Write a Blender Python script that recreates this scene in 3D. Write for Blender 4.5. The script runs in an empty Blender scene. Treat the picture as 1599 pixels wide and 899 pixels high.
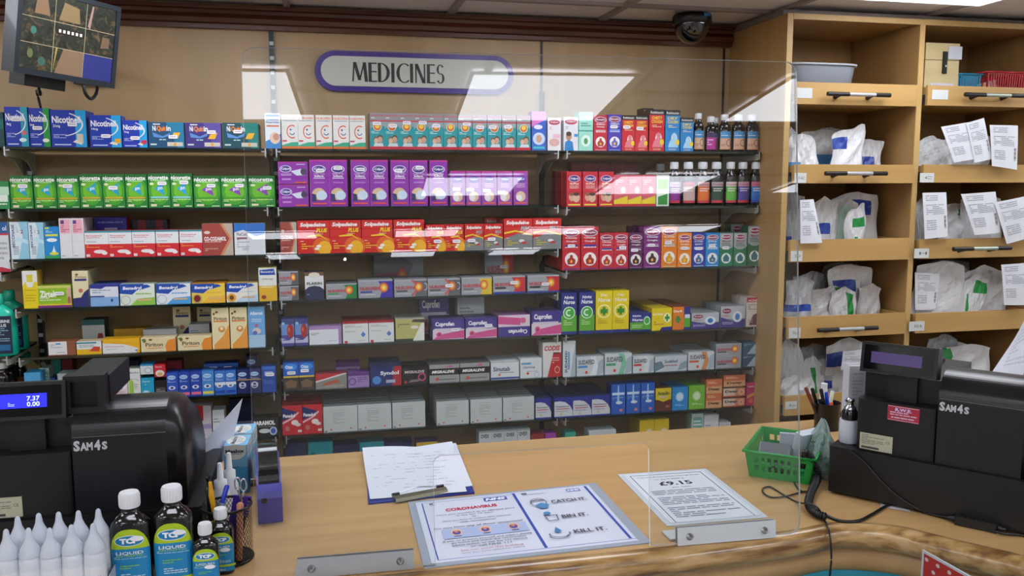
import bpy, math, random
from mathutils import Vector, Matrix
random.seed(7)
SC = bpy.context.scene
COL = SC.collection
# ------------------------------------------------------------ camera, light, exposure
EYE = Vector((0, 0, 1.6)); FPX = 1334.0
PITCH, YAW, ROLL = math.radians(6.76), math.radians(12.935), math.radians(-.14)
_f = Vector((math.sin(YAW)*math.cos(PITCH), math.cos(YAW)*math.cos(PITCH), -math.sin(PITCH)))
_r = Vector((math.cos(YAW), -math.sin(YAW), 0)); _u = _r.cross(_f)
RT = _r*math.cos(ROLL)+_u*math.sin(ROLL); UP = -_r*math.sin(ROLL)+_u*math.cos(ROLL); FW = _f
cam = bpy.data.cameras.new('camera'); co = bpy.data.objects.new('camera', cam); COL.objects.link(co)
cam.sensor_width = 36; cam.lens = FPX/1599*36; cam.clip_start = .02
co.matrix_world = Matrix(((RT.x, UP.x, -FW.x, EYE.x), (RT.y, UP.y, -FW.y, EYE.y), (RT.z, UP.z, -FW.z, EYE.z), (0, 0, 0, 1)))
SC.camera = co
w = bpy.data.worlds.new('world'); SC.world = w; w.use_nodes = True
w.node_tree.nodes['Background'].inputs[0].default_value = (.8, .9, 1, 1)
w.node_tree.nodes['Background'].inputs[1].default_value = .05
SC.view_settings.view_transform = 'Standard'; SC.view_settings.look = 'None'
SC.view_settings.gamma = 1; SC.view_settings.use_curve_mapping = False
SC.view_settings.exposure = 0.5
PANEL_POWER = 6.6
LAMP_ROWS = [(1.87, 2.40, [(-2.8, -2.27), (-1.62, -1.10), (-.54, -.02), (.53, 1.05), (1.61, 2.08), (2.66, 3.12)]),  # far-left and far-right panels are unseen, added to brighten the shelves
             (-.33, .25, [(-2.8, -2.27), (-1.75, -1.22), (-.70, -.16), (.42, .95), (1.50, 2.05), (2.57, 3.10)]),
             (-2.12, -1.53, [(-2.8, -2.27), (-1.75, -1.22), (.37, .88), (1.42, 1.97), (2.57, 3.10)]),
             (-4.2, -3.78, [(-2.8, -2.27), (-.88, -.37), (.26, .75), (1.32, 1.86), (2.4, 2.93)]),
             (-6.0, -5.5, [(-.95, -.66), (.25, .68), (1.26, 1.74)])]
TORCH = bpy.data.lights.new('phone_torch', 'POINT'); TORCH.energy = .12; TORCH.shadow_soft_size = .004
to = bpy.data.objects.new('phone_torch', TORCH); COL.objects.link(to); to.location = EYE+Vector((-.005, -.004, .012))

def ray(x, y): return RT*((x-799.5)/FPX)-UP*((y-449.5)/FPX)+FW
def pY(x, y, Y):
    d = ray(x, y); return EYE+d*(Y/d.y)
def pZ(x, y, z):
    d = ray(x, y); return EYE+d*((z-EYE.z)/d.z)
def pP(x, y, p0, n):
    d = ray(x, y); return EYE+d*((p0-EYE).dot(n)/d.dot(n))
# ------------------------------------------------------------ materials
MATS = {}
def lin(c): return tuple((x/12.92 if x <= .04045 else ((x+.055)/1.055)**2.4) for x in c)
def hexc(h): return lin(tuple(int(h[i:i+2], 16)/255 for i in (0, 2, 4)))+(1,)
def mat(h, rough=.45, metal=0, coat=0, name=None, trans=0, emit=0):
    k = (h, rough, metal, coat, trans, emit)
    if k in MATS: return MATS[k]
    m = bpy.data.materials.new(name or 'mat_'+h); m.use_nodes = True
    b = m.node_tree.nodes['Principled BSDF']; b.inputs['Base Color'].default_value = hexc(h)
    b.inputs['Roughness'].default_value = rough; b.inputs['Metallic'].default_value = metal
    b.inputs['Coat Weight'].default_value = coat
    if trans: b.inputs['Transmission Weight'].default_value = trans
    if emit:
        b.inputs['Emission Color'].default_value = hexc(h); b.inputs['Emission Strength'].default_value = emit
    MATS[k] = m; return m
def noisy(name, c0, c1, scale, rough=.5, detail=4, p0=.35, p1=.65, bump=0, coat=0, metal=0, c2=None):
    m = bpy.data.materials.new(name); m.use_nodes = True; t = m.node_tree; N = t.nodes; L = t.links
    b = N['Principled BSDF']; tc = N.new('ShaderNodeTexCoord'); mp = N.new('ShaderNodeMapping'); mp.inputs['Scale'].default_value = scale
    no = N.new('ShaderNodeTexNoise'); no.inputs['Scale'].default_value = 1; no.inputs['Detail'].default_value = detail
    r = N.new('ShaderNodeValToRGB'); r.color_ramp.elements[0].position = p0; r.color_ramp.elements[1].position = p1
    r.color_ramp.elements[0].color = hexc(c0); r.color_ramp.elements[1].color = hexc(c1)
    if c2:
        e = r.color_ramp.elements.new((p0+p1)/2); e.color = hexc(c2)
    L.new(tc.outputs['Object'], mp.inputs['Vector']); L.new(mp.outputs[0], no.inputs['Vector']); L.new(no.outputs['Fac'], r.inputs[0])
    L.new(r.outputs[0], b.inputs['Base Color']); b.inputs['Roughness'].default_value = rough; b.inputs['Coat Weight'].default_value = coat
    b.inputs['Metallic'].default_value = metal
    if bump:
        bp = N.new('ShaderNodeBump'); bp.inputs['Strength'].default_value = bump; bp.inputs['Distance'].default_value = .002
        L.new(no.outputs['Fac'], bp.inputs['Height']); L.new(bp.outputs[0], b.inputs['Normal'])
    return m
def sheet_mat(name, tint, ior=1.49, body=0.0, bodycol='ffffff'):
    m = bpy.data.materials.new(name); m.use_nodes = True; t = m.node_tree; N = t.nodes; L = t.links
    for n in list(N):
        if n.type != 'OUTPUT_MATERIAL': N.remove(n)
    out = [n for n in N if n.type == 'OUTPUT_MATERIAL'][0]
    fr = N.new('ShaderNodeFresnel'); fr.inputs[0].default_value = ior
    tr = N.new('ShaderNodeBsdfTransparent'); tr.inputs[0].default_value = hexc(tint)
    gl = N.new('ShaderNodeBsdfGlossy'); gl.inputs['Roughness'].default_value = 0.0
    mx = N.new('ShaderNodeMixShader'); L.new(fr.outputs[0], mx.inputs[0]); L.new(tr.outputs[0], mx.inputs[1]); L.new(gl.outputs[0], mx.inputs[2])
    if body:
        df = N.new('ShaderNodeBsdfDiffuse'); df.inputs[0].default_value = hexc(bodycol)
        m2 = N.new('ShaderNodeMixShader'); m2.inputs[0].default_value = body
        L.new(mx.outputs[0], m2.inputs[1]); L.new(df.outputs[0], m2.inputs[2]); L.new(m2.outputs[0], out.inputs[0])
    else: L.new(mx.outputs[0], out.inputs[0])
    return m
WALLWOOD = noisy('beech_panel', 'aa8b60', 'bb9b70', (9, 9, .9), .42, 5, .3, .7)
CABWOOD = noisy('cabinet_beech', 'a07b49', 'b08a57', (9, 9, 1.2), .42, 5, .3, .7)
TRAYWOOD = noisy('tray_beech', 'b18b50', 'c09a5e', (1.2, 9, 14), .42, 5, .3, .7)
TOPWOOD = noisy('worktop_beech', 'b6915f', 'c5a06d', (2.2, 26, 9), .33, 6, .3, .7)
FRONTWOOD = noisy('counter_front', 'ae8a5a', 'bf9a6a', (16, 16, 1.2), .4, 5, .3, .7)
DARKWOOD = noisy('dark_moulding_wood', '3c190d', '642e18', (1.6, 14, 22), .38, 6, .3, .72, coat=.2)
NOSEWOOD = noisy('worn_nosing_wood', '6e4a26', 'bd9a6a', (10, 34, 60), .32, 8, .36, .62, coat=.4, c2='a07c48')
CEILM = noisy('ceiling_tile', 'd4ccc9', 'dcd5d2', (40, 40, 40), .8, 6, .3, .7, bump=.15)
FLOORM = noisy('floor_vinyl', 'a8a29a', 'b8b2a8', (6, 6, 6), .5)
PLASTER = noisy('plaster', 'cfccc6', 'dad7d0', (5, 5, 5), .8)
BLACKP = noisy('black_textured_plastic', '070709', '0d0d11', (260, 260, 260), .42, 2, .4, .6, bump=.1)
COVERP = mat('101014', .3, name='satin_black_plastic')
GLASSM = sheet_mat('shelf_glass', 'bfd8cc', 1.5)
PERSPEX = sheet_mat('perspex', 'fbfdfd', 1.49)
CLEARP = sheet_mat('clear_plastic', 'e6f2f2', 1.45, .3, 'dff0ec')
EDGEM = mat('eef4f4', .2, name='perspex_edge')  # near-white: the glow of the lit sheet edge is put into the colour
GLEDGE = mat('0c1a15', .15, coat=.3, name='glass_edge')
STEEL = mat('b9bcc0', .28, 1, name='steel'); SILV = mat('c9ccd0', .35, .8, name='brushed_silver')
CREAM = mat('d0cbb6', .45, name='cream_bracket')
PAPER = mat('dfe3ea', .6, name='paper')
# ------------------------------------------------------------ meshes
class MB:
    def __init__(s): s.v = []; s.f = []; s.mi = []; s.sm = []; s.mats = []
    def m(s, mt):
        if isinstance(mt, str): mt = mat(mt)
        if mt not in s.mats: s.mats.append(mt)
        return s.mats.index(mt)
    def add(s, vs, fs, mt, smooth=False):
        o = len(s.v); k = s.m(mt); s.v += [tuple(v) for v in vs]
        for f in fs: s.f.append(tuple(i+o for i in f)); s.mi.append(k); s.sm.append(smooth)
    def box(s, x0, x1, y0, y1, z0, z1, mt, T=None, mts=None):
        vs = [Vector(p) for p in ((x0, y0, z0), (x1, y0, z0), (x1, y1, z0), (x0, y1, z0), (x0, y0, z1), (x1, y0, z1), (x1, y1, z1), (x0, y1, z1))]
        if T is not None: vs = [T@v for v in vs]
        fs = [(0, 1, 5, 4), (1, 2, 6, 5), (2, 3, 7, 6), (3, 0, 4, 7), (4, 5, 6, 7), (3, 2, 1, 0)]  # front right back left top bottom
        if mts:
            o = len(s.v); s.v += [tuple(v) for v in vs]
            for f, m_ in zip(fs, mts): s.f.append(tuple(i+o for i in f)); s.mi.append(s.m(m_)); s.sm.append(False)
        else: s.add(vs, fs, mt)
    def rbox(s, x0, x1, y0, y1, z0, z1, r, mt, T=None, n=4):
        # box with rounded vertical edges
        pts = []
        for cx, cy, a in ((x1-r, y0+r, -90), (x1-r, y1-r, 0), (x0+r, y1-r, 90), (x0+r, y0+r, 180)):
            for i in range(n+1):
                t = math.radians(a+90*i/n); pts.append((cx+r*math.cos(t), cy+r*math.sin(t)))
        s.prism(pts, z0, z1, mt, T)
    def prism(s, pts, z0, z1, mt, T=None, top=None):
        n = len(pts); vs = [Vector((x, y, z0)) for x, y in pts]+[Vector((x, y, z1)) for x, y in pts]
        if T is not None: vs = [T@v for v in vs]
        s.add(vs, [tuple(range(n-1, -1, -1))]+[(i, (i+1) % n, n+(i+1) % n, n+i) for i in range(n)], mt)
        s.add(vs[n:], [tuple(range(n))], top or mt)
    def lathe(s, prof, mt, c=(0, 0, 0), n=20, T=None, sx=1, sy=1, pw=2.0, cap=True):
        vs = []
        for r, z in prof:
            for i in range(n):
                a = 2*math.pi*i/n; ca, sa = math.cos(a), math.sin(a)
                q = (abs(ca)**pw+abs(sa)**pw)**(-1/pw)
                vs.append(Vector((c[0]+r*sx*ca*q, c[1]+r*sy*sa*q, c[2]+z)))
        if T is not None: vs = [T@v for v in vs]
        fs = [(j*n+i, j*n+(i+1) % n, (j+1)*n+(i+1) % n, (j+1)*n+i) for j in range(len(prof)-1) for i in range(n)]
        s.add(vs, fs, mt, True)
        if cap:
            s.add(vs[-n:], [tuple(range(n))], mt); s.add(vs[:n], [tuple(range(n-1, -1, -1))], mt)
    def tube(s, pts, r, mt, n=8, closed=False):
        pts = [Vector(p) for p in pts]; rings = []; N = len(pts); up = Vector((0, 0, 1))
        for i, p in enumerate(pts):
            if closed: d = pts[(i+1) % N]-pts[i-1]
            else: d = pts[min(i+1, N-1)]-pts[max(i-1, 0)]
            if d.length < 1e-9: d = Vector((1, 0, 0))
            d.normalize(); a = d.cross(up)
            if a.length < .05: a = d.cross(Vector((0, 1, 0)))
            a.normalize(); b = a.cross(d); rr = r[i] if isinstance(r, (list, tuple)) else r
            rings += [p+a*rr*math.cos(2*math.pi*k/n)+b*rr*math.sin(2*math.pi*k/n) for k in range(n)]
        M = N if closed else N-1
        s.add(rings, [(j*n+k, j*n+(k+1) % n, ((j+1) % N)*n+(k+1) % n, ((j+1) % N)*n+k) for j in range(M) for k in range(n)], mt, True)
        if not closed: s.add(rings[:n]+rings[-n:], [tuple(range(n-1, -1, -1)), tuple(range(n, 2*n))], mt)
    def build(s, name, parent=None, loc=None, rz=0):
        me = bpy.data.meshes.new(name); me.from_pydata(s.v, [], s.f)
        for m_ in s.mats: me.materials.append(m_)
        me.polygons.foreach_set('material_index', s.mi); me.polygons.foreach_set('use_smooth', s.sm); me.update()
        o = bpy.data.objects.new(name, me); COL.objects.link(o); o.parent = parent
        if loc is not None: o.location = loc
        o.rotation_euler.z = rz
        return o
def smooth_path(pts, k=6):
    pts = [Vector(p) for p in pts]; out = []
    for i in range(len(pts)-1):
        p0 = pts[max(i-1, 0)]; p1 = pts[i]; p2 = pts[i+1]; p3 = pts[min(i+2, len(pts)-1)]
        for j in range(k):
            t = j/k; out.append(.5*((2*p1)+(-p0+p2)*t+(2*p0-5*p1+4*p2-p3)*t*t+(-p0+3*p1-3*p2+p3)*t*t*t))
    return out+[pts[-1]]
def tag(o, label=None, cat=None, group=None, kind=None):
    if label: o['label'] = label
    if cat: o['category'] = cat
    if group: o['group'] = group
    if kind: o['kind'] = kind
    return o
def empty(name, loc=(0, 0, 0), rz=0):
    o = bpy.data.objects.new(name, None); o.empty_display_size = .02; COL.objects.link(o); o.location = loc; o.rotation_euler.z = rz; return o
def copy_tree(o, parent=None):
    c = o.copy(); COL.objects.link(c); c.parent = parent
    for ch in o.children: copy_tree(ch, c)
    return c
def struct(mb, name): return tag(mb.build(name), kind='structure')
# ------------------------------------------------------------ printed matter
TXT = {}
def text_geo(s, bold=.02, shear=0):
    k = (s, bold, shear)
    if k in TXT: return TXT[k]
    c = bpy.data.curves.new('t', 'FONT'); c.body = s; c.offset = bold; c.shear = shear; c.resolution_u = 2; c.fill_mode = 'FRONT'
    o = bpy.data.objects.new('t', c); COL.objects.link(o)
    dg = bpy.context.evaluated_depsgraph_get(); dg.update(); ev = o.evaluated_get(dg); me = ev.to_mesh()
    vs = [(v.co.x, v.co.y) for v in me.vertices]; fs = [tuple(p.vertices) for p in me.polygons if p.normal.z > -2]
    ev.to_mesh_clear(); bpy.data.objects.remove(o); bpy.data.curves.remove(c)
    if vs:
        x0 = min(v[0] for v in vs); x1 = max(v[0] for v in vs); y0 = min(v[1] for v in vs); y1 = max(v[1] for v in vs)
        vs = [((x-x0)/(x1-x0)-.5, (y-y0)/(y1-y0)-.5) for x, y in vs]
    TXT[k] = (vs, fs); return TXT[k]
def art(mb, fn, items, step=.00012, asp=1.0):
    """fn(u, v, lift) -> point; items in unit coordinates of the face"""
    for i, it in enumerate(items):
        z = step*(i+1.5); k = it[0]
        if k == 's':   # ellipse cut in upright strips, for curved faces
            _, a, b, ra, rb, col = it; vs = []; n = 14
            for j in range(n+1): t = -1+2*j/n; q = max(.0, 1-t*t)**.5; vs += [(a+ra*t, b-rb*q), (a+ra*t, b+rb*q)]
            mb.add([fn(u, v, z) for u, v in vs], [(2*j, 2*j+2, 2*j+3, 2*j+1) for j in range(n)], col); continue
        if k == 'r':
            _, a, b, c, d, col = it; vs = [(a, b), (c, b), (c, d), (a, d)]; fs = [(0, 1, 2, 3)]
        elif k == 'e':
            _, a, b, ra, rb, col = it[:6]; n = 20; rb = ra/asp if rb is None else rb
            vs = [(a+ra*math.cos(6.2832*j/n), b+rb*math.sin(6.2832*j/n)) for j in range(n)]; fs = [tuple(range(n))]
        elif k == 'o':   # ring
            _, a, b, ra, rb, q, col = it[:7]; rb = ra/asp if rb is None else rb; a0, a1 = (it[7], it[8]) if len(it) > 7 else (0, 360); n = 20
            vs = []
            for j in range(n+1):
                t = math.radians(a0+(a1-a0)*j/n)
                vs += [(a+ra*math.cos(t), b+rb*math.sin(t)), (a+ra*q*math.cos(t), b+rb*q*math.sin(t))]
            fs = [(2*j, 2*j+2, 2*j+3, 2*j+1) for j in range(n)]
        elif k == 'p':
            _, vs, col = it; fs = [tuple(range(len(vs)))]
        elif k == 't':
            _, s, a, b, wu, hv, col = it[:7]; opt = it[7] if len(it) > 7 else {}
            g, fs = text_geo(s, opt.get('b', .02), opt.get('s', 0)); rot = opt.get('rot', 0)
            if rot == 90: vs = [(a-y*wu, b+x*hv) for x, y in g]
            elif rot == 180: vs = [(a-x*wu, b-y*hv) for x, y in g]
            else: vs = [(a+x*wu, b+y*hv+opt.get('tilt', 0)*x) for x, y in g]
        elif k == 'l':
            _, a, b, c, d, n, col = it; vs = []; fs = []; rr = random.Random(int(a*97+b*991+n))
            for j in range(n):
                y1 = d-(d-b)*j/n; y0 = y1-(d-b)/n*.45; x = a
                while x < c-.02:
                    x2 = min(c, x+(c-a)*rr.uniform(.08, .3)); o = len(vs)
                    vs += [(x, y0), (x2, y0), (x2, y1), (x, y1)]; fs.append((o, o+1, o+2, o+3)); x = x2+(c-a)*.03
                    if rr.random() < .12: break
        mb.add([fn(u, v, z) for u, v in vs], fs, col)
ORD = ['first', 'second', 'third', 'fourth', 'fifth', 'sixth', 'seventh', 'eighth', 'ninth', 'tenth', 'eleventh', 'twelfth', 'thirteenth', 'fourteenth', 'fifteenth', 'sixteenth']
# ============================================================ THE ROOM
ZC = 2.175; YW = 2.97; XL, XR, YB = -3.0, 3.3, -6.6
m = MB(); m.box(XL-.1, XR+.1, YB-.1, YW+.1, -.1, 0, FLOORM); struct(m, 'floor')
m = MB(); m.box(XL-.1, XR+.1, YB-.1, YW+.1, ZC+.012, ZC+.1, CEILM); struct(m, 'ceiling')
m = MB(); m.box(XL-.1, XR+.1, YW, YW+.1, 0, ZC+.012, WALLWOOD); struct(m, 'wall_back')
m = MB(); m.box(XL-.1, XL, YB, YW, 0, ZC+.012, PLASTER); struct(m, 'wall_left')
m = MB(); m.box(XR, XR+.1, YB, YW, 0, ZC+.012, PLASTER); struct(m, 'wall_right')
m = MB(); m.box(XL-.1, XR+.1, YB-.1, YB, 0, ZC+.012, PLASTER); struct(m, 'wall_front')
m = MB()                                                # ceiling grid
TG = .535; gm = mat('8c817d', .6)
x = XL+.255
while x < XR: m.box(x-.011, x+.011, YB, YW-.02, ZC, ZC+.0119, gm); x += TG
y = YB+.2
while y < YW-.05: m.box(XL, XR, y-.011, y+.011, ZC+.0004, ZC+.0118, gm); y += TG
struct(m, 'trim_1')
# dark timber moulding under the ceiling
prof = [(YW-.001, 2.105), (2.945, 2.105), (2.945, 2.118), (2.935, 2.122), (2.93, 2.135), (2.94, 2.15), (2.935, 2.16), (2.925, 2.163), (2.925, ZC-.0005), (YW-.001, ZC-.0005)]
m = MB(); x0, x1 = XL, 1.5045
vs = [(x0, a, b) for a, b in prof]+[(x1, a, b) for a, b in prof]; n = len(prof)
m.add(vs, [(i, (i+1) % n, n+(i+1) % n, n+i) for i in range(n)]+[tuple(range(n)), tuple(range(2*n-1, n-1, -1))], DARKWOOD)
struct(m, 'trim_2')
SX = [-.862, -.122, .79]
for i, xs in enumerate((.79, 1.485)):                     # seams of the panelling
    m = MB(); m.box(xs-.004, xs+.004, YW-.004, YW-.0002, .2, 2.104, mat('2a1a10')); struct(m, 'trim_%d' % (3+i))
for i, xs in enumerate(SX[:2]):
    zt_ = 1.70 if i == 0 else 2.104; m = MB(); m.box(xs-.009, xs+.009, YW-.016, YW-.0005, .3, zt_, mat('5c5f60', .4, .4))
    z = .35
    while z < zt_-.03: m.box(xs-.0075, xs+.0075, YW-.0166, YW-.0158, z, z+.034, '0b0b0b'); m.box(xs-.006, xs+.006, YW-.0168, YW-.0159, z+.0345, z+.046, mat('c4c6c4', .4)); z += .0465
    tag(m.build('slotted_upright'), 'slotted grey metal shelf upright on the panelled wall, '+('left of the left bay' if i == 0 else 'between left and middle bays'), 'shelf upright', 'slotted uprights')
m = MB(); m.box(.782, .798, YW-.014, YW-.005, .3, 1.93, mat('1c1512', .4))
tag(m.build('slotted_upright'), 'dark slotted shelf upright between the middle and right bays', 'shelf upright', 'slotted uprights')
# ceiling lights, with unseen fill panels added towards both side walls
proto = None; names = ['over the shelves', 'over the customers', 'in the second row back', 'in the third row back', 'in the row furthest back']
DIFF = mat('f2f6ff', .6, emit=PANEL_POWER, name='led_diffuser')
for ri, (y0, y1, xs) in enumerate(LAMP_ROWS):
    for xi, (a, b) in enumerate(xs):
        e = empty('ceiling_light', ((a+b)/2, (y0+y1)/2, ZC)); w2, d2 = (b-a)/2, (y1-y0)/2
        tag(e, 'square white ceiling light panel %s, %s from the left' % (names[ri], ORD[xi]), 'ceiling light', 'ceiling light panels')
        m = MB(); m.box(-w2, w2, -d2, d2, -.006, -.0005, DIFF); m.build('diffuser', e)
        m = MB(); fm = mat('e8e8e8')
        for q in ((-w2-.012, w2+.012, -d2-.012, -d2), (-w2-.012, w2+.012, d2, d2+.012), (-w2-.012, -w2, -d2, d2), (w2, w2+.012, -d2, d2)): m.box(q[0], q[1], q[2], q[3], -.008, -.0004, fm)
        m.build('frame', e)
# ============================================================ GLASS SHELVES
YS = 2.70; TH = .007
ZL = [1.716, 1.540, 1.396, 1.252, 1.109, .966, .824, .683]
ZR = [1.716, 1.533, 1.324, 1.108, .963, .823, .683]
BAYX = {'left': (-.857, -.132), 'middle': (-.116, .783), 'right': (.797, 1.500)}
NAMEZ = ['top', 'second', 'third', 'fourth', 'fifth', 'sixth', 'seventh', 'bottom']
def shelf(bay, i, x0, x1, z, bottom=False, bm=CREAM):
    nm = 'bottom' if bottom else NAMEZ[i]
    e = empty('glass_shelf', ((x0+x1)/2, YS, z)); hw = (x1-x0)/2; D = YW-YS-.018
    tag(e, 'glass shelf with dark green edge, %s of the %s bay' % (nm, bay), 'shelf', 'glass shelves')
    m = MB(); m.box(-hw, hw, 0, D, -TH, 0, None, mts=[GLEDGE, GLEDGE, GLEDGE, GLEDGE, GLASSM, GLASSM]); m.build('glass', e)
    for s in (-1, 1):
        m = MB(); xb = s*(hw-.008)
        pts = [(0, -.0205), (0, -.0008), (.012, -.0008), (.012, -.0008), (D+.016, -.0008), (D+.016, -.075), (D-.02, -.06), (D-.07, -.03), (D-.13, -.0205)]
        vs = [(xb-.0015, y+.006, z_-TH) for y, z_ in pts]+[(xb+.0015, y+.006, z_-TH) for y, z_ in pts]; n = len(pts)
        m.add(vs, [tuple(range(n)), tuple(range(2*n-1, n-1, -1))]+[(i_, (i_+1) % n, n+(i_+1) % n, n+i_) for i_ in range(n)], bm)
        m.box(min(xb, xb-s*.012), max(xb, xb-s*.012), .002, .02, -TH-.004, -TH-.0006, SILV)
        m.box(xb-.002, xb+.002, -.002, .004, -TH-.018, .0, SILV)
        m.build('bracket', e)
for b, zs in (('left', ZL), ('middle', ZL), ('right', ZR)):
    for i, z in enumerate(zs): shelf(b, i, BAYX[b][0], BAYX[b][1], z, i == len(zs)-1)
for i, z in enumerate((1.716, 1.54, 1.36, 1.115, .94)): shelf('far left corner', i, -1.72, -.874, z, i == 4)
# ============================================================ RIGHT-HAND CABINET
XC = 1.508; YF = 2.572
cab = empty('shelf_cabinet', (XC, YF, 0)); tag(cab, 'tall beech cabinet of pull-out trays beside the medicine shelves', 'cabinet')
def cpart(name, x0, x1, y0, y1, z0, z1, mt=CABWOOD, parent=None):
    m = MB(); m.box(x0-XC, x1-XC, y0-YF, y1-YF, z0, z1, mt); return m.build(name, parent or cab)
EDGEW = noisy('edge_banding', 'b8965c', 'c4a268', (9, 9, 1.2), .45)
X1, X2, X3 = 2.002, 2.52, 2.75
cpart('side_panel', XC, XC+.02, YF+.004, YW-.001, 0, 2.155)
cpart('edge_band', XC, XC+.02, YF, YF+.0038, 0, 2.155, EDGEW)
for xx in (X1, X2): cpart('divider', xx, xx+.02, YF+.004, YW-.02, .1, 2.14); cpart('edge_band', xx, xx+.02, YF, YF+.0038, .1, 2.155, EDGEW)
cpart('back_panel', XC+.021, X3, YW-.014, YW-.001, .1, 2.14)
cpart('top_panel', XC+.021, X3, YF+.004, YW-.016, 2.141, 2.155); cpart('edge_band', XC+.021, X3, YF-.001, YF+.0036, 2.137, 2.155, EDGEW)
cpart('filler_panel', XC, X3, YF+.03, YW-.03, 2.156, 2.173, mat('7a7068'))
cpart('plinth', XC+.021, X3, YF+.02, YF+.04, 0, .1)
def handle(m, x0, x1, z, grey='b7babd'):
    for a, b, c in ((x0, x0+(x1-x0)*.34, '16100e'), (x0+(x1-x0)*.34, x0+(x1-x0)*.76, None), (x0+(x1-x0)*.76, x1, '16100e')):
        mt = mat(c, .4) if c else mat(grey, .35, .5)
        m.tube([(a, -.028, z), (b, -.028, z)], .0072 if c else .0066, mt, 12)
    for q in (.2, .72):
        xx = x0+(x1-x0)*q; m.tube([(xx, -.028, z-.002), (xx, -.010, z-.006), (xx, .0, z-.006)], [.006, .006, .009], mat('16100e', .4), 8)
def tray(xa, xb, zt, zb, hand=None, lab=None, word='', yo=-.012, grey='b7babd'):
    f = cpart('drawer_front', xa, xb, YF+yo, YF+yo+.012, zb, zt, TRAYWOOD)
    m = MB()
    for q in ((xa+.002, xa+.012, YF+yo+.0125, YW-.03, zb+.004, zt-.004), (xb-.012, xb-.002, YF+yo+.0125, YW-.03, zb+.004, zt-.004), (xa+.0125, xb-.0125, YF+yo+.0125, YW-.03, zb+.004, zb+.010), (xa+.0125, xb-.0125, YW-.04, YW-.03, zb+.0105, zt-.004)):
        m.box(q[0]-XC, q[1]-XC, q[2]-YF, q[3]-YF, q[4], q[5], TRAYWOOD)
    m.build('drawer_box', f)
    m = MB(); zm = (zt+zb)/2
    for xx in (xa-.0075, xb+.0005): m.box(xx-XC, xx+.007-XC, .0, YW-YF-.03, zb+.006, zb+.034, mat('8b8f96', .35, .8)); m.box(xx-XC, xx+.007-XC, -.003, 0, zb+.004, zb+.036, mat('15161a'))
    m.build('runner', f)
    if hand:
        m = MB(); handle(m, hand[0]-XC, hand[1]-XC, hand[2], grey); o = m.build('handle', f); o.location.y = yo
    if lab:
        m = MB(); a, b, c, d = lab; m.box(a-XC, b-XC, yo-.0012, yo-.0001, c, d, mat('cfd3d2', .5))
        if word: art(m, lambda u, v, l: (a-XC+(b-a)*u, yo-.0012-l, c+(d-c)*v), [('t', word, .6, .5, .5, .3, '3a3a3c', {'b': 0})])
        m.build('label_card', f)
def zpx(x, y): return pY(x, y, YF-.012).z
def xpx(x, y): return pY(x, y, YF-.012).x
C1 = [(130, 164), (257, 286), (373, 407), (491, 524), (612, 642)]
H1 = [(1284, 1381, 149), (1279, 1374, 271), None, (1268, 1360, 511), None]
LB1 = [(1243, 1268, 137, 153, ''), (1224, 1249, 270, 286, 'F-AC'), (1220, 1243, 392, 408, 'DAV'), (1216, 1238, 512, 528, 'FA-G'), (1210, 1234, 628, 640, 'Rou')]
C2 = [(135, 166), (257, 285), (372, 402), (486, 516), (600, 630)]
H2 = [(1497, 1589, 150), None, (1479, 1568, 387), None, None]
LB2 = [(1455, 1480, 140, 155, ''), (1436, 1458, 270, 285, 'C'), (1427, 1450, 388, 403, 'H'), (1419, 1443, 502, 517, 'FO-K'), None]
TR1 = []; TR2 = []
for i in range(5):
    zt, zb = zpx(1330, C1[i][0]), zpx(1330, C1[i][1]); TR1.append((zt, zb))
    h = H1[i] and (xpx(H1[i][0], H1[i][2]), xpx(H1[i][1], H1[i][2]), zpx((H1[i][0]+H1[i][1])/2, H1[i][2]))
    l = LB1[i]; l2 = (xpx(l[0], l[2]), xpx(l[1], l[2]), zpx(l[0], l[3]), zpx(l[0], l[2]))
    l2 = (max(l2[0], XC+.032), max(l2[1], XC+.075), max(l2[2], zb+.001), l2[3])
    tray(XC+.030, X1-.011, zt, zb, h, l2, l[4], -.014 if i % 2 == 0 else -.02)
for i in range(5):
    zt, zb = zpx(1520, C2[i][0]), zpx(1520, C2[i][1]); TR2.append((zt, zb))
    h = H2[i] and (xpx(H2[i][0], H2[i][2]), xpx(H2[i][1], H2[i][2]), zpx((H2[i][0]+H2[i][1])/2, H2[i][2]))
    l = LB2[i]; l2 = l and (xpx(l[0], l[2]), xpx(l[1], l[2]), max(zpx(l[0], l[3]), zb+.001), zpx(l[0], l[2]))
    tray(X1+.031, X2-.011, zt, zb, h, l2, l[4] if l else '', -.014, 'a9b5a8')
for i in range(2, 3):                                   # shallow shelf under the lowest tray, hidden by the counter
    cpart('shelf', XC+.021, X1-.001, YF+.01, YW-.016, .70, .715); cpart('shelf', X1+.021, X2-.001, YF+.01, YW-.016, .70, .715)
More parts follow.
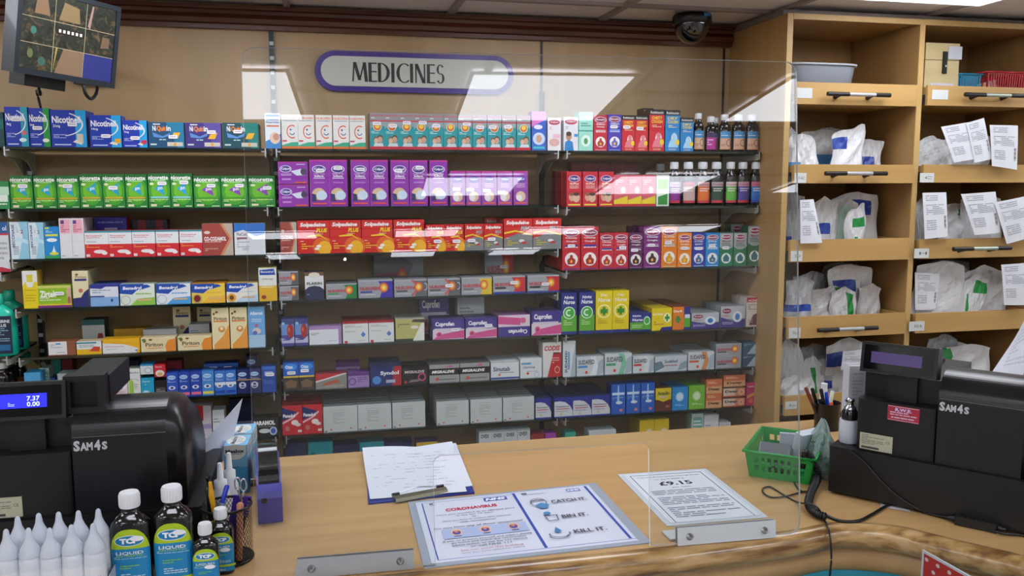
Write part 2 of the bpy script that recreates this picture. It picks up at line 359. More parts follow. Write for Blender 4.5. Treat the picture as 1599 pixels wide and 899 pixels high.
# ============================================================ COUNTER
ZT = .95
CURVE = smooth_path([(-2.2, 1.388, 0), (-.6, 1.388, 0), (.14, 1.390, 0), (.56, 1.388, 0), (.74, 1.396, 0), (.874, 1.404, 0), (.98, 1.418, 0), (1.076, 1.376, 0), (1.135, 1.300, 0), (1.208, 1.205, 0), (1.30, 1.06, 0), (1.42, .86, 0), (1.6, .62, 0)], 5)
cnt = empty('shop_counter', (0, 1.8, 0)); tag(cnt, 'light beech shop counter with a rounded worn wooden front edge', 'counter')
OFF = Vector((0, 1.8, 0))
m = MB(); poly = [(p.x, p.y-1.8) for p in CURVE]+[(2.3, 1.0-1.8), (2.3, 2.085-1.8), (-2.2, 2.085-1.8)]
m.prism(poly, ZT-.035, ZT, TOPWOOD); m.build('worktop', cnt)
nos = [(.004, -.0365), (-.0005, 0), (-.012, .0005), (-.022, -.003), (-.030, -.012), (-.032, -.024), (-.027, -.038), (-.016, -.048), (.004, -.052)]
def sweep(prof, mt, name, parent):
    m = MB(); vs = []; n = len(prof)
    for i, p in enumerate(CURVE):
        d = (CURVE[min(i+1, len(CURVE)-1)]-CURVE[max(i-1, 0)]).normalized(); nn = Vector((-d.y, d.x, 0))
        for a, b in prof: q = p+nn*a; vs.append((q.x, q.y-1.8, ZT+b))
    N = len(CURVE)
    m.add(vs, [(j*n+k, (j+1)*n+k, (j+1)*n+(k+1) % n, j*n+(k+1) % n) for j in range(N-1) for k in range(n)]+[tuple(range(n-1, -1, -1)), tuple(range((N-1)*n, N*n))], mt, True)
    return m.build(name, parent)
sweep(nos, NOSEWOOD, 'edge_nosing', cnt)
sweep([(.012, -.0525), (.030, -.0525), (.030, -.104), (.012, -.104)], FRONTWOOD, 'front_fascia', cnt)
sweep([(.008, -.1045), (.030, -.1045), (.030, -.93), (.008, -.93)], mat('0f7f93', .45), 'teal_front_panel', cnt)
m = MB(); m.box(-2.2, 2.3, .262, .28, .02, ZT-.036, FRONTWOOD); m.build('back_panel', cnt)
m = MB(); m.box(-2.2, 2.3, -.30, .26, ZT-.2, ZT-.18, FRONTWOOD); m.build('inner_shelf', cnt)
# ============================================================ PERSPEX SCREEN
SN = Vector((.0337, .9957, -.0862)).normalized(); SP = Vector((.146, 1.400, ZT))
SU = Vector((SN.y, -SN.x, 0)).normalized(); SV = SU.cross(SN)*-1
if SV.z < 0: SV = -SV
def sp(u, v, w=0): return SP+SU*(u-.146)+SV*v+SN*w-SCR
SCR = SP.copy()
scr = empty('perspex_screen', SCR); tag(scr, 'clear perspex sneeze screen standing on the counter front edge', 'screen')
def arc(cx, cy, r, a0, a1, n=6): return [(cx+r*math.cos(math.radians(a0+(a1-a0)*i/n)), cy+r*math.sin(math.radians(a0+(a1-a0)*i/n))) for i in range(n+1)]
L_, R_, T_, r_ = -.112, .870, .880, .022
hl, hr, ht = .185, .574, .192
out = [(L_, .004), (hl, .004)]+arc(hl+.015, ht-.015, .015, 180, 90)+arc(hr-.015, ht-.015, .015, 90, 0)+[(hr, .004)]+arc(R_-r_, r_+.004, r_, -90, 0)+arc(R_-r_, T_-r_, r_, 0, 90)+arc(L_+r_, T_-r_, r_, 90, 180)
m = MB(); n = len(out); F = [sp(u, v) for u, v in out]; B = [sp(u, v, .005) for u, v in out]
m.add(F, [tuple(range(n))], PERSPEX); m.add(B, [tuple(range(n-1, -1, -1))], PERSPEX)
m.add(F+B, [(i, n+i, n+(i+1) % n, (i+1) % n) for i in range(n)], EDGEM); m.build('sheet', scr)
def bracket(u0, u1, mt):
    m = MB(); T = Matrix(((SU.x, SN.x, SV.x, 0), (SU.y, SN.y, SV.y, 0), (SU.z, SN.z, SV.z, 0), (0, 0, 0, 1)))
    m.box(u0-.146, u1-.146, -.0035, -.0005, .0012, .034, mt, T)
    m.box(u0-.150, u1-.146, .0055, .045, .0015, .0045, mt)
    m.box(u0-.146, u1-.146, .0055, .0080, .0045, .034, mt, T)
    o = m.build('bracket', scr)
    for q in (.12, .88):
        m = MB(); c = Vector((u0-.146+(u1-u0)*q, -.0035, .017)); T2 = T@Matrix.Translation(c)@Matrix.Rotation(math.radians(90), 4, 'X')
        m.lathe([(.0065, 0), (.0065, .002), (.0045, .0021), (.0045, .007), (.003, .009), (.0025, .0105)], STEEL, T=T2, n=12); m.build('bolt', o)
BRM = mat('b4b8bc', .3, .5); bracket(-.046, .148, BRM); bracket(.625, .818, mat('c6cbcf', .45, .15))
# ============================================================ PACKS ON THE SHELVES
W = 'e6e8ec'; STK = mat('eceaf2', .5)
REG = []
def prec(obj, desc, plural, where, level, x): REG.append((obj, desc, plural, where, level, x))
K = {}
def kind(k, name, cat, desc, base, arts, d=.06, stk=None, top=None, side=None): K[k] = (name, cat, desc, base, arts, d, stk, top, side)
PROTO = {}
def proto(k, w, h):
    key = (k, round(w*250), round(h*250))
    if key in PROTO: return PROTO[key]
    name, cat, desc, base, arts, d, stk, top, side = K[k]
    m = MB(); b = mat(base, .38); m.box(-w/2, w/2, 0, d, 0, h, None, mts=[b, mat(side or base, .38), b, mat(side or base, .38), mat(top or base, .38), b])
    art(m, lambda u, v, l: (-w/2+w*u, -l, h*v), arts, asp=h/w)
    # tuck-flap seam on the lid
    m.add([(-w/2+.002, d*.93, h+.0001), (w/2-.002, d*.93, h+.0001), (w/2-.002, d*.95, h+.0001), (-w/2+.002, d*.95, h+.0001)], [(0, 1, 2, 3)], mat('8a8a8a', .6))
    me = bpy.data.objects.new(name, None); o = m.build(name); o['category'] = cat
    COL.objects.unlink(o); bpy.data.objects.remove(me)
    st = None
    if stk:
        s = MB(); su, sv = stk; sw, sh = .0125, .0052
        pts = [(sw*math.cos(a)*(1 if abs(math.cos(a)) < .9 else 1), sh*math.sin(a)) for a in [i*math.pi/8 for i in range(16)]]
        pts = [(max(-sw, min(sw, x*1.3)), max(-sh, min(sh, z*1.3))) for x, z in pts]
        s.add([(-w/2+w*su+x, -.0032, h*sv+z) for x, z in pts]+[(-w/2+w*su+x, -.0028, h*sv+z) for x, z in pts], [tuple(range(16))]+[(i, 16+i, 16+(i+1) % 16, (i+1) % 16) for i in range(16)], STK)
        s.add([(-w/2+w*su+sw*a, -.0033, h*sv+sh*b) for a, b in ((-.7, -.1), (.7, -.1), (.7, .25), (-.7, .25))], [(0, 1, 2, 3)], mat('a58f9c'))
        st = s.build('price_sticker'); COL.objects.unlink(st)
    PROTO[key] = (o, st); return PROTO[key]
def put(k, x, y, z, w, h, where, level=0, rz=0, sticker=True, jig=0):
    o, st = proto(k, w, h); c = o.copy(); COL.objects.link(c); c.location = (x, y, z); c.rotation_euler.z = rz
    if st and sticker:
        s = st.copy(); COL.objects.link(s); s.parent = c; s.location = (jig*random.uniform(-.006, .006), 0, jig*random.uniform(-.005, .008))
    prec(c, K[k][2], K[k][1], where, level, x)
    return c
BAYS = {'L': ('left', ZL), 'M': ('middle', ZL), 'R': ('right', ZR), 'F': ('far left', [1.716, 1.54, 1.36, 1.115, .94])}
def run(k, br, xs, yt, dy=0, z=0, back=0, step=None, drop=0, rz=0, p=.85, jig=1, bottom=False, h=None, yb=None):
    """stand cartons of one kind side by side; xs are (left, right[, how many]) along the shelf front"""
    bay, Z = BAYS[br[0]]; i = int(br[1])-1; zs = Z[i]; Y = YS+.012+dy
    where = '%s shelf, %s bay' % ('bottom' if i == len(Z)-1 else NAMEZ[i], bay)
    ym = (EYE.z-zs)*480+265
    items = []
    for t in (xs if isinstance(xs, list) else [xs]):
        n = t[2] if len(t) > 2 else 1
        for j in range(n): items.append((t[0]+(t[1]-t[0])*j/n, t[0]+(t[1]-t[0])*(j+1)/n))
    wx = [(pY(a, ym, Y).x, pY(b, ym, Y).x) for a, b in items]
    w = sum(b-a for a, b in wx)/len(wx)*.975
    if h is None: h = pY((items[0][0]+items[0][1])/2, yt, Y).z-zs-z
    if yb is not None: z = pY((items[0][0]+items[0][1])/2, yb, Y).z-zs; h -= z
    d = K[k][5]; step = step or d+.004
    gap = (Z[i-1]-zs-.012) if i else 9
    if z+h > gap-.004 and i: h = gap-.004-z
    for a, b in wx:
        for q in range(back+1):
            yy = Y+q*step
            if yy+d > YW-.02: break
            put(k, (a+b)/2+random.uniform(-.0006, .0006)*(q > 0), yy, zs+z+.0004, w, h, where+('' if not z else ', stacked on top'), q+(10 if dy > .03 else 0), rz+random.uniform(-.006, .006), q == 0 and random.random() < p, jig)
def settle():
    groups = {}
    for r in REG: groups.setdefault((r[1], r[3], r[4]), []).append(r)
    for (desc, where, lev), rs in groups.items():
        rs.sort(key=lambda r: r[5]); n = len(rs)
        lv = '' if lev == 0 else (', back row' if lev == 10 else ', %s row back' % (ORD[lev] if lev < 10 else ORD[lev-9]))
        for i, r in enumerate(rs):
            pos = '' if n == 1 else (', leftmost' if i == 0 else (', rightmost' if i == n-1 else ', %s from left' % ORD[i]))
            r[0]['label'] = (desc+pos+lv+', '+where); r[0]['category'] = r[2]
            if n > 1 or lev: r[0]['group'] = '%s cartons on %s' % (' '.join(desc.split()[:3]), where.replace(', stacked on top', ''))
B1, B2, TQ = '1133a8', '17a0dd', '0c8fa0'
def nico(side, s2): return [('p', [(0, 0), (.66, 0), (.60, .3), (.66, 1), (0, 1)], B1), ('p', [(.68, 0), (1, 0), (1, 1), (.7, 1)], side), ('o', .22, .62, .70, .34, .93, W, -75, 62), ('t', 'Nicotinell', .44, .74, .80, .19, 'f2f4f8', {'b': .03}), ('t', s2, .16, .56, .20, .09, 'f2f4f8'), ('l', .06, .22, .42, .34, 3, 'b8c8f0'), ('r', .08, .05, .55, .08, 'c8d4f4')]
NB = 'nicotine patch carton'
kind('nic1', 'nicotine_carton', 'medicine box', 'dark blue nicotine carton with turquoise side', B1, nico('1a9db4', '4mg')+[('r', .72, .3, .92, .4, 'd86a78'), ('e', .75, .17, .16, .05, 'd8f0f0')], .035, (.6, .67))
kind('nic2', 'nicotine_carton', 'medicine box', 'dark blue nicotine carton with green side', B1, nico('1a9a3c', '1mg')+[('e', .78, .17, .16, .05, 'e8f0e0')], .035, (.5, .48))
kind('nic3', 'nicotine_carton', 'medicine box', 'largest blue nicotine patch carton', B1, nico(B2, '21mg')+[('p', [(.72, .14), (.9, .1), (.9, .36), (.72, .36)], 'cfc9b2'), ('p', [(.6, .14), (.85, .06), (.88, .12), (.7, .2)], 'ddd8c4')], .03, (.6, .54))
kind('nic4', 'nicotine_carton', 'medicine box', 'blue nicotine patch carton with amber tab', B1, nico(B2, '14mg')+[('r', .78, .13, .97, .27, 'dda21e'), ('p', [(.6, .12), (.85, .06), (.88, .13), (.7, .18)], 'ddd8c4')], .03, (.56, .36))
kind('nic5', 'nicotine_carton', 'medicine box', 'small blue nicotine patch carton', B1, nico(B2, '7mg')+[('r', .75, .13, .97, .27, 'c81f4a'), ('p', [(.6, .12), (.8, .06), (.82, .13), (.7, .18)], 'ddd8c4')], .03, (.5, .4))
def quit(c, c2): return [('r', 0, 0, 1, 1, c), ('p', [(.5, 1), (1, 1), (1, 0), (.8, 0)], c2), ('t', 'Ni', .17, .76, .10, .2, 'f0f0f0', {'b': .03}), ('t', 'Quit', .37, .74, .25, .24, 'f08a1c', {'b': .03}), ('t', 'in', .57, .76, .12, .2, 'f0f0f0', {'b': .03}), ('r', .14, .9, .34, .94, W), ('p', [(.12, .6), (.4, .45), (.62, .6), (.6, .48), (.4, .38), (.14, .42)], '5a8fd0'), ('p', [(.62, .36), (.82, .36), (.9, .6), (.72, .6)], 'eab32c'), ('r', .05, .1, .22, .16, 'c8d8d0'), ('r', .52, .06, .96, .22, 'c9c4b4'), ('r', .7, .08, .78, .2, 'e0a040'), ('l', .3, .24, .9, .34, 1, 'b8d8dc')]
kind('quit1', 'nicotine_carton', 'medicine box', 'wide petrol-blue nicotine patch carton', '0d4660', quit('0d4a72', '1379a0'), .035, (.7, .44))
kind('quit2', 'nicotine_carton', 'medicine box', 'wide purple nicotine patch carton', '35286e', quit('3a2c7c', '5a489c'), .035, (.76, .6))
kind('quit3', 'nicotine_carton', 'medicine box', 'wide dark teal nicotine patch carton', '0b4a55', quit('0c4a58', '0c8078'), .04, (.45, .55))
kind('teal', 'nicotine_carton', 'medicine box', 'dark teal carton beside the blue nicotine cartons', '0b4348', [('r', 0, .5, 1, .8, '0f6a68'), ('l', .1, .2, .9, .4, 3, '7fb8b0')], .05)
def gum(col, low, txt='gum'):
    return [('r', 0, 0, 1, 1, '1c7a2c'), ('e', .5, .5, .48, .42, '3f9c24'), ('e', .5, .5, .36, .32, '6ab822'), ('r', 0, .86, 1, 1, '14662a'), ('t', 'nicorette', .48, .88, .90, .12, 'f4f6f2', {'b': .03}), ('r', .12, .785, .8, .81, 'b8dca8'), ('p', [(.28, .56), (.74, .76), (.68, .56), (.74, .36)], col), ('t', txt, .55, .56, .22, .1, 'e8f4f4'), ('e', .17, .70, .1, .04, 'd8dfb0'), ('r', .1, .28, .9, .33, low), ('l', .08, .16, .9, .25, 2, 'cfe6a0'), ('r', .1, .04, .36, .11, 'd8d0b0'), ('r', .66, .03, .94, .06, 'b8d8a0')]
kind('gum', 'nicotine_gum_carton', 'medicine box', 'green nicotine gum carton, blue arrow', '146b2a', gum('159fc4', 'c7a52c'), .05, (.55, .63))
kind('gum2', 'nicotine_gum_carton', 'medicine box', 'green nicotine gum carton, pale-blue bar', '146b2a', gum('2a9fd4', '86c8d8'), .05, (.55, .68))
kind('gum3', 'nicotine_lozenge_carton', 'medicine box', 'wider green nicotine carton, purple arrow', '176f26', gum('8a3fae', '3f9c24', 'gum'), .05, (.7, .66))
kind('gum0', 'nicotine_gum_carton', 'medicine box', 'pale green nicotine carton', '2c8a4c', [('r', 0, .5, 1, .8, 'b8dcc0'), ('l', .1, .1, .9, .4, 3, 'd8f0d8'), ('r', .1, .28, .9, .5, 'e0e8e0')], .05)
kind('babyibu', 'syrup_carton', 'medicine box', 'white and blue infant ibuprofen carton', 'c9dcec', [('r', 0, 0, 1, 1, 'e4eaf0'), ('r', .05, .9, .95, .96, '3f7ec0'), ('t', 'Children', .5, .82, .8, .06, '2a4a98'), ('t', 'Ibuprofen', .5, .74, .85, .07, '2a3f88'), ('r', .1, .62, .9, .66, 'e07040'), ('p', [(0, 0), (1, 0), (1, .42), (0, .2)], '3a86c8'), ('e', .62, .30, .34, .17, 'e8c8b0'), ('e', .7, .33, .2, .1, 'c88f78')], .05)
kind('smile', 'syrup_carton', 'medicine box', 'white syrup carton with orange smiling face', 'e4e0dc', [('t', 'NUROFEN', .48, .9, .9, .07, 'e06a3a'), ('l', .08, .78, .9, .84, 1, '8aa0b8'), ('o', .64, .5, .34, .2, .84, 'e2562c', 60, 300), ('e', .55, .56, .05, .03, '284a80'), ('o', .64, .5, .18, .1, .75, '2f5aa0', 200, 340), ('p', [(0, .07), (1, .07), (1, .2), (.6, .19), (0, .1)], '2fa585'), ('r', 0, 0, 1, .07, 'e2702c'), ('r', .03, .21, .3, .25, 'c83048')], .05)
FAM = [('e', .40, .27, .17, .085, '7a5840'), ('e', .68, .31, .19, .09, '5a4030'), ('e', .40, .235, .145, .075, 'd8b094'), ('e', .67, .265, .165, .085, 'c99c82'), ('p', [(.2, .08), (.9, .08), (.85, .17), (.3, .17)], 'c8d0d4')]
kind('nfc', 'syrup_carton', 'medicine box', 'grey and turquoise children syrup carton', '9a9aa0', [('r', 0, .80, 1, 1, '8d8d92'), ('t', 'NUROFEN', .5, .93, .9, .05, 'cf3a44'), ('l', .1, .82, .9, .88, 1, 'e0e0e0'), ('r', 0, .765, 1, .8, 'c82334'), ('r', 0, .5, 1, .765, '8fa0a4'), ('p', [(0, .08), (1, .08), (1, .62), (.5, .7), (0, .56)], '12939a'), ('e', .5, .62, .3, .12, 'd8d0c0'), ('e', .5, .62, .24, .1, 'd5642c'), ('e', .5, .64, .16, .065, 'f0cc48'), ('l', .1, .42, .6, .5, 2, 'd8f0f0')]+FAM+[('r', 0, 0, 1, .08, 'c01f38')], .055, (.5, .68))
kind('pinkblue', 'syrup_carton', 'medicine box', 'pink and blue baby medicine carton', '7a3fae', [('r', 0, 0, 1, 1, '2f5fc0'), ('p', [(0, .6), (1, .8), (1, 1), (0, 1)], 'd873c4'), ('e', .45, .6, .3, .06, 'e4e0f4'), ('e', .5, .3, .42, .16, 'c8d4ec'), ('e', .5, .3, .2, .1, 'c99a80'), ('r', .1, .04, .9, .1, '40c0c8')], .05)
def calgel(c, art2): return [('r', 0, 0, 1, 1, 'e4e0e4'), ('e', .5, .86, .42, .08, 'b83a58'), ('t', 'Calpol', .5, .86, .6, .06, 'f2f2f2'), ('l', .12, .62, .85, .72, 2, c)]+art2
kind('wpink', 'syrup_carton', 'medicine box', 'white baby medicine carton with pink print', 'e0d8dc', calgel('d890a8', [('e', .5, .25, .4, .12, 'd8a8a0'), ('r', .4, .38, .95, .5, 'e6b4c4')]), .05)
kind('wboy', 'syrup_carton', 'medicine box', 'white carton showing a boy in blue', 'dfe4ea', calgel('88a8c8', [('e', .35, .42, .2, .12, 'c08f74'), ('e', .35, .5, .19, .07, '4a3426'), ('p', [(.05, 0), (.7, 0), (.62, .26), (.35, .32), (.1, .26)], '2a80c0'), ('r', .72, .42, .98, .5, '2c90d0')]), .05)
kind('mint', 'syrup_carton', 'medicine box', 'mint green baby medicine carton', '8fd8c4', [('r', 0, 0, 1, 1, '9fdcc8'), ('p', [(.2, .84), (.9, .8), (.7, .92)], 'dfeee8'), ('l', .15, .6, .85, .72, 2, '3f8f88'), ('r', 0, .5, 1, .53, '2f9c94'), ('e', .5, .26, .34, .15, 'd8f0e4'), ('e', .5, .25, .14, .08, '5aa060')], .05)
def beny(c, c2, l1, l2, body, halo='f0e8e4', tc='f2eef0', extra=[]):
    return [('r', 0, 0, 1, 1, c), ('e', .5, .87, .44, .085, 'd8d4e0'), ('e', .5, .87, .39, .07, '8c1c48'), ('t', 'Benylin', .5, .87, .64, .06, 'f4f2f4', {'b': .02}), ('t', l1, .5, .75, .66, .055, tc), ('t', l2, .5, .67, .6, .05, tc), ('r', .14, .55, .86, .59, c2), ('l', .14, .5, .86, .54, 1, tc), ('e', .5, .25, .37, None, halo), ('e', .5, .31, .09, .05, body), ('p', [(.3, .13), (.7, .13), (.74, .24), (.6, .29), (.4, .29), (.26, .24)], body), ('e', .5, .2, .07, .035, 'f0b83a'), ('r', .1, .02, .9, .04, c2)]+extra
kind('bchild', 'cough_syrup_carton', 'medicine box', 'red children chesty cough syrup carton', 'b81c34', beny('c42238', 'e0b0b8', "Children's", 'Chesty', 'a83a2c'), .05, (.36, .5))
kind('bpurp', 'cough_syrup_carton', 'medicine box', 'violet children night cough syrup carton', '3f2f9c', beny('4736a8', '8aa8e8', "Children's", 'Night', '6a6ab8'), .05, (.5, .62))
def robi(c, l1, dark): return [('r', 0, 0, 1, 1, c), ('r', 0, .87, 1, 1, '17120f'), ('t', 'Robitussin', .5, .93, .84, .06, 'e8e4de', {'b': .02}), ('t', l1, .5, .80, .7, .075, 'f2d22c', {'b': .03}), ('t', 'COUGH', .5, .71, .72, .075, 'f2d22c', {'b': .03}), ('l', .2, .56, .8, .63, 2, 'f2dcb0'), ('e', .62, .3, .22, .15, 'e8e4e0'), ('p', [(.2, .1), (.9, .1), (.86, .3), (.6, .36), (.3, .24)], dark), ('e', .62, .38, .14, .07, dark), ('e', .84, .22, .14, .07, 'f2cc20'), ('r', 0, 0, 1, .1, c), ('t', 'COUGH', .5, .05, .5, .04, 'f0d8b0')]
kind('robr', 'cough_syrup_carton', 'medicine box', 'red cough syrup carton, yellow lettering', '3a1612', robi('cc1f30', 'CHESTY', 'e2808c'), .05, (.42, .62), top='17120f')
kind('robR', 'cough_syrup_carton', 'medicine box', 'tall red cough syrup carton', '3a1612', robi('cc1f30', 'CHESTY', 'e2808c'), .06, None, top='17120f')
kind('robb', 'cough_syrup_carton', 'medicine box', 'small blue dry-cough syrup carton', '0f4f80', robi('1582c8', 'DRY', 'a8d4ee'), .05, None, top='17120f')
kind('robB', 'cough_syrup_carton', 'medicine box', 'tall blue dry-cough syrup carton', '0f4f80', robi('1582c8', 'DRY', 'a8d4ee'), .06, None, top='17120f')
CP = '8a1f9c'
CAL = [('r', 0, 0, 1, 1, '8c2aa4'), ('r', 0, .965, 1, 1, 'c02a90'), ('r', .0, .0, .04, 1, 'a83ab8')]
kind('sachet', 'sachet_carton', 'medicine box', 'purple infant sachet carton', '8a2090', CAL+[('e', .25, .68, .2, .16, 'e0d4f0'), ('e', .25, .68, .17, .13, '3a2484'), ('t', 'Calpol', .25, .68, .3, .13, 'f2f0f8', {'b': .03}), ('l', .1, .36, .45, .46, 2, 'e0c8f0'), ('r', .12, .18, .42, .26, 'c88ad8'), ('l', .62, .83, .9, .9, 1, 'e8d8f4'), ('p', [(.42, .58), (.9, .72), (.9, .4), (.62, .38)], 'd8dcec'), ('e', .85, .56, .1, .16, '4a3858'), ('r', .55, .04, .95, .1, 'e05a3a')], .07)
kind('calT', 'infant_medicine_carton', 'medicine box', 'tall purple infant liquid carton', '8a1c94', CAL+[('e', .5, .8, .36, .085, 'e0d4f0'), ('e', .5, .8, .31, .07, '3a2484'), ('t', 'Calpol', .5, .8, .5, .065, 'f4f2f8', {'b': .03}), ('t', 'Sugar Free', .5, .7, .6, .03, 'ead8f4'), ('t', 'Infant', .5, .655, .5, .045, 'f4f0f8', {'b': .03}), ('l', .2, .57, .8, .62, 1, 'e4ccf0'), ('r', .22, .50, .78, .53, 'b474cc'), ('e', .46, .27, .36, .13, 'd8b894'), ('e', .62, .24, .28, .1, 'c8d8e8'), ('p', [(.08, .12), (.34, .12), (.3, .26), (.1, .28)], '2a3468'), ('r', .12, .05, .88, .08, 'e8503a')], .055, (.5, .79))
kind('calS', 'infant_medicine_carton', 'medicine box', 'small purple infant liquid carton', '8c2a94', [('r', 0, 0, 1, 1, '9440a4'), ('r', 0, .95, 1, 1, 'c02a90'), ('e', .5, .76, .36, .1, '5a3a9c'), ('t', 'Calpol', .5, .76, .52, .07, 'e8e0f4'), ('l', .2, .5, .8, .64, 3, 'd8b8e4'), ('e', .5, .26, .34, .15, 'd8bc9c'), ('e', .4, .22, .2, .09, 'e8e0e4'), ('r', .1, .04, .9, .09, 'e0604a')], .05, (.3, .42))
kind('calR', 'children_medicine_carton', 'medicine box', 'red children liquid medicine carton', 'b01a2c', [('r', 0, 0, 1, 1, 'c81e34'), ('e', .5, .8, .38, .1, 'd8c8e4'), ('e', .5, .8, .33, .085, '4a2478'), ('t', 'Calpol', .5, .8, .52, .07, 'f4f2f8', {'b': .03}), ('t', 'SixPlus', .5, .66, .6, .055, 'f4e4c8', {'b': .03}), ('l', .2, .5, .8, .6, 2, 'f0d0c8'), ('e', .34, .28, .2, .12, 'd0a088'), ('e', .64, .26, .24, .13, 'd8b098'), ('e', .34, .36, .16, .05, '8a6038'), ('e', .64, .36, .2, .05, '503428'), ('r', .1, .04, .9, .08, 'e8d44a')], .05)
kind('calP', 'children_medicine_carton', 'medicine box', 'pink children pain-relief carton, yellow foot', 'a83a4c', [('r', 0, 0, 1, 1, 'd0586c'), ('l', .1, .66, .7, .84, 3, 'e8c0c8'), ('e', .66, .52, .2, .12, 'd8a0a8'), ('e', .66, .52, .14, .085, 'e6d4d4'), ('p', [(.0, .08), (1, .08), (1, .34), (0, .2)], 'e0c828'), ('r', 0, 0, 1, .08, 'c02c3c')], .05)
kind('greenw', 'syrup_carton', 'medicine box', 'green and white syrup carton', 'd0dccc', [('r', .06, .04, .94, .95, 'e4ecdc'), ('r', .12, .55, .88, .86, '8fc05a'), ('p', [(.12, .05), (.88, .05), (.88, .4), (.12, .3)], '2c8c38'), ('l', .2, .42, .8, .52, 2, '4a7a4a')], .05)
kind('beco', 'nasal_spray_carton', 'medicine box', 'white nasal spray carton, blue vertical name', 'c8dce4', [('r', 0, 0, 1, 1, 'd4e2e8'), ('p', [(.4, 0), (1, 0), (1, 1), (.5, 1), (.7, .6)], '8fc6dc'), ('p', [(.3, .5), (1, .4), (1, .5), (.4, .6)], 'b8dcea'), ('t', 'BECONASE', .17, .62, .15, .62, '1c2f80', {'rot': 90, 'b': .02}), ('t', '2', .66, .74, .16, .1, 'a05070'), ('l', .15, .1, .45, .34, 5, '7a8a94'), ('l', .38, .7, .5, .88, 6, '9a8098')], .06)
kind('spray', 'nasal_spray_carton', 'medicine box', 'bright blue spray carton with yellow label', '167fc4', [('r', 0, .08, 1, 1, '1784cc'), ('r', 0, 0, 1, .08, '2c9c4c'), ('r', .05, .93, .35, .98, 'c8d83c'), ('l', .12, .8, .8, .88, 2, 'd0e8f4'), ('r', .08, .70, .92, .76, 'd4d84a'), ('e', .5, .58, .36, .06, 'e4ecf0'), ('p', [(.4, .14), (.8, .14), (.66, .3), (.62, .42), (.56, .3)], 'd8e8e8'), ('e', .6, .15, .32, .05, 'd8d83c')], .05)
kind('pinktop', 'tall_medicine_carton', 'medicine box', 'tall white carton with pink panel', 'd4d4d8', [('r', 0, 0, 1, 1, 'dadadd'), ('r', .1, .62, .9, .97, 'e6a6b4'), ('r', .14, .86, .42, .95, '5a3a80'), ('l', .14, .64, .86, .82, 4, 'b05a78'), ('r', 0, .415, 1, .42, 'b8b8bc'), ('r', .1, .05, .4, .07, '9a9a9c')], .06)
kind('cocow', 'tablet_carton', 'medicine box', 'red and white paracetamol tablet carton', 'c42c34', [('r', 0, 0, 1, .5, 'cc2430'), ('r', 0, .5, 1, 1, 'dcdfe2'), ('r', 0, .93, 1, 1, '3c8c94'), ('t', 'Paracetamol', .4, .82, .66, .06, 'd0586a'), ('t', '8mg/500mg', .36, .74, .56, .05, 'd0586a'), ('l', .08, .55, .5, .6, 1, '8f8f94'), ('l', .06, .34, .62, .46, 2, 'ef9a2c'), ('e', .62, .22, .26, .07, 'e2dcdc'), ('e', .82, .16, .12, .06, 'e8e2e0'), ('r', .04, .03, .2, .13, 'd8c8c8')], .06, None)
kind('violet', 'medicine_carton', 'medicine box', 'violet-blue carton with red side', '2a1f96', [('r', 0, 0, 1, 1, '2c22a0'), ('p', [(.05, 0), (.3, .45), (.7, .45), (.95, 0)], 'b8c4e4'), ('r', .2, .44, .8, .54, 'c82f58'), ('r', .3, .6, .7, .72, 'c0c8e8'), ('l', .1, .8, .9, .88, 1, '8090e0')], .05, side='c02a30')
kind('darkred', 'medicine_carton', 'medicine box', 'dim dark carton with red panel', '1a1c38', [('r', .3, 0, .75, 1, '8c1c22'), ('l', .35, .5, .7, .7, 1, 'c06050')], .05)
kind('coco', 'tablet_carton', 'medicine box', 'brown and beige codeine tablet carton', 'a89a90', [('r', 0, 0, 1, 1, '9c4238'), ('p', [(.62, 0), (1, 0), (1, 1), (.62, 1), (.93, .52)], 'b8a898'), ('p', [(.56, 0), (.66, 0), (.96, .52), (.66, 1), (.58, 1), (.88, .52)], 'c8805a'), ('t', 'CO-CODAMOL', .42, .52, .72, .13, 'f0e6e2', {'b': .04}), ('l', .08, .38, .62, .44, 1, 'e0b8b0'), ('e', .16, .72, .1, .05, 'dcc8c0'), ('l', .08, .12, .5, .22, 2, 'd8b0a8')], .06)
kind('flu', 'tablet_carton', 'medicine box', 'white tablet carton with blue wave', 'c8ccd4', [('r', 0, 0, 1, 1, 'd8dade'), ('p', [(0, .72), (.3, .8), (.7, .58), (1, .66), (1, 1), (0, 1)], '2a6fc4'), ('t', 'FluCold', .26, .66, .36, .1, '5a5a64'), ('l', .08, .2, .5, .5, 4, 'a0a4ac'), ('r', .08, .5, .42, .56, '8a5a6a'), ('e', .36, .18, .12, .05, 'b8bcc0')], .06)
def solp(name, gray, plus): return [('r', 0, 0, 1, 1, 'cc1c1a')]+([('p', [(0, 0), (1, 0), (1, .46), (.5, .52), (0, .36)], '7d7f80'), ('p', [(0, .5), (.4, .58), (1, .44), (1, .48), (.4, .63), (0, .56)], 'e8c81c')] if gray else [('e', .8, .2, .34, .3, 'e0641c'), ('e', .84, .16, .22, .22, 'eeb024'), ('p', [(.3, .54), (.7, .58), (1, .36), (.72, .52), (.3, .5)], 'f2cc20')])+[('t', 'Solpadeine', .48, .86, .8, .16, 'f4f0ee', {'b': .04, 's': .2}), ('t', plus, .76, .70, .34, .13, 'f4d81e' if not gray else 'a8a8a8', {'b': .04, 's': .2}), ('l', .55, .56, .9, .6, 1, 'f0c8b8'), ('l', .08, .34, .5, .38, 1, 'f0d8b8'), ('l', .12, .1, .5, .3, 3, 'f0c020' if not gray else 'c8b830')]+([('e', .66, .22, .08, .04, 'efe9e0'), ('e', .6, .14, .08, .04, 'efe9e0')] if not gray else [('e', .62, .28, .1, .05, 'e0e0e0'), ('e', .7, .22, .1, .04, 'c02a2a')])
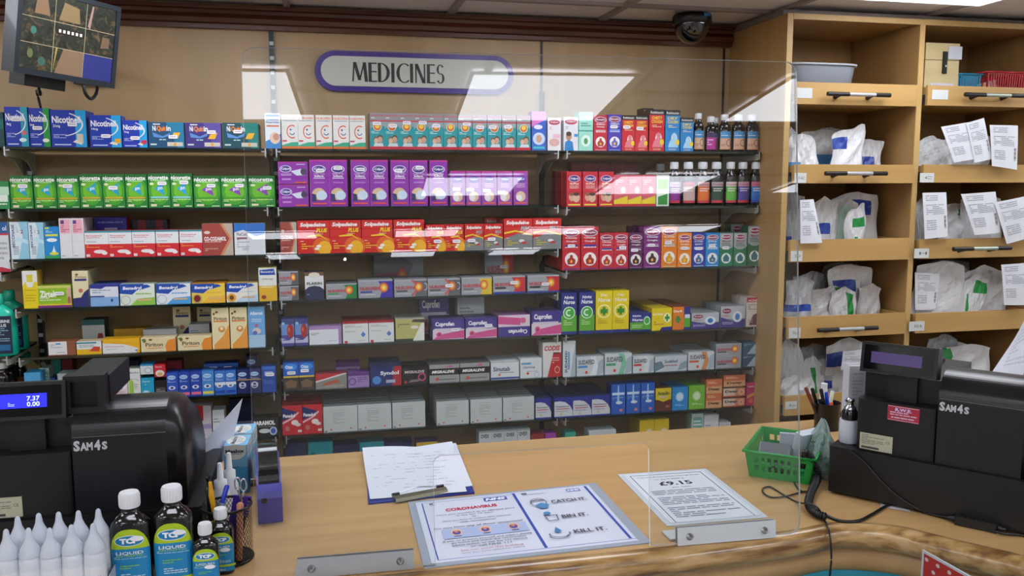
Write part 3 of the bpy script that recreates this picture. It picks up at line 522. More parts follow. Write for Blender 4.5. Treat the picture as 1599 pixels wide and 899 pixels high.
kind('sol', 'painkiller_carton', 'medicine box', 'red soluble painkiller carton, yellow lettering', 'b81a18', solp('', 0, 'PLUS'), .055, None)
kind('sols', 'painkiller_carton', 'medicine box', 'small red painkiller carton', 'b81a18', solp('', 0, 'PLUS'), .05, (.7, .3))
kind('solm', 'painkiller_carton', 'medicine box', 'small red and grey painkiller carton', 'b81a18', solp('', 1, 'MAX'), .05, (.3, .4))
kind('solM', 'painkiller_carton', 'medicine box', 'large red and grey painkiller carton', 'b81a18', solp('', 1, 'MAX'), .06, None)
for kk, ds, c, c2, l1, l2, bd in (('br', 'tall red chesty-cough carton', 'c4202e', '3a3f9c', 'Chesty', 'Coughs', 'a82a20'), ('brs', 'small red chesty-cough carton', 'c8263a', '3a3f9c', 'Chesty', 'Coughs', 'b03a2a'),
        ('bd', 'small dark plum cough carton', '5c1c50', '9a6a98', 'Chesty', 'Coughs', '3a2430'), ('bp', 'tall purple cough carton', '7a2474', 'b080b8', 'Chesty', 'Coughs', '4a2430'), ('bo', 'tall orange tickly-cough carton', 'e07c1c', 'b8c8a0', 'Dry & Tickly', 'Coughs', 'd8a020'),
        ('bos', 'small orange tickly-cough carton', 'e6821c', 'b8c8a0', 'Dry & Tickly', 'Coughs', 'd8a020'), ('bb', 'dark blue dry-cough carton', '2438a0', 'c0d0e8', 'Dry Coughs', 'NIGHT', '1a6ab0'), ('bl', 'light blue dry-cough carton', '1484c8', 'c0d8f0', 'Dry', 'Coughs', '1a6aa0')):
    kind(kk, 'cough_syrup_carton', 'medicine box', ds, c, beny(c, c2, l1, l2, bd), .05, (.5, .56))
def bgreen(c): return [('r', 0, .5, 1, 1, '9aa4a4'), ('p', [(0, 0), (1, 0), (1, .58), (.5, .46), (0, .58)], c), ('e', .5, .88, .42, .085, 'd8d4e0'), ('e', .5, .88, .37, .07, '8c1c48'), ('t', 'Benylin', .5, .88, .62, .06, 'f4f2f4'), ('t', 'Mucus', .5, .76, .6, .06, '903048'), ('l', .15, .58, .85, .7, 3, '5a6a6a'), ('e', .5, .24, .37, None, 'e0ece8'), ('p', [(.3, .14), (.7, .14), (.74, .26), (.55, .36), (.45, .36), (.26, .26)], '2a6a78')]
kind('bg', 'cough_syrup_carton', 'medicine box', 'green and grey mucus-cough carton', '1c6a4c', bgreen('17744a'), .05, (.5, .56))
kind('bG', 'cough_syrup_carton', 'medicine box', 'tall dark green mucus-cough carton', '14502c', bgreen('14602c'), .05)
kind('yel', 'allergy_carton', 'medicine box', 'tall bright yellow allergy carton', 'd8c41a', [('r', 0, 0, 1, 1, 'e2cc14'), ('p', [(0, .6), (.2, .72), (.35, .56), (.65, .56), (.8, .72), (1, .68), (1, 1), (0, 1)], 'e0e0e0'), ('r', .3, .7, .7, .9, 'd8c83c'), ('l', .1, .15, .9, .5, 5, 'c8a814')], .05, side='c8a040')
kind('zir', 'allergy_carton', 'medicine box', 'lime green allergy tablet carton', '9ab82c', [('r', 0, 0, .87, 1, '8cbc1c'), ('r', .87, 0, 1, 1, 'c8a890'), ('e', .93, .3, .05, .2, 'a8604c'), ('r', 0, .88, 1, 1, 'c8cc6a'), ('t', 'Zirtek', .32, .62, .5, .3, 'f0f4e8', {'b': .04}), ('l', .06, .28, .7, .46, 2, 'e0eac8'), ('r', 0, .1, 1, .17, 'd8c02c'), ('r', 0, 0, 1, .1, '7a2a78')], .055, (.68, .6))
kind('cream', 'children_allergy_carton', 'medicine box', 'tall cream syrup carton, navy foot', 'd2c89c', [('r', 0, 0, 1, 1, 'dcd4aa'), ('t', 'Piriton', .55, .83, .7, .07, '7a5a3a'), ('r', .14, .72, .9, .78, '2c2c74'), ('e', .5, .45, .14, .06, 'b8705a'), ('p', [(0, 0), (1, 0), (1, .5), (.7, .4), (.5, .26), (0, .24)], '262a6c'), ('e', .3, .9, .1, .03, '8a5030')], .06)
kind('bluew', 'medicine_carton', 'medicine box', 'blue and white tablet carton', '4a5aa8', [('r', 0, 0, 1, 1, 'd4dae4'), ('p', [(0, .84), (.4, .8), (.55, .9), (1, .9), (1, 1), (0, 1)], '2c2f8c'), ('l', .08, .56, .8, .76, 2, '8a94a8'), ('r', 0, 0, 1, .42, '7fa8d8'), ('e', .76, .26, .04, .08, '2a3a80'), ('r', 0, .42, .5, .48, '2a3a80')], .06)
def benad(c, c2, h='f'): return [('r', 0, 0, 1, 1, c), ('p', [(0, .56), (.35, .5), (.7, 1), (0, 1)], '1c4aa8'), ('p', [(.05, .96), (.8, .96), (.9, .86), (.6, .72), (0, .6)], '1c4aa8'), ('t', 'Benadryl', .36, .79, .54, .2, 'f0f2f4', {'b': .03, 's': .1}), ('l', .45, .44, .9, .56, 1, c2), ('p', [(.3, 0), (1, 0), (1, .36), (.5, .3)], c2), ('o', .16, .24, .14, .22, .9, '8f98a0'), ('r', .5, .2, .9, .28, 'd8b080')]
kind('ben1', 'allergy_carton', 'medicine box', 'white and green hayfever carton', 'a8b8b0', benad('d8e2d4', '8cc04a'), .055, None)
kind('ben2', 'allergy_carton', 'medicine box', 'white and blue hayfever carton', 'a8b8c0', benad('dce4ea', '4a9cd8'), .055, None)
kind('ben3', 'allergy_carton', 'medicine box', 'yellow and orange hayfever carton', 'd8942c', benad('e6c84c', 'e8b03a')+[('e', .16, .24, .1, .18, '7a1c18')], .055, None)
kind('ben4', 'allergy_carton', 'medicine box', 'cream and blue hayfever carton', 'd0b060', benad('e4e0d0', 'b8cce0')+[('e', .16, .24, .14, .22, 'e0a030'), ('e', .16, .24, .07, .12, '6a4030')], .055, None)
kind('benT', 'children_allergy_carton', 'medicine box', 'tall white and yellow hayfever carton', 'dcc050', [('r', 0, 0, 1, .46, 'e0b020'), ('r', 0, .46, 1, 1, 'e2e2dc'), ('p', [(.06, .78), (.94, .78), (.86, .97), (.06, .93)], '1c4aa8'), ('t', 'Benadryl', .48, .87, .7, .07, 'f2f2f4'), ('t', 'Allergy', .5, .66, .66, .06, '9a9a90'), ('l', .1, .34, .8, .44, 1, 'f0e0a0'), ('e', .26, .12, .14, .06, '9c2c1c')], .05)
def nuro(bg, edge, dot='e0702c'): return [('r', 0, 0, 1, 1, '9a9ca2'), ('p', [(.62, 0), (1, 0), (1, 1), (.55, 1), (.72, .5)], edge), ('r', 0, .92, 1, 1, 'a8aab0'), ('e', .74, .56, .13, .28, 'd8602c'), ('e', .74, .56, .09, .19, 'efb03a'), ('e', .74, .56, .04, .09, 'f8e080'), ('t', 'NUROFEN', .33, .52, .56, .2, 'c03040', {'b': .03}), ('r', .06, .28, .4, .38, bg), ('l', .06, .12, .5, .2, 1, 'dadade')]
kind('nst', 'painkiller_carton', 'medicine box', 'silver painkiller carton, dark swirl', '85878c', nuro('7a7a80', '5a5c60'), .05, None)
kind('flar', 'joint_pain_carton', 'medicine box', 'white and navy joint-pain carton', '1c2450', [('r', 0, .34, 1, .86, 'dedede'), ('r', 0, 0, 1, .34, '20264c'), ('p', [(0, .3), (1, .3), (1, .36), (.8, .46), (.5, .5), (.2, .46), (0, .36)], '20264c'), ('r', 0, .86, 1, 1, '6a4a2c'), ('e', .5, .88, .3, .1, 'dcd4c8'), ('t', 'FLARIN', .5, .58, .8, .1, '2a2a34', {'b': .03}), ('l', .1, .14, .6, .2, 1, 'c0c4d4')], .05)
kind('ng', 'painkiller_carton', 'medicine box', 'silver and green painkiller carton', '6a6c70', nuro('2f9c5a', '1c7a3c'), .055, None)
kind('nb', 'painkiller_carton', 'medicine box', 'silver and violet-blue painkiller carton', '8a8c92', nuro('2c4a9c', '32249c'), .055, None)
kind('nx', 'painkiller_carton', 'medicine box', 'silver express painkiller carton', '8a8c92', [*nuro('4a4c50', '5c5e62'), ('p', [(.5, .98), (.58, .98), (.7, .72), (.66, .66)], 'd04a4a'), ('p', [(.5, .04), (.58, .04), (.7, .36), (.66, .4)], 'd04a4a'), ('o', .93, .56, .08, .22, .8, 'd8dadc', -100, 100)], .055, (.7, .55))
kind('ny', 'painkiller_carton', 'medicine box', 'silver and yellow painkiller carton', '8a8c92', nuro('6a6c70', 'd8b82c'), .055, None)
kind('nr', 'painkiller_carton', 'medicine box', 'silver and red painkiller carton', '8a8c92', nuro('1c1c20', 'c42030')+[('r', 0, 0, 1, .1, '2a3a90')], .055, (.6, .56))
kind('nbig', 'painkiller_carton', 'medicine box', 'big silver painkiller outer box', '5c5e62', [('r', 0, 0, 1, 1, '606266'), ('p', [(.5, 1), (.8, .7), (.7, .4), (1, .3), (1, 1)], '7e8084'), ('e', .57, .42, .1, .2, 'b84a38'), ('e', .57, .42, .06, .12, 'c88050'), ('t', 'NUROFEN', .25, .42, .42, .16, '902c44', {'b': .04}), ('r', .03, .24, .4, .3, '3a3c40')], .06)
kind('nnT', 'cold_remedy_carton', 'medicine box', 'tall blue-green night cold carton', '1c2c74', [('r', 0, .44, 1, 1, '1d2c82'), ('r', 0, .07, 1, .46, '5aa82c'), ('r', 0, 0, 1, .07, '1d2c82'), ('t', 'Night', .5, .88, .62, .09, 'f0f2f8', {'b': .03, 's': .15}), ('t', 'Nurse', .5, .78, .74, .1, 'f0f2f8', {'b': .03, 's': .15}), ('e', .5, .52, .4, None, 'd8f0d8'), ('e', .5, .52, .34, None, '3fae3a'), ('o', .5, .52, .22, None, .6, 'e8f6e8', 60, 300), ('l', .15, .2, .7, .34, 3, 'c8e8a0')], .055)
kind('dnT', 'cold_remedy_carton', 'medicine box', 'tall yellow day cold carton', 'c8b00c', [('r', 0, .07, 1, 1, 'e4cc10'), ('r', 0, 0, 1, .07, '1d2c82'), ('t', 'Day', .5, .9, .45, .08, 'f4ecc8', {'b': .03, 's': .15}), ('t', 'Nurse', .5, .79, .74, .1, 'f4ecd8', {'b': .03, 's': .15}), ('e', .5, .52, .4, None, 'f4f0c0'), ('e', .5, .52, .34, None, 'e4cc10'), ('r', .42, .42, .58, .62, '2c8c34'), ('r', .28, .47, .72, .57, '2c8c34'), ('l', .15, .2, .7, .34, 3, 'b89c10')], .055)
kind('nnS', 'cold_remedy_carton', 'medicine box', 'short blue-green night cold carton', '1c2c74', [('r', 0, .5, 1, 1, '1d2c82'), ('r', 0, .1, 1, .5, '5aa82c'), ('t', 'Night', .32, .84, .4, .14, 'f0f2f8', {'b': .03}), ('t', 'Nurse', .36, .64, .5, .15, 'f0f2f8', {'b': .03}), ('e', .8, .58, .16, .24, 'd8f0d8'), ('e', .8, .58, .12, .18, '3fae3a'), ('l', .1, .16, .6, .36, 2, 'c8e8a0')], .035)
kind('dnS', 'cold_remedy_carton', 'medicine box', 'short yellow day cold carton', 'c8b00c', [('r', 0, 0, 1, 1, 'e4cc10'), ('p', [(.4, 0), (1, 0), (1, .16), (.5, .14)], '1d2c82'), ('t', 'Day Nurse', .3, .72, .5, .14, 'f8f0d0', {'b': .03}), ('e', .76, .56, .18, .22, 'f4f0c0'), ('r', .72, .4, .8, .72, '2c8c34'), ('r', .64, .5, .88, .62, '2c8c34'), ('l', .1, .2, .6, .4, 2, 'c87a20')], .035)
kind('dnO', 'cold_remedy_carton', 'medicine box', 'orange day and night cold carton', '7a3a10', [('r', 0, 0, .64, 1, 'e07a1c'), ('r', .64, 0, 1, 1, '1d2c82'), ('r', .64, .1, 1, .5, '5aa82c'), ('t', 'Day&', .3, .8, .5, .12, 'f8f0e0', {'b': .03}), ('r', .22, .3, .38, .6, '2c8c34'), ('r', .14, .4, .46, .5, '2c8c34'), ('r', .68, .5, .98, .66, 'd8dcf0')], .03)
kind('cf1', 'cold_remedy_carton', 'medicine box', 'silver and purple cold tablet carton', '8a8c92', [('r', 0, .4, 1, 1, 'b4b8be'), ('p', [(0, 0), (1, 0), (1, .4), (.5, .3), (0, .5)], '3a2f80'), ('e', .24, .78, .18, .12, '8c1c48'), ('t', 'Benylin', .24, .78, .26, .08, 'f2f2f4'), ('e', .68, .5, .2, .26, 'dfe4ec'), ('e', .68, .5, .1, .16, '2c78b8'), ('t', '4 FLU', .2, .55, .26, .1, 'b03048'), ('l', .06, .12, .5, .26, 2, 'b8b4d8')], .035)
kind('aches', 'cold_remedy_carton', 'medicine box', 'tall white and maroon cold carton', 'c8bcb4', [('r', 0, 0, 1, 1, 'd8d0c8'), ('r', 0, .84, 1, 1, 'c03040'), ('t', 'ACHES', .5, .9, .8, .07, 'f0e8e4'), ('l', .1, .56, .8, .76, 4, '8a7a74'), ('p', [(.2, .05), (1, .05), (1, .5), (.5, .4)], '6a2230'), ('l', .1, .1, .5, .24, 2, 'a09088')], .055)
def small(k2, cat, ds, c, arts, d=.05, **kw): kind(k2, 'medicine_carton', 'medicine box', ds, c, arts, d, **kw)
small('whitelab', '', 'brown carton with white label', '8a5238', [('r', .0, .06, .68, .98, 'dcdcde'), ('l', .1, .5, .5, .8, 3, '9a9aa4'), ('r', .28, .78, .46, .88, '3a8ac0'), ('l', .3, .14, .6, .24, 1, '8a8a90')], side='8a5238', top='8a5238')
small('anti1', '', 'white and yellow antihistamine carton', 'c8b088', [('r', 0, 0, 1, .4, 'e0b01c'), ('r', 0, .4, 1, 1, 'd8dcdc'), ('r', 0, .82, .8, .94, '3a8a94'), ('l', .1, .5, .7, .72, 2, '8a9498'), ('p', [(.5, .25), (.9, .2), (.95, .55), (.7, .6)], 'c8402c')])
small('chlor', '', 'yellow antihistamine tablet carton', 'd09c10', [('r', 0, 0, 1, 1, 'e2ac14'), ('p', [(0, .0), (.9, 0), (.96, .3), (.6, .6), (0, .72)], 'dadbd8'), ('t', 'Chlorphenamine', .32, .46, .52, .1, 'b83a3a'), ('l', .1, .22, .4, .3, 1, 'a8a8a8'), ('e', .9, .16, .03, .05, '4a5aa0')])
kind('pir', 'allergy_carton', 'medicine box', 'cream and orange allergy tablet carton', 'd4c098', [('r', 0, 0, 1, 1, 'ded0a4'), ('p', [(.72, 0), (1, 0), (1, .9), (.78, .8), (.7, .4)], 'e08a30'), ('t', 'Piriton', .38, .5, .5, .28, '5c4030', {'b': .02}), ('e', .1, .78, .05, .1, '6a3c20'), ('e', .28, .85, .05, .07, '7a4a28'), ('p', [(.02, .9), (.14, .95), (.1, .6)], '5a7a30'), ('l', .18, .18, .62, .28, 1, 'd87a30')], .055)
kind('pirT', 'children_allergy_carton', 'medicine box', 'tall cream and orange syrup carton', 'd2c294', [('r', 0, 0, 1, 1, 'e0d4a8'), ('p', [(.1, 0), (1, 0), (1, .6), (.6, .3), (.1, .1)], 'e09a44'), ('t', 'Piriton', .5, .74, .74, .09, '5c4030', {'b': .02}), ('r', .1, .66, .9, .69, 'd87830'), ('e', .56, .48, .2, .075, 'd08a40'), ('e', .56, .5, .1, .04, 'f0dcb0'), ('e', .14, .86, .06, .03, '6a3c20'), ('e', .3, .9, .08, .03, '7a5030')], .06)
kind('aller', 'children_allergy_carton', 'medicine box', 'pale blue children syrup carton', '86b0d8', [('r', 0, 0, 1, 1, '6aa8dc'), ('r', 0, 0, 1, .3, 'a8c8e0'), ('t', 'Allertel', .5, .84, .76, .08, 'f0f4f8', {'b': .03}), ('l', .2, .6, .8, .7, 2, 'd0e4f4'), ('e', .5, .54, .1, .04, 'c04878'), ('e', .5, .4, .26, .08, 'd8c8c0'), ('e', .4, .36, .14, .05, '5a6ac0')], .06)
kind('apple', 'medicine_carton', 'medicine box', 'purple-blue carton picturing red fruit', '3a3a80', [('r', 0, 0, 1, 1, '47428c'), ('r', 0, .4, 1, .8, '6a8cc8'), ('r', 0, .8, 1, 1, '39407e'), ('e', .7, .55, .26, .26, 'a82c24'), ('e', .6, .6, .08, .08, 'd86a50'), ('e', .16, .83, .12, .05, '9ac0e8'), ('p', [(0, .3), (.6, .2), (1, .36), (1, .1), (0, .1)], 'b8b8d8'), ('l', .1, .16, .6, .24, 1, '3a3a7a')], .06)
small('lilac', '', 'white tablet carton edged lilac', 'a884b8', [('r', 0, .0, .9, .84, 'dadde0'), ('l', .06, .5, .5, .66, 2, '7a7a84'), ('l', .6, .12, .85, .2, 1, 'a8a8b0')], .06)
small('ibuw', '', 'white ibuprofen carton with red top', '9c2a30', [('r', 0, 0, 1, .9, 'd8dad8'), ('r', 0, .9, 1, 1, 'a8242c'), ('l', .08, .7, .75, .82, 2, '9a9a9a'), ('l', .08, .46, .5, .56, 1, 'b0b0b0'), ('p', [(.7, .38), (.8, .52), (.9, .38), (.8, .26)], '5a7ac8'), ('e', .12, .06, .07, .06, 'c03038'), ('l', .6, .06, .9, .12, 1, 'a0a0a0')], .06, top='8c1c24')
small('olive', '', 'olive and cream tablet carton', '8a8a5a', [('r', 0, .1, 1, 1, 'b4b06a'), ('p', [(.6, 0), (1, 0), (1, .8), (.9, .8)], 'e0e0d4'), ('r', .0, 0, .6, .1, '3c4430'), ('p', [(.55, .86), (1, .82), (1, .97), (.62, .98)], '3a3c2c'), ('l', .08, .6, .5, .78, 2, '6a6a3c'), ('e', .66, .62, .14, .08, 'e0dcc8')], .06, top='b8b8b0')
def cup(c): return [('r', 0, .5, 1, 1, '3a2c84'), ('r', 0, 0, 1, .5, 'd8c8d4'), ('p', [(.0, .0), (.24, .25), (1, .44), (1, .04)], 'd04c8c'), ('e', .2, .24, .09, .14, 'd8608c'), ('e', .2, .24, .05, .08, 'a82458'), ('t', 'Cuprofen', .38, .75, .6, .28, 'f0eef6', {'b': .04}), ('r', .04, .5, .9, .56, 'cfc8dc')]
kind('cup', 'painkiller_carton', 'medicine box', 'violet and pink ibuprofen carton', '4a3a80', cup(0), .05, (.74, .5), top='463a7c')
kind('cupi', 'painkiller_carton', 'medicine box', 'upside-down violet and pink ibuprofen carton', 'a85a94', [('r', 0, 0, 1, .46, '3a2c84'), ('r', 0, .46, 1, 1, 'd8c8d4'), ('p', [(0, .6), (.7, .52), (.7, .86), (0, .96)], 'd04c8c'), ('e', .78, .74, .09, .14, 'd8608c'), ('t', 'Cuprofen', .62, .24, .6, .26, 'f0eef6', {'b': .04, 'rot': 180})], .05, top='a060a0')
small('white', '', 'plain white dispensary carton', 'c8cad0', [('r', 0, 0, 1, .8, 'd4d6da'), ('l', .08, .5, .6, .7, 2, '8f929a'), ('l', .1, .12, .4, .2, 1, 'a8aab0')], .055)
small('slim', '', 'slim mustard yellow carton', 'b98f18', [('r', 0, 0, 1, 1, 'c8981c'), ('r', 0, 0, 1, .3, 'd4b020')], .06)
small('tealtop', '', 'white carton with dark teal top', '1f4c50', [('r', 0, 0, 1, .8, 'd0d4d0'), ('r', 0, .8, 1, 1, '1f5c60'), ('r', 0, 0, .6, .25, 'dca838'), ('p', [(.6, .15), (.95, .2), (.9, .5), (.7, .5)], 'b83c38')], .06)
small('sint', '', 'green and blue eye-drop carton', '1c7a5c', [('r', 0, .3, 1, 1, '14805c'), ('p', [(0, 0), (1, 0), (1, 1), (.6, .5)], '2c78c0'), ('t', 'Systane', .42, .84, .7, .1, 'd8f0e4'), ('e', .42, .5, .34, .07, 'c8e4d8'), ('p', [(0, 0), (.6, 0), (0, .3)], '50b8c8')], .05)
small('eyeb', '', 'white eye-care carton with blue eye', 'd0c8c0', [('r', 0, 0, 1, 1, 'd8ccc8'), ('r', .05, .88, .95, 1, 'c83838'), ('t', 'Optrex', .46, .72, .7, .06, '5a6aa8'), ('e', .5, .44, .4, .09, 'efe8e8'), ('e', .5, .44, .14, .08, '3a5a98'), ('e', .5, .44, .06, .035, '101828'), ('l', .1, .14, .8, .28, 2, 'c0a09a')], .05)
small('eyeg', '', 'white eye-care carton with green bottle', 'c8ccc4', [('r', 0, .06, 1, 1, 'd8dcd8'), ('r', 0, 0, 1, .06, '2c3468'), ('p', [(.06, .06), (.44, .06), (.44, .56), (.3, .66), (.1, .6)], '94c048'), ('o', .45, .58, .4, .1, .9, '6a5048', 10, 170), ('t', 'Murine', .5, .88, .8, .06, '7a7a80'), ('l', .5, .3, .9, .5, 3, '9a9a9a')], .05)
small('tealS', '', 'turquoise eye-drop carton', '1a8ca8', [('r', 0, 0, 1, 1, '1f9cc0'), ('t', 'Optrex', .4, .82, .6, .1, 'd0ecf4'), ('e', .36, .24, .3, .16, 'b0dce4'), ('l', .3, .6, .8, .7, 1, 'c8e8f0')], .05)
small('whS', '', 'white and blue contact-lens carton', '3a8cc0', [('r', 0, 0, 1, .85, 'd0d8d8'), ('e', .6, .4, .3, .3, 'a8b8b8'), ('e', .6, .4, .2, .2, 'd8e0e0')], .05)
small('redS', '', 'red and white eye-drop carton', 'a82430', [('r', 0, .25, 1, 1, 'c42834'), ('t', 'Hycos', .4, .8, .6, .12, 'f0d8d8'), ('e', .5, .3, .4, .26, 'ddd6cc'), ('e', .5, .24, .24, .14, 'd8b060')], .05)
small('darkS', '', 'dark grey carton', '201c20', [('r', .08, .1, .92, .6, '4a4448'), ('l', .12, .2, .88, .5, 3, '9a9494'), ('r', .6, .05, .95, .3, '6a6464')], .05)
def opt(c, band, g='d8dce8'): return [('r', 0, 0, 1, 1, c), ('e', .45, .8, .36, .09, 'a8c8ec'), ('t', 'Optrex', .45, .8, .5, .05, '1c3c90'), ('l', .1, .58, .8, .68, 2, 'b0bce0'), ('e', .45, .38, .3, .08, g), ('e', .45, .38, .14, .05, '2c3c8c'), ('r', .06, .06, .94, .17, band)]
kind('op1', 'eye_drop_carton', 'medicine box', 'blue eye-drop carton, orange foot', '24409c', opt('2850b4', 'dc8a60'), .05)
kind('op2', 'eye_drop_carton', 'medicine box', 'blue eye-drop carton, pink foot', '24409c', opt('2444a8', 'd86a88'), .05)
kind('op3', 'eye_drop_carton', 'medicine box', 'light blue eye-drop carton, yellow foot', '3a78c0', opt('4488cc', 'd8d04a', 'e0e8e8'), .05)
kind('op4', 'eye_drop_carton', 'medicine box', 'blue eye-drop carton, white band', '24489c', opt('3c74c4', '2444a0', 'e8e8e0')+[('r', 0, .4, 1, .52, 'd8e0e8')], .05)
kind('op5', 'eye_drop_carton', 'medicine box', 'navy eye-drop carton with eye ring', '1a2450', opt('1e2a60', '1e2a60')+[('o', .45, .34, .3, .14, .7, 'c8ccd8'), ('r', 0, .55, 1, .58, 'd0b050')], .05)
kind('op6', 'eye_drop_carton', 'medicine box', 'plain royal blue eye-drop carton', '1c3f90', [('r', 0, 0, 1, 1, '1f4aa4'), ('r', 0, .88, 1, 1, '3a6cc4'), ('r', .2, .64, .8, .8, 'a8b8d8'), ('l', .15, .3, .85, .5, 3, '5a7cc8')], .05, (.5, .72))
kind('nsn', 'sleep_aid_carton', 'medicine box', 'blue night-time carton, yellow band', '1c3a88', [('r', 0, 0, 1, 1, '3a3434'), ('r', 0, .5, 1, 1, '1c58b8'), ('e', .5, .84, .42, .12, '2c8ce0'), ('t', 'Otex', .4, .84, .5, .12, 'f0f4f8', {'b': .03}), ('r', 0, .46, 1, .52, 'd8b840'), ('p', [(.2, .1), (.8, .1), (.9, .3), (.5, .4), (.1, .3)], '7a5a44')], .05, (.5, .68))
kind('para', 'medicine_carton', 'medicine box', 'grey and red slanted-stripe carton', '8a3038', [('r', 0, 0, 1, 1, '8a8a86'), ('p', [(0, .5), (.9, 1), (0, 1)], 'c03038'), ('p', [(0, .44), (1, .96), (1, 1), (.9, 1), (0, .54)], 'd8d8d8'), ('p', [(.2, .2), (.8, .4), (.7, .6), (.3, .4)], 'b85a40'), ('l', .3, .1, .9, .2, 1, 'c8b080')], .05)
kind('purp', 'medicine_carton', 'medicine box', 'lilac carton with ring pattern', '6a3a88', [('r', 0, 0, 1, 1, 'a080b8'), ('r', 0, .8, 1, 1, '5a2c74'), ('o', .2, .4, .18, .26, .7, '6a4a98'), ('l', .45, .3, .9, .7, 3, '6a4a80')], .05)
kind('synd', 'painkiller_carton', 'medicine box', 'navy and red headache carton', '1a2450', [('r', 0, 0, 1, 1, '1c2c6c'), ('p', [(.7, 0), (1, 0), (1, 1), (.78, 1)], 'b02430'), ('e', .2, .26, .14, .18, '4a8cd0'), ('t', 'Syndol', .62, .54, .6, .22, 'e8e8f0', {'b': .04}), ('r', .5, .12, .8, .26, 'a8b0c8'), ('r', 0, .85, 1, 1, '14204c')], .05, (.5, .4))
kind('midb', 'painkiller_carton', 'medicine box', 'black migraine tablet carton, pink ring', '141214', [('r', 0, 0, 1, 1, '161416'), ('t', 'MIGRALEVE', .45, .72, .76, .16, 'd8c8c8', {'b': .03}), ('o', .74, .4, .16, .24, .66, 'c04878'), ('p', [(.2, .1), (.6, .14), (.7, .3), (.3, .26)], '7a7074'), ('e', .1, .14, .05, .08, 'c83028')], .05)
kind('migr', 'painkiller_carton', 'medicine box', 'black and silver migraine carton', '5a5a58', [('r', 0, 0, 1, 1, '9a9a98'), ('r', 0, .42, 1, .78, '14100c'), ('t', 'MIGRALEVE', .46, .6, .76, .16, 'f0ece4', {'b': .05, 's': .2}), ('p', [(.5, .86), (.8, .82), (.7, .96)], 'c8509c'), ('l', .3, .1, .9, .2, 1, '5a5a5a'), ('e', .26, .2, .06, .1, 'c85048')], .05)
kind('sinu', 'decongestant_carton', 'medicine box', 'white sinus tablet carton, blue foot', 'c4c8cc', [('r', 0, 0, 1, 1, 'd8dcde'), ('r', 0, .02, 1, .12, '2c3c98'), ('r', 0, .92, 1, 1, 'b8bcc0'), ('t', 'Sinutab', .38, .58, .6, .24, '1c2c5c', {'b': .02}), ('l', .3, .3, .8, .4, 1, '8a9098'), ('e', .3, .26, .04, .06, 'd85a40')], .05)
kind('sinw', 'decongestant_carton', 'medicine box', 'white sinus relief carton', 'c4c8cc', [('r', 0, 0, 1, 1, 'd8dcde'), ('r', .05, .7, .5, .8, '5a9cc8'), ('t', 'Otrivine', .4, .56, .56, .14, '5a6a8c'), ('l', .3, .3, .8, .36, 1, '9aa0a8'), ('e', .35, .24, .06, .07, 'd85030'), ('o', .76, .16, .12, .14, .8, '9cb0c8')], .05)
kind('codis', 'painkiller_carton', 'medicine box', 'tall red and white dispersible carton', 'd0ccc8', [('r', 0, 0, 1, 1, 'c02028'), ('p', [(0, 0), (.25, 0), (.6, .76), (0, .76)], 'dcd8d4'), ('r', 0, .70, 1, 1, 'dcdad6'), ('t', 'CODIS', .5, .83, .86, .15, 'bc1c24', {'b': .04, 's': .2}), ('t', '500', .72, .68, .34, .07, '1c1c20', {'b': .03}), ('l', .5, .36, .9, .56, 3, 'e8b0a8'), ('o', .78, .2, .14, .1, .8, 'e8c0b8')], .06)
kind('sudT', 'decongestant_carton', 'medicine box', 'tall white decongestant carton, vertical name', 'c8ccd0', [('r', 0, 0, 1, 1, 'd4d8da'), ('p', [(.6, 0), (1, 0), (1, 1), (.8, .6)], 'a8b8c0'), ('t', 'SUDAFED', .24, .42, .2, .62, '1c2c60', {'rot': 90, 'b': .03}), ('r', .4, .2, .52, .7, '4a90c8')], .05)
def sud(c, c2): return [('r', 0, 0, 1, 1, 'ccd2d4'), ('p', [(.5, 0), (.7, 0), (.8, .5), (.7, 1), (.5, 1), (.62, .5)], c2), ('p', [(.75, 0), (1, .1), (1, .9), (.8, .7)], 'a4b4bc'), ('t', 'SUDAFED', .36, .72, .6, .24, '20283c', {'b': .02}), ('r', .04, .42, .4, .54, c), ('e', .36, .18, .05, .08, 'd84a34')]
kind('sud1', 'decongestant_carton', 'medicine box', 'white decongestant carton, blue bar', 'b4babe', sud('3a90c8', 'dfe6ea'), .05)
kind('sud2', 'decongestant_carton', 'medicine box', 'white decongestant carton, green swirl', 'b4babe', sud('3f9c70', '7cc0a0'), .05)
kind('sud3', 'decongestant_carton', 'medicine box', 'white decongestant carton, red bar', 'b4babe', sud('c03038', 'd8dcde'), .05)
kind('sud4', 'decongestant_carton', 'medicine box', 'wide white and blue-grey decongestant carton', 'a8b0b4', [('r', 0, 0, 1, 1, 'c0c8cc'), ('p', [(0, 0), (.3, .3), (.2, .7), (0, .6)], '6a8090'), ('p', [(.7, 0), (1, .2), (1, .7), (.8, .5)], '8aa0a8'), ('t', 'Sudafed', .5, .66, .4, .2, '3a4a6c'), ('l', .3, .3, .7, .42, 1, 'b03c4c')], .05)
kind('sud5', 'decongestant_carton', 'medicine box', 'white decongestant carton, orange bar', 'b8bcc0', sud('c8642c', 'd08a5a'), .05)
kind('lem', 'cold_remedy_carton', 'medicine box', 'grey carton with red lettering and ring', '7a8088', nuro('4a5a60', '9a9c9c'), .05)
kind('tri', 'medicine_carton', 'medicine box', 'blue-grey carton with white triangle', '1c3c54', [('r', 0, 0, 1, 1, '24506c'), ('p', [(.25, .05), (1, .05), (1, .5), (.75, .85)], 'a8bcc8'), ('l', .06, .7, .5, .84, 2, '9cc0d4')], .05)
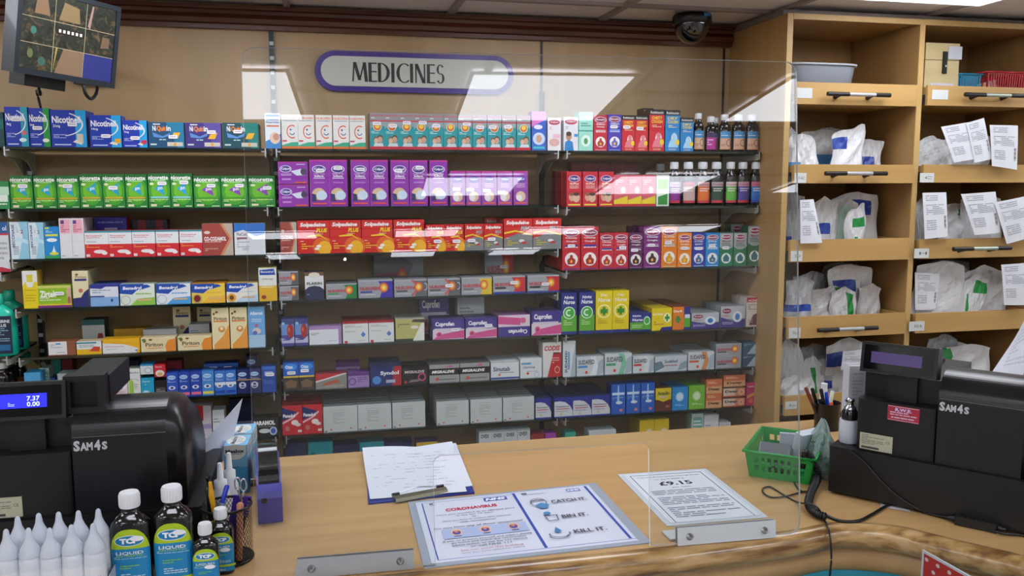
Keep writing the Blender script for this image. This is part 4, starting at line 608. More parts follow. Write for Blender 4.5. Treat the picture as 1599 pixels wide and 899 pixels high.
kind('panr', 'painkiller_carton', 'medicine box', 'red paracetamol carton, navy curve', 'a41c24', [('r', 0, 0, 1, 1, 'c42430'), ('p', [(0, .5), (.3, .56), (.75, .78), (.2, .9), (0, .96)], '1f2a68'), ('p', [(0, .44), (.5, .6), (.8, .78), (.84, .74), (.5, .54), (0, .38)], 'd8c0c8'), ('t', 'Panadol', .34, .66, .6, .12, 'f0eef4', {'b': .04}), ('e', .62, .42, .18, .09, 'e8dcd8'), ('e', .78, .34, .14, .06, 'e0d0cc'), ('e', .24, .22, .12, .09, 'b8706c'), ('r', .76, .08, .96, .16, 'dcc8c4')], .035)
kind('gp', 'painkiller_carton', 'medicine box', 'pale grey paracetamol carton', 'a9adad', [('r', 0, 0, 1, 1, 'c4c9c8'), ('t', 'Paracetamol 500mg', .46, .84, .4, .05, '9a9f9f', {'b': 0}), ('l', .28, .3, .62, .76, 7, 'a2a6a6'), ('e', .22, .1, .03, .035, 'd86058'), ('e', .8, .12, .03, .035, 'd86058'), ('r', .03, .03, .1, .07, '4a4c4c')], .026, top='8e9294')
kind('bw', 'painkiller_carton', 'medicine box', 'blue and white paracetamol caplet carton', '1d2a80', [('r', 0, 0, 1, 1, 'ced2d6'), ('p', [(0, .8), (0, 1), (1, 1), (1, .3), (.86, .56), (.6, .76), (.3, .82)], '1f2c8c'), ('r', 0, .0, 1, .06, '2a3a98'), ('t', 'Paracetamol', .44, .56, .72, .09, '6a6a78'), ('r', .1, .42, .8, .46, 'c04858'), ('e', .36, .18, .08, .07, 'c8c0a0'), ('l', .1, .26, .7, .34, 1, '9a9ca4')], .03, top='1b2558')
kind('therm', 'medicine_carton', 'medicine box', 'bright blue carton with white cross streak', '1a3f9c', [('r', 0, 0, 1, 1, '1f5cb8'), ('p', [(.42, .4), (.58, .4), (.54, .96), (.46, .96)], '9cc8ec'), ('r', .06, .64, .94, .72, 'd0e0f0'), ('l', .1, .46, .9, .56, 2, '9ab8e0'), ('e', .7, .12, .12, .05, 'd87a80'), ('e', .56, .38, .24, .05, 'd4dce8')], .05)
kind('anad', 'painkiller_carton', 'medicine box', 'yellow and brown painkiller carton', '5a3420', [('r', 0, .5, 1, 1, 'd8c01c'), ('r', 0, 0, 1, .5, '5c2c20'), ('p', [(0, .54), (.5, .4), (1, .54), (1, .6), (0, .6)], 'd8c01c'), ('t', 'Anadin', .5, .78, .76, .16, '2a5a2c', {'b': .03}), ('e', .45, .62, .26, .06, 'c8b89c'), ('e', .76, .2, .14, .06, 'a86a5c')], .05)
kind('circ', 'medicine_carton', 'medicine box', 'sky blue carton with white disc', '1670b0', [('r', 0, 0, 1, 1, '1e86c8'), ('e', .48, .58, .26, .2, 'a8d0e8'), ('e', .48, .58, .18, .14, 'd0e4ee'), ('l', .2, .16, .8, .26, 2, 'a0d0ec')], .05, top='1a70a8')
kind('circg', 'medicine_carton', 'medicine box', 'lime green carton with pale disc', '5c9c2c', [('r', 0, 0, 1, 1, '74b434'), ('e', .48, .56, .26, .2, 'b8d8a0'), ('e', .48, .56, .18, .14, 'd4e6c4'), ('l', .2, .16, .8, .26, 2, 'd8ecc0')], .05, top='5c9428')
kind('deep', 'heat_rub_carton', 'medicine box', 'orange and cream heat-rub carton', 'b06a40', [('r', 0, 0, 1, .5, 'd8a070'), ('r', 0, .5, 1, 1, 'cc6c3c'), ('t', 'Deep', .5, .3, .7, .24, '5a2c1c', {'b': .04}), ('l', .1, .66, .8, .84, 2, 'f0d0b0')], .05, top='8a4428')
kind('deepw', 'heat_rub_carton', 'medicine box', 'white and orange heat-rub carton', 'b87858', [('r', 0, 0, 1, 1, 'd8c4b0'), ('r', .55, 0, 1, 1, 'd88a60'), ('t', 'Deep', .36, .6, .56, .4, '4a3028', {'b': .04}), ('o', .82, .5, .12, .36, .6, 'e8c0a8'), ('r', 0, 0, 1, .14, 'c86038')], .05)
kind('pink', 'medicine_carton', 'medicine box', 'raspberry pink carton, yellow streak', '8a1c48', [('r', 0, 0, 1, 1, 'c02460'), ('p', [(.1, .3), (.9, .5), (.9, .62), (.1, .44)], 'd8a84c'), ('l', .15, .75, .85, .84, 1, 'f0c0d0'), ('e', .4, .2, .2, .1, 'e06048')], .05)
kind('ramol', 'painkiller_carton', 'medicine box', 'black paracetamol carton, blue target', '0e0e10', [('r', 0, 0, 1, 1, '101012'), ('t', 'PARAMOL', .46, .72, .84, .24, 'ececee', {'b': .06}), ('l', .2, .48, .8, .54, 1, '9a9a9a'), ('e', .8, .28, .15, .22, 'b8c8dc'), ('e', .8, .28, .1, .15, '3c5cb0'), ('e', .46, .3, .22, .12, 'd0d0d2')], .05)
kind('care', 'medicine_carton', 'medicine box', 'white carton with red banner', 'b8b0b4', [('r', 0, .0, 1, .62, 'c0b8c0'), ('r', 0, .55, .72, 1, '9a1c20'), ('t', 'Care', .34, .76, .5, .24, 'e8c8c8', {'b': .03}), ('r', .55, .3, 1, .44, '9a8ab8')], .06)
kind('ovex', 'worming_carton', 'medicine box', 'small white threadworm tablet carton', 'b0b4b8', [('r', 0, 0, 1, 1, 'c4c8ca'), ('r', 0, .95, 1, 1, 'a0a4a8'), ('t', 'OVEX', .46, .84, .66, .12, '2c3038', {'b': .03}), ('l', .1, .1, .8, .4, 3, '8a8e94')], .05, top='9a9ea2')
kind('tealb', 'medicine_carton', 'medicine box', 'flat teal carton', '10606c', [('r', 0, 0, 1, 1, '14808c'), ('l', .1, .2, .9, .7, 2, '0c4850')], .06)
kind('navyb', 'medicine_carton', 'medicine box', 'flat dark navy carton', '141a3c', [('r', 0, 0, 1, 1, '181f48'), ('r', 0, 0, 1, .18, '9aa0c0')], .06)
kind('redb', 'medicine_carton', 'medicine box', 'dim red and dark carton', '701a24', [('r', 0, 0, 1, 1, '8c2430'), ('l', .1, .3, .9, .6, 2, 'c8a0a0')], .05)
kind('purb', 'medicine_carton', 'medicine box', 'magenta bottom-shelf carton', '7a2c80', [('r', 0, 0, 1, 1, '9c3ca0'), ('l', .1, .3, .9, .6, 2, 'd8a0d8')], .05)
kind('mintb', 'medicine_carton', 'medicine box', 'turquoise bottom-shelf carton', '1f8a7c', [('r', 0, 0, 1, 1, '2ca08c'), ('l', .1, .3, .9, .6, 2, 'b8e0d8')], .05)
kind('yelb', 'medicine_carton', 'medicine box', 'yellow and red bottom-shelf carton', 'b89c14', [('r', 0, 0, 1, 1, 'd0b41c'), ('e', .66, .5, .28, .22, 'e0d8d0'), ('e', .66, .5, .2, .14, 'c03c38')], .05)
kind('tealw', 'medicine_carton', 'medicine box', 'white carton with teal square', '9ab0a8', [('r', 0, 0, 1, 1, 'b8c4c0'), ('r', .1, .4, .9, .9, '6aa89c'), ('l', .15, .5, .85, .8, 3, 'd8e4e0')], .05)
kind('yelslim', 'medicine_carton', 'medicine box', 'slim violet carton, yellow stripes', '3a2458', [('r', 0, 0, 1, 1, 'c0a030'), ('r', 0, 0, 1, .2, '2c2444'), ('l', .1, .4, .9, .7, 1, '5a4a1c')], .06)
kind('boot', 'medicine_carton', 'medicine box', 'white oral-care carton, blue name band', 'c4c8cc', [('r', 0, 0, 1, 1, 'd4d8dc'), ('r', 0, .78, 1, 1, '205a98'), ('t', 'ol', .8, .88, .24, .1, 'e0e8f0'), ('r', 0, .74, 1, .78, 'c03048'), ('p', [(0, 0), (1, 0), (1, .05), (.5, .1), (0, .06)], 'b82c44'), ('l', .1, .2, .9, .6, 4, 'a8acb0')], .05)
# ------------------------------------------------------------ where they stand
r = run
r('teal', 'L1', (-30, 7), 175, yb=None)
r('nic1', 'L1', (8.5, 45), 167); r('nic2', 'L1', (45.5, 79), 169, dy=.004); r('nic3', 'L1', (79.5, 136), 172, back=2, step=.032)
r('nic4', 'L1', (140, 190), 180, back=1, step=.034); r('nic5', 'L1', (191, 230), 188); r('quit1', 'L1', (231, 288), 191, back=1, step=.038); r('quit2', 'L1', (289, 346), 192); r('quit3', 'L1', (347, 404), 192, back=2, step=.042)
r('babyibu', 'M1', (414, 438.5), 177); r('smile', 'M1', [(440, 491, 2), (493, 519), (520, 571, 2)], 179)
r('nfc', 'M1', (578, 829, 11), 176.5, back=1); r('pinkblue', 'M1', (830, 853), 174)
r('wpink', 'M1', (855, 876), 184); r('wboy', 'R1', (880, 903), 183); r('mint', 'R1', (903.5, 926), 175); r('bchild', 'R1', (927, 948.5), 180); r('bpurp', 'R1', (949, 970.5), 179)
r('robr', 'R1', (971, 1012, 2), 180, back=1); r('robR', 'R1', (1013.5, 1037.5), 171); r('robR', 'R1', (1004, 1020), 169, dy=.09); r('robB', 'R1', (1038.5, 1061.5), 172); r('robb', 'R1', (1062.5, 1083), 184)
r('gum0', 'L2', (-12, 14), 283, p=0)
r('gum', 'L2', [(14.5, 52), (52.5, 88), (88.5, 124)], 274.5); r('gum', 'L2', (124.5, 230.5, 3), 272, back=1); r('gum2', 'L2', (231, 301, 2), 271); r('gum3', 'L2', (302, 430, 3), 274.5, back=1)
r('sachet', 'M2', (434.5, 482), 288.5); r('sachet', 'M2', (434.5, 482), 251.5, z=.0693, yb=None)
r('calT', 'M2', [(484, 543, 2), (548, 607, 2), (610, 668.5, 2), (671, 699)], 249.5, back=1)
r('calS', 'M2', [(702, 727), (728.5, 751), (752.5, 775), (777, 800), (801, 825)], 267, back=1)
r('calR', 'R2', [(884.5, 908.5), (909.5, 933.5), (935, 958)], 268); r('calR', 'R2', (876, 898, 1), 268, dy=.075); r('calR', 'R2', (868, 890, 1), 267, dy=.14)
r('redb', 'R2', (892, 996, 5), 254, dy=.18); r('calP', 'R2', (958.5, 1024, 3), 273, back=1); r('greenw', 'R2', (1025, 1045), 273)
r('boot', 'F3', (-14, 14), 347)
r('beco', 'L3', (15, 44), 346.5); r('beco', 'L3', (44.5, 68), 347.5, back=1); r('spray', 'L3', (68.5, 92), 354); r('pinktop', 'L3', (92.5, 131, 2), 341, back=1)
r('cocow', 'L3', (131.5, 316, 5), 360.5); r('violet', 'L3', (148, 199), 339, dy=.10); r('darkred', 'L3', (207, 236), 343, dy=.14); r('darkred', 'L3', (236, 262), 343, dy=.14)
r('coco', 'L3', (315, 364), 349); r('flu', 'L3', (365, 414), 349); r('coco', 'L3', (415.5, 436), 348, h=None) if 0 else None
r('coco', 'M3', (437, 463.5), 347); r('sol', 'M3', (464.5, 663.5, 4), 344.5, back=1)
r('sols', 'M3', (664.5, 724.5, 2), 351, back=1); r('solm', 'M3', (725.5, 785.5, 2), 350, back=1); r('solM', 'M3', (786.5, 877, 2), 341.5, back=1); r('sols', 'M3', (757, 786), 340, dy=.12)
r('br', 'R3', [(878, 906), (907, 935)], 355, back=3, step=.052); r('brs', 'R3', (936, 981, 2), 364); r('bd', 'R3', (981.5, 1004), 364); r('bp', 'R3', (1004.5, 1032), 354, back=1); r('bo', 'R3', (1032.5, 1057), 354); r('bos', 'R3', (1057.5, 1080), 364)
r('bb', 'R3', (1080.5, 1101), 364); r('bl', 'R3', (1101.5, 1123), 364); r('bg', 'R3', [(1123.5, 1144), (1145, 1166)], 364, back=1, step=.054); r('bG', 'R3', (1167, 1188.5), 353)
r('bp', 'R3', (985, 1010), 354, dy=.1); r('bG', 'R3', (1140, 1160), 350, dy=.1)
r('yel', 'L4', (34, 58), 423); r('zir', 'L4', (56, 110), 446); r('cream', 'L4', (112, 137.5), 423, back=1); r('bluew', 'L4', (138.5, 184), 444.5, back=1)
r('ben1', 'L4', (185, 241), 443.5); r('ben2', 'L4', (242, 297), 443); r('ben3', 'L4', (297.5, 351), 443, back=1); r('ben4', 'L4', (352, 402.5), 442); r('benT', 'L4', (403.5, 432), 418)
r('nst', 'M4', (435, 466), 446.5); r('nst', 'M4', (435, 466), 424, z=.0478); r('flar', 'M4', (475.5, 505.5), 424.5)
r('ng', 'M4', (508, 557.5), 443, back=1); r('nb', 'M4', (558.5, 613.5), 437, back=1); r('nx', 'M4', (615, 719, 2), 436.5, back=1); r('ny', 'M4', (720, 768.5), 433, back=1); r('nr', 'M4', [(770, 820), (822.5, 874.5)], 431, back=1)
r('nbig', 'M4', (583, 662), 396, dy=.14, h=.165); r('nr', 'M4', (757, 802), 396, dy=.14, h=.165)
r('nnT', 'R4', [(877, 900), (903.5, 929)], 457.5, back=1); r('dnT', 'R4', (930, 982, 2), 454.5, back=1)
r('nnS', 'R4', (983.5, 1017), 489, back=5, step=.0365); r('dnS', 'R4', (1017.5, 1049.5), 481, back=5, step=.0365); r('dnO', 'R4', (1050, 1078), 479, back=6, step=.0315)
r('cf1', 'R4', (1079.5, 1123), 488.5, back=3, step=.037); r('cf1', 'R4', (1125, 1163.5), 478, back=3, step=.037); r('aches', 'R4', (1165, 1186), 464.5, back=1)
r('whitelab', 'L5', (72, 116), 533); r('anti1', 'L5', (116.5, 156.5), 533); r('chlor', 'L5', (157, 217), 529); r('pir', 'L5', [(217.5, 273), (275, 330)], 527)
r('tealtop', 'L5', (127, 163), 499, dy=.12); r('slim', 'L5', (176, 234), 513, dy=.10); r('white', 'L5', (222, 275), 514, dy=.07); r('cream', 'L5', (270, 298), 479, dy=.12); r('cream', 'L5', (308, 331), 479, dy=.15); r('white', 'L5', (294, 327), 506, dy=.09)
r('pirT', 'L5', [(330, 358), (359, 386)], 481); r('aller', 'L5', (387, 413.5), 479); r('apple', 'L5', (414.5, 434), 498) if 0 else None
r('apple', 'M5', [(438.5, 459), (460, 480.5)], 498); r('lilac', 'M5', (481.5, 533.5), 510); r('ibuw', 'M5', (534.5, 615.5, 2), 502, back=1); r('olive', 'M5', (617, 663), 498, back=1)
r('cup', 'M5', [(674.5, 726), (727, 776)], 499, back=1); r('cupi', 'M5', (777.5, 828), 492, back=1); r('cup', 'M5', (829.5, 877), 486, back=1)
r('cup', 'M5', (655, 702), 465, dy=.125, h=.128); r('white', 'M5', (714, 757), 471, dy=.125, h=.12)
r('sudT', 'R5', (879, 899), 532.5); r('sud1', 'R5', (900, 943), 557); r('sud2', 'R5', (944, 987), 552, back=1); r('sud3', 'R5', (988, 1021.5), 556); r('sud4', 'R5', (1022, 1073), 556, back=1); r('sud5', 'R5', (1074, 1115.5), 549.5, back=2)
r('lem', 'R5', (1117, 1157.5), 554.5); r('lem', 'R5', (1117, 1157.5), 536.5, z=.0445); r('tri', 'R5', (1159, 1185), 553.5); r('tri', 'R5', (1159, 1185), 534.5, z=.0445)
r('sint', 'L6', (151, 176), 586); r('eyeb', 'L6', (176.5, 197.5), 579); r('eyeg', 'L6', (198, 218), 576); r('tealS', 'L6', (218.5, 239), 590); r('whS', 'L6', (218.5, 239), 569, z=.0745)
r('darkS', 'L6', (240, 258), 594); r('redS', 'L6', (240, 258), 569, z=.064)
r('op1', 'L6', (258.5, 277), 582); r('op2', 'L6', (277.5, 295.5), 581); r('op2', 'L6', (296, 313.5), 580); r('op3', 'L6', (314, 333), 579); r('op4', 'L6', (334, 368, 2), 579); r('op5', 'L6', (369, 407, 2), 577); r('op6', 'L6', (408, 430), 572)
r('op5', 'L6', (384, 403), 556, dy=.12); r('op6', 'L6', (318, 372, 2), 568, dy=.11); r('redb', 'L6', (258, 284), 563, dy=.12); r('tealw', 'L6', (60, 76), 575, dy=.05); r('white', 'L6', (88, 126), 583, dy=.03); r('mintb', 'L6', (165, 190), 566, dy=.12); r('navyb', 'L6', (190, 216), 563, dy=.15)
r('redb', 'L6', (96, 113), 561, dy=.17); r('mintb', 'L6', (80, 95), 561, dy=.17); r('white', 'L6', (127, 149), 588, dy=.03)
r('nsn', 'M6', (441.5, 490.5, 2), 566); r('para', 'M6', (491.5, 541.5), 583.5); r('purp', 'M6', (542.5, 576.5), 582); r('purp', 'M6', (524, 562), 566, dy=.07)
r('synd', 'M6', (577.5, 627), 567, back=1); r('midb', 'M6', (628.5, 669.5), 573, back=1); r('migr', 'M6', (670, 765, 2), 569, back=1); r('sinu', 'M6', (766, 811), 564, back=1); r('sinw', 'M6', (812, 846.5), 560, back=1); r('codis', 'M6', (847.5, 876.5), 534.5)
r('panr', 'M7', (440, 503.5, 2), 633.5, back=3, step=.045)
r('gp', 'M7', (504.5, 665, 3), 634, back=6, step=.030); r('gp', 'M7', [(680.5, 733), (734, 784.5), (785.5, 834)], 626, back=6, step=.030)
r('bw', 'R6', [(836, 865)], 622, back=5, step=.034) if 0 else None
r('bw', 'M7', (836, 861), 622, back=5, step=.034); r('bw', 'R6', (865.5, 953, 3), 620.5, back=5, step=.034)
r('therm', 'R6', [(954, 976.5), (977.5, 999.5), (1000.5, 1022)], 600); r('anad', 'R6', (1023, 1048), 606); r('circ', 'R6', (1049, 1074), 604.5, back=1); r('circg', 'R6', (1075, 1100.5), 602, back=1)
r('deep', 'R6', (1101.5, 1127), 614); r('deep', 'R6', (1101.5, 1127), 592.5, z=.0505); r('deepw', 'R6', (1128.5, 1163), 622); r('deepw', 'R6', (1128.5, 1163), 606, z=.036, yb=None); r('deep', 'R6', (1128.5, 1163), 585.5, z=.0725); r('pink', 'R6', (1164, 1184), 597)
r('ramol', 'L7', (393, 434), 652); r('care', 'L7', (284, 330), 634, dy=.02); r('white', 'L7', (331, 350), 640, dy=.02); r('navyb', 'L7', (357, 396), 622, dy=.14); r('white', 'L7', (240, 282), 640, dy=.02)
r('navyb', 'M8', (446, 480), 692); r('tealb', 'M8', (481, 520), 690); r('navyb', 'M8', (521, 560), 694); r('tealb', 'M8', (561, 600), 690); r('navyb', 'M8', (601, 644), 690); r('yelslim', 'M8', (650, 684), 690)
r('ovex', 'M8', (748, 828, 4), 673); r('redb', 'R7', (829, 850, 1), 677) if 0 else None
r('redb', 'M8', (829, 850, 1), 677); r('purb', 'M8', (851, 868), 676); r('mintb', 'R7', (882, 899), 675); r('white', 'R7', (919, 962), 672); r('yelb', 'R7', (998, 1044, 2), 656, back=1); r('tealw', 'R7', (1079, 1097), 646); r('white', 'R7', (1098, 1121), 648); r('white', 'R7', (1122, 1140), 660)
settle()
# ------------------------------------------------------------ bottles
def bottle_mesh(w, d, h, caph, capw, body, lab, labt, capm, pw=2.6, labz=(.08, .66), name='bottle', neck=.30, bump=True):
    """returns builder(x, y, z, rz) ; profile radius is 1 = half width"""
    def make():
        e = empty(name); hw = w/2; sh = h-caph
        m = MB(); m.lathe([(hw*.9, 0), (hw, .003), (hw, sh*.80), (hw*.93, sh*.86), (hw*.7, sh*.92), (capw*.42, sh*.965), (capw*.42, sh+.002)], body, n=28, sy=d/w, pw=pw); m.build('body', e)
        m = MB(); c = capw/2; m.lathe([(c*.97, sh+.0025), (c, sh+.004), (c, h-.003), (c*.9, h)], capm, n=24)
        for i in range(24):
            a = i*math.pi/12; m.tube([(c*math.cos(a), c*math.sin(a), sh+.005), (c*math.cos(a), c*math.sin(a), h-.004)], .0005, capm, 4)
        m.build('cap', e)
        # label wrapped on the front of the body
        z0, z1 = sh*labz[0], sh*labz[1]; m = MB(); AR = .30 if name == 'antiseptic_bottle' else 0
        def fn(u, v, l):
            a = math.radians(-90+(u-.5)*116); ca, sa = math.cos(a), math.sin(a); q = (abs(ca)**pw+abs(sa)**pw)**(-1/pw); rr = hw+.0006+l
            return (rr*ca*q, (rr*d/w)*sa*q, z0+(z1-z0)*v)
        N = 12; m.add([fn(i/N, j*(1-AR*abs(2*i/N-1)**3), 0) for j in (0, 1) for i in range(N+1)], [(i, i+1, N+2+i, N+1+i) for i in range(N)], lab)
        # printed items cut in strips so that they follow the curve
        for k_, it in enumerate(labt):
            if it[0] == 'r' and it[3]-it[1] > .15:
                n_ = max(2, round((it[3]-it[1])*12))
                for s_ in range(n_): art(m, lambda u, v, l, k_=k_: fn(u, v, l+.0003*k_), [('r', it[1]+(it[3]-it[1])*s_/n_, it[2], it[1]+(it[3]-it[1])*(s_+1)/n_, it[4], it[5])])
            else: art(m, lambda u, v, l, k_=k_: fn(u, v, l+.0003*k_), [it])
        m.build('label', e); return e
    return make
DARKG = mat('120a08', .12, coat=.5, name='amber_bottle'); BLK = mat('08080a', .1, coat=.5, name='black_bottle'); CAPW = mat('dfe0e4', .4, name='white_cap')
def sbott(px0, px1, yt, row, body, lab, labt, label, caph=.022, wcap=.62, dy=0, d=None, labz=(.08, .66)):
    Z = ZR[row-1]; Y = YS+.03+dy; ym = (EYE.z-Z)*480+265
    a, b = pY(px0, ym, Y-.01).x, pY(px1, ym, Y-.01).x; w_ = (b-a)*.97; h = pY((px0+px1)/2, yt, Y).z-Z
    mk = bottle_mesh(w_, d or w_*.8, h, caph, w_*wcap, body, lab, labt, CAPW, name='medicine_bottle', labz=labz); e = mk(); e.location = ((a+b)/2, Y+.005, Z+.0004)
    return tag(e, label, 'bottle', 'syrup bottles on the right bay')
BEI = [('r', 0, .62, 1, 1, '3a8cc4'), ('l', .1, .7, .9, .9, 2, 'e8f0f4'), ('o', .7, .36, .2, .2, .8, '6a3a34'), ('r', 0, .0, 1, .08, 'e0a080'), ('l', .1, .14, .6, .3, 2, 'b07060')]
sbott(1085, 1101, 177, 1, DARKG, mat('d8b494'), BEI, 'brown syrup bottle with beige label, leftmost on the top right shelf')
sbott(1104, 1121, 182, 1, DARKG, mat('b0288c'), [('r', 0, .72, 1, 1, '3a2c5c'), ('l', .1, .2, .9, .6, 3, 'e8c8e0')], 'brown syrup bottle with magenta label on the top right shelf')
for i, (a, b) in enumerate(((1125, 1143), (1146, 1165), (1167.5, 1186.5))): sbott(a, b, 179, 1, DARKG, mat('dcae94'), BEI, 'brown syrup bottle with beige label, %s from the right on the top shelf' % ('third', 'second', 'first')[i])
sbott(1113, 1127, 184, 1, DARKG, mat('c8a890'), BEI[:2], 'brown syrup bottle standing behind the magenta-labelled bottle, top right shelf', dy=.07)
CL = [(1046, 1064, '8a2c8c', 'purple', 'd0b8d8'), (1067, 1087, 'c8a8a4', 'white and red', 'b03848'), (1089.5, 1109.5, 'dc6a20', 'orange', 'c8a0a0'), (1111, 1131, '1c4030', 'dark green', 'a8a0a4'), (1134, 1152, '5cae3c', 'bright green', 'd8c8c8'), (1153, 1171.5, '463c98', 'violet-blue', 'c890a8'), (1173.5, 1192, '2470c0', 'mid blue', 'c86a7c')]
for a, b, c, nm, c2 in CL:
    sbott(a, b, 253, 2, BLK, mat(c), [('r', 0, 0, 1, .12, 'c03040' if nm != 'mid blue' else '2438a0'), ('r', 0, .78, 1, 1, c2), ('t', 'Covonia', .5, .88, .8, .1, 'a02840'), ('l', .15, .5, .85, .7, 2, 'f0e8e8'), ('r', .1, .2, .9, .4, c)], 'black cough syrup bottle with %s label, second shelf, right bay' % nm, caph=.026, wcap=.68)
for i, (a, b) in enumerate(((1024, 1042), (1046, 1064), (1068, 1086))): sbott(a, b, 256, 2, BLK, mat('5a3a4c'), [], 'black cough syrup bottle in the back row, %s from the left' % ORD[i], caph=.026, wcap=.68, dy=.1)
# green mouthwash and brown bottles in the far left corner
def mouth(x, y, z, label, back=False):
    GRN = mat('16bfa2', .25, coat=.3); e = empty('mouthwash_bottle', (x, y, z))
    m = MB(); m.lathe([(.042, 0), (.046, .004), (.046, .11), (.042, .128), (.018, .146), (.015, .150)], GRN, n=28, sy=.6, pw=3); m.build('body', e)
    m = MB(); m.lathe([(.0155, .1504), (.016, .152), (.016, .176), (.013, .180)], GRN, n=20); m.build('cap', e)
    m = MB(); m.box(-.012, .040, -.0295, -.0285, .008, .118, mat('10233c'))
    art(m, lambda u, v, l: (-.012+.052*u, -.0295-l, .008+.11*v), [('t', 'LISTERINE', .5, .86, .86, .08, 'e0e8ec', {'b': .03}), ('t', 'PLUS', .5, .75, .5, .08, 'e0e8ec', {'b': .03}), ('l', .12, .3, .88, .68, 7, '8ab0c8'), ('r', .1, .08, .9, .24, '1c6090')]); m.build('label', e)
    return tag(e, label, 'bottle')
p = pY(24, 541, 2.66); zF4 = 1.115
mouth(-.906, 2.735, zF4, 'turquoise mouthwash bottle with navy label at the far left'); mouth(-.906, 2.83, zF4, 'turquoise mouthwash bottle standing behind the front one at the far left')
for i, (a, yt, dy) in enumerate(((4, 566, 0), (14, 560, .08), (30, 556, .14))):
    X = pY(a, 575, YS+.03+dy).x; h = pY(a, yt, YS+.03+dy).z-.94
    e = bottle_mesh(.045, .04, h, .02, .03, DARKG, mat('7a3424'), [], CAPW, name='medicine_bottle')(); e.location = (X-.004, YS+.035+dy, .9404)
    tag(e, 'small brown bottle with white cap behind the left till, %s of three' % ('nearest', 'second', 'furthest')[i], 'bottle', 'brown bottles at the far left')
kind('lbl', 'medicine_carton', 'medicine box', 'light blue carton behind the left till', '3a8cc0', [('r', 0, 0, 1, 1, '4a9ccc'), ('l', .1, .3, .8, .7, 2, 'c8e4f0')], .06)
REG.clear(); r('lbl', 'L6', (36, 62), 582, dy=.0); r('op6', 'L6', (63, 84), 590, dy=.06); settle()
# ============================================================ SIGN, MONITOR, CEILING CAMERA
X0, X1_, Z0, Z1 = .013, .685, 1.917, 2.048
e = empty('wall_sign', ((X0+X1_)/2, YW-.013, (Z0+Z1)/2)); tag(e, 'white rounded sign with purple border reading MEDICINES on the wood wall', 'sign')
def stadium(w, h, n=14):
    r = h/2; return [(w/2-r+r*math.cos(math.radians(-90+180*i/n)), r*math.sin(math.radians(-90+180*i/n))) for i in range(n+1)]+[(-w/2+r+r*math.cos(math.radians(90+180*i/n)), r*math.sin(math.radians(90+180*i/n))) for i in range(n+1)]
RX = Matrix.Rotation(math.radians(90), 4, 'X')
w_, h_ = X1_-X0, Z1-Z0
m = MB(); m.prism(stadium(w_, h_), -.010, .004, mat('42208c', .35), RX); m.build('border', e)
m = MB(); m.prism(stadium(w_-.038, h_-.034), .0045, .0075, mat('cfcdc4', .4), RX); m.build('face', e)
m = MB(); LH = .052; ink = mat('0c0c0c', .4)
def seg(x, pts, ws):      # pts centre line, ws horizontal widths
    vs = [];
    for (a, b), wd in zip(pts, ws): vs += [(x+a-wd/2, -.008, b), (x+a+wd/2, -.008, b)]
    m.add(vs, [(2*i, 2*i+1, 2*i+3, 2*i+2) for i in range(len(pts)-1)], ink)
def bowl(x, cx, cz, rx, rz, a0, a1, wmin, wmax):
    vs = []; n = 22
    for i in range(n+1):
        t = math.radians(a0+(a1-a0)*i/n); wd = wmin+(wmax-wmin)*abs(math.cos(t))**1.3
        vs += [(x+cx+rx*math.cos(t), -.008, cz+rz*math.sin(t)), (x+cx+(rx-wd)*math.cos(t), -.008, cz+(rz-wd*.75)*math.sin(t))]
    m.add(vs, [(2*i, 2*i+2, 2*i+3, 2*i+1) for i in range(n)], ink)
H = LH; T_k, T_n = .0074, .0036
def gM(x): seg(x, [(.0022, 0), (.0055, H)], [T_n, T_n]); seg(x, [(.0065, H), (.0175, .004)], [T_k, T_k]); seg(x, [(.0175, .004), (.028, H)], [T_n, T_n]); seg(x, [(.0285, H), (.0325, 0)], [T_k, T_k]); return .038
def gE(x): seg(x, [(.003, 0), (.003, H)], [T_k, T_k]); [seg(x, [(.011, z), (.011, z+.0036)], [q, q]) for z, q in ((0, .0155), (H*.5, .014), (H-.0036, .0155))]; return .0215
def gD(x): seg(x, [(.003, 0), (.003, H)], [T_k, T_k]); bowl(x, .005, H/2, .0215, H/2, -90, 90, .0036, T_k); return .0305
def gI(x): seg(x, [(.003, 0), (.003, H)], [T_k, T_k]); return .0105
def gC(x): bowl(x, .019, H/2, .0185, H/2+.0006, 52, 308, .0034, T_k); return .0325
def gN(x): seg(x, [(.0025, 0), (.0025, H)], [T_n, T_n]); seg(x, [(.0035, H), (.021, .0)], [T_k, T_k]); seg(x, [(.0225, 0), (.0225, H)], [T_n, T_n]); return .0285
def gS(x):
    bowl(x, .0095, H*.735, .0088, H*.265, 30, 270, .0034, .005); bowl(x, .0095, H*.275, .0095, H*.275, -150, 90, .0034, .0056); return .022
fns = [gM, gE, gD, gI, gC, gI, gN, gE, gS]; x = -.148
for f_ in fns: x += f_(x)
o = m.build('lettering', e); o.scale = (1.46, 1, 1.22); o.location.z = -LH*1.22/2-.002
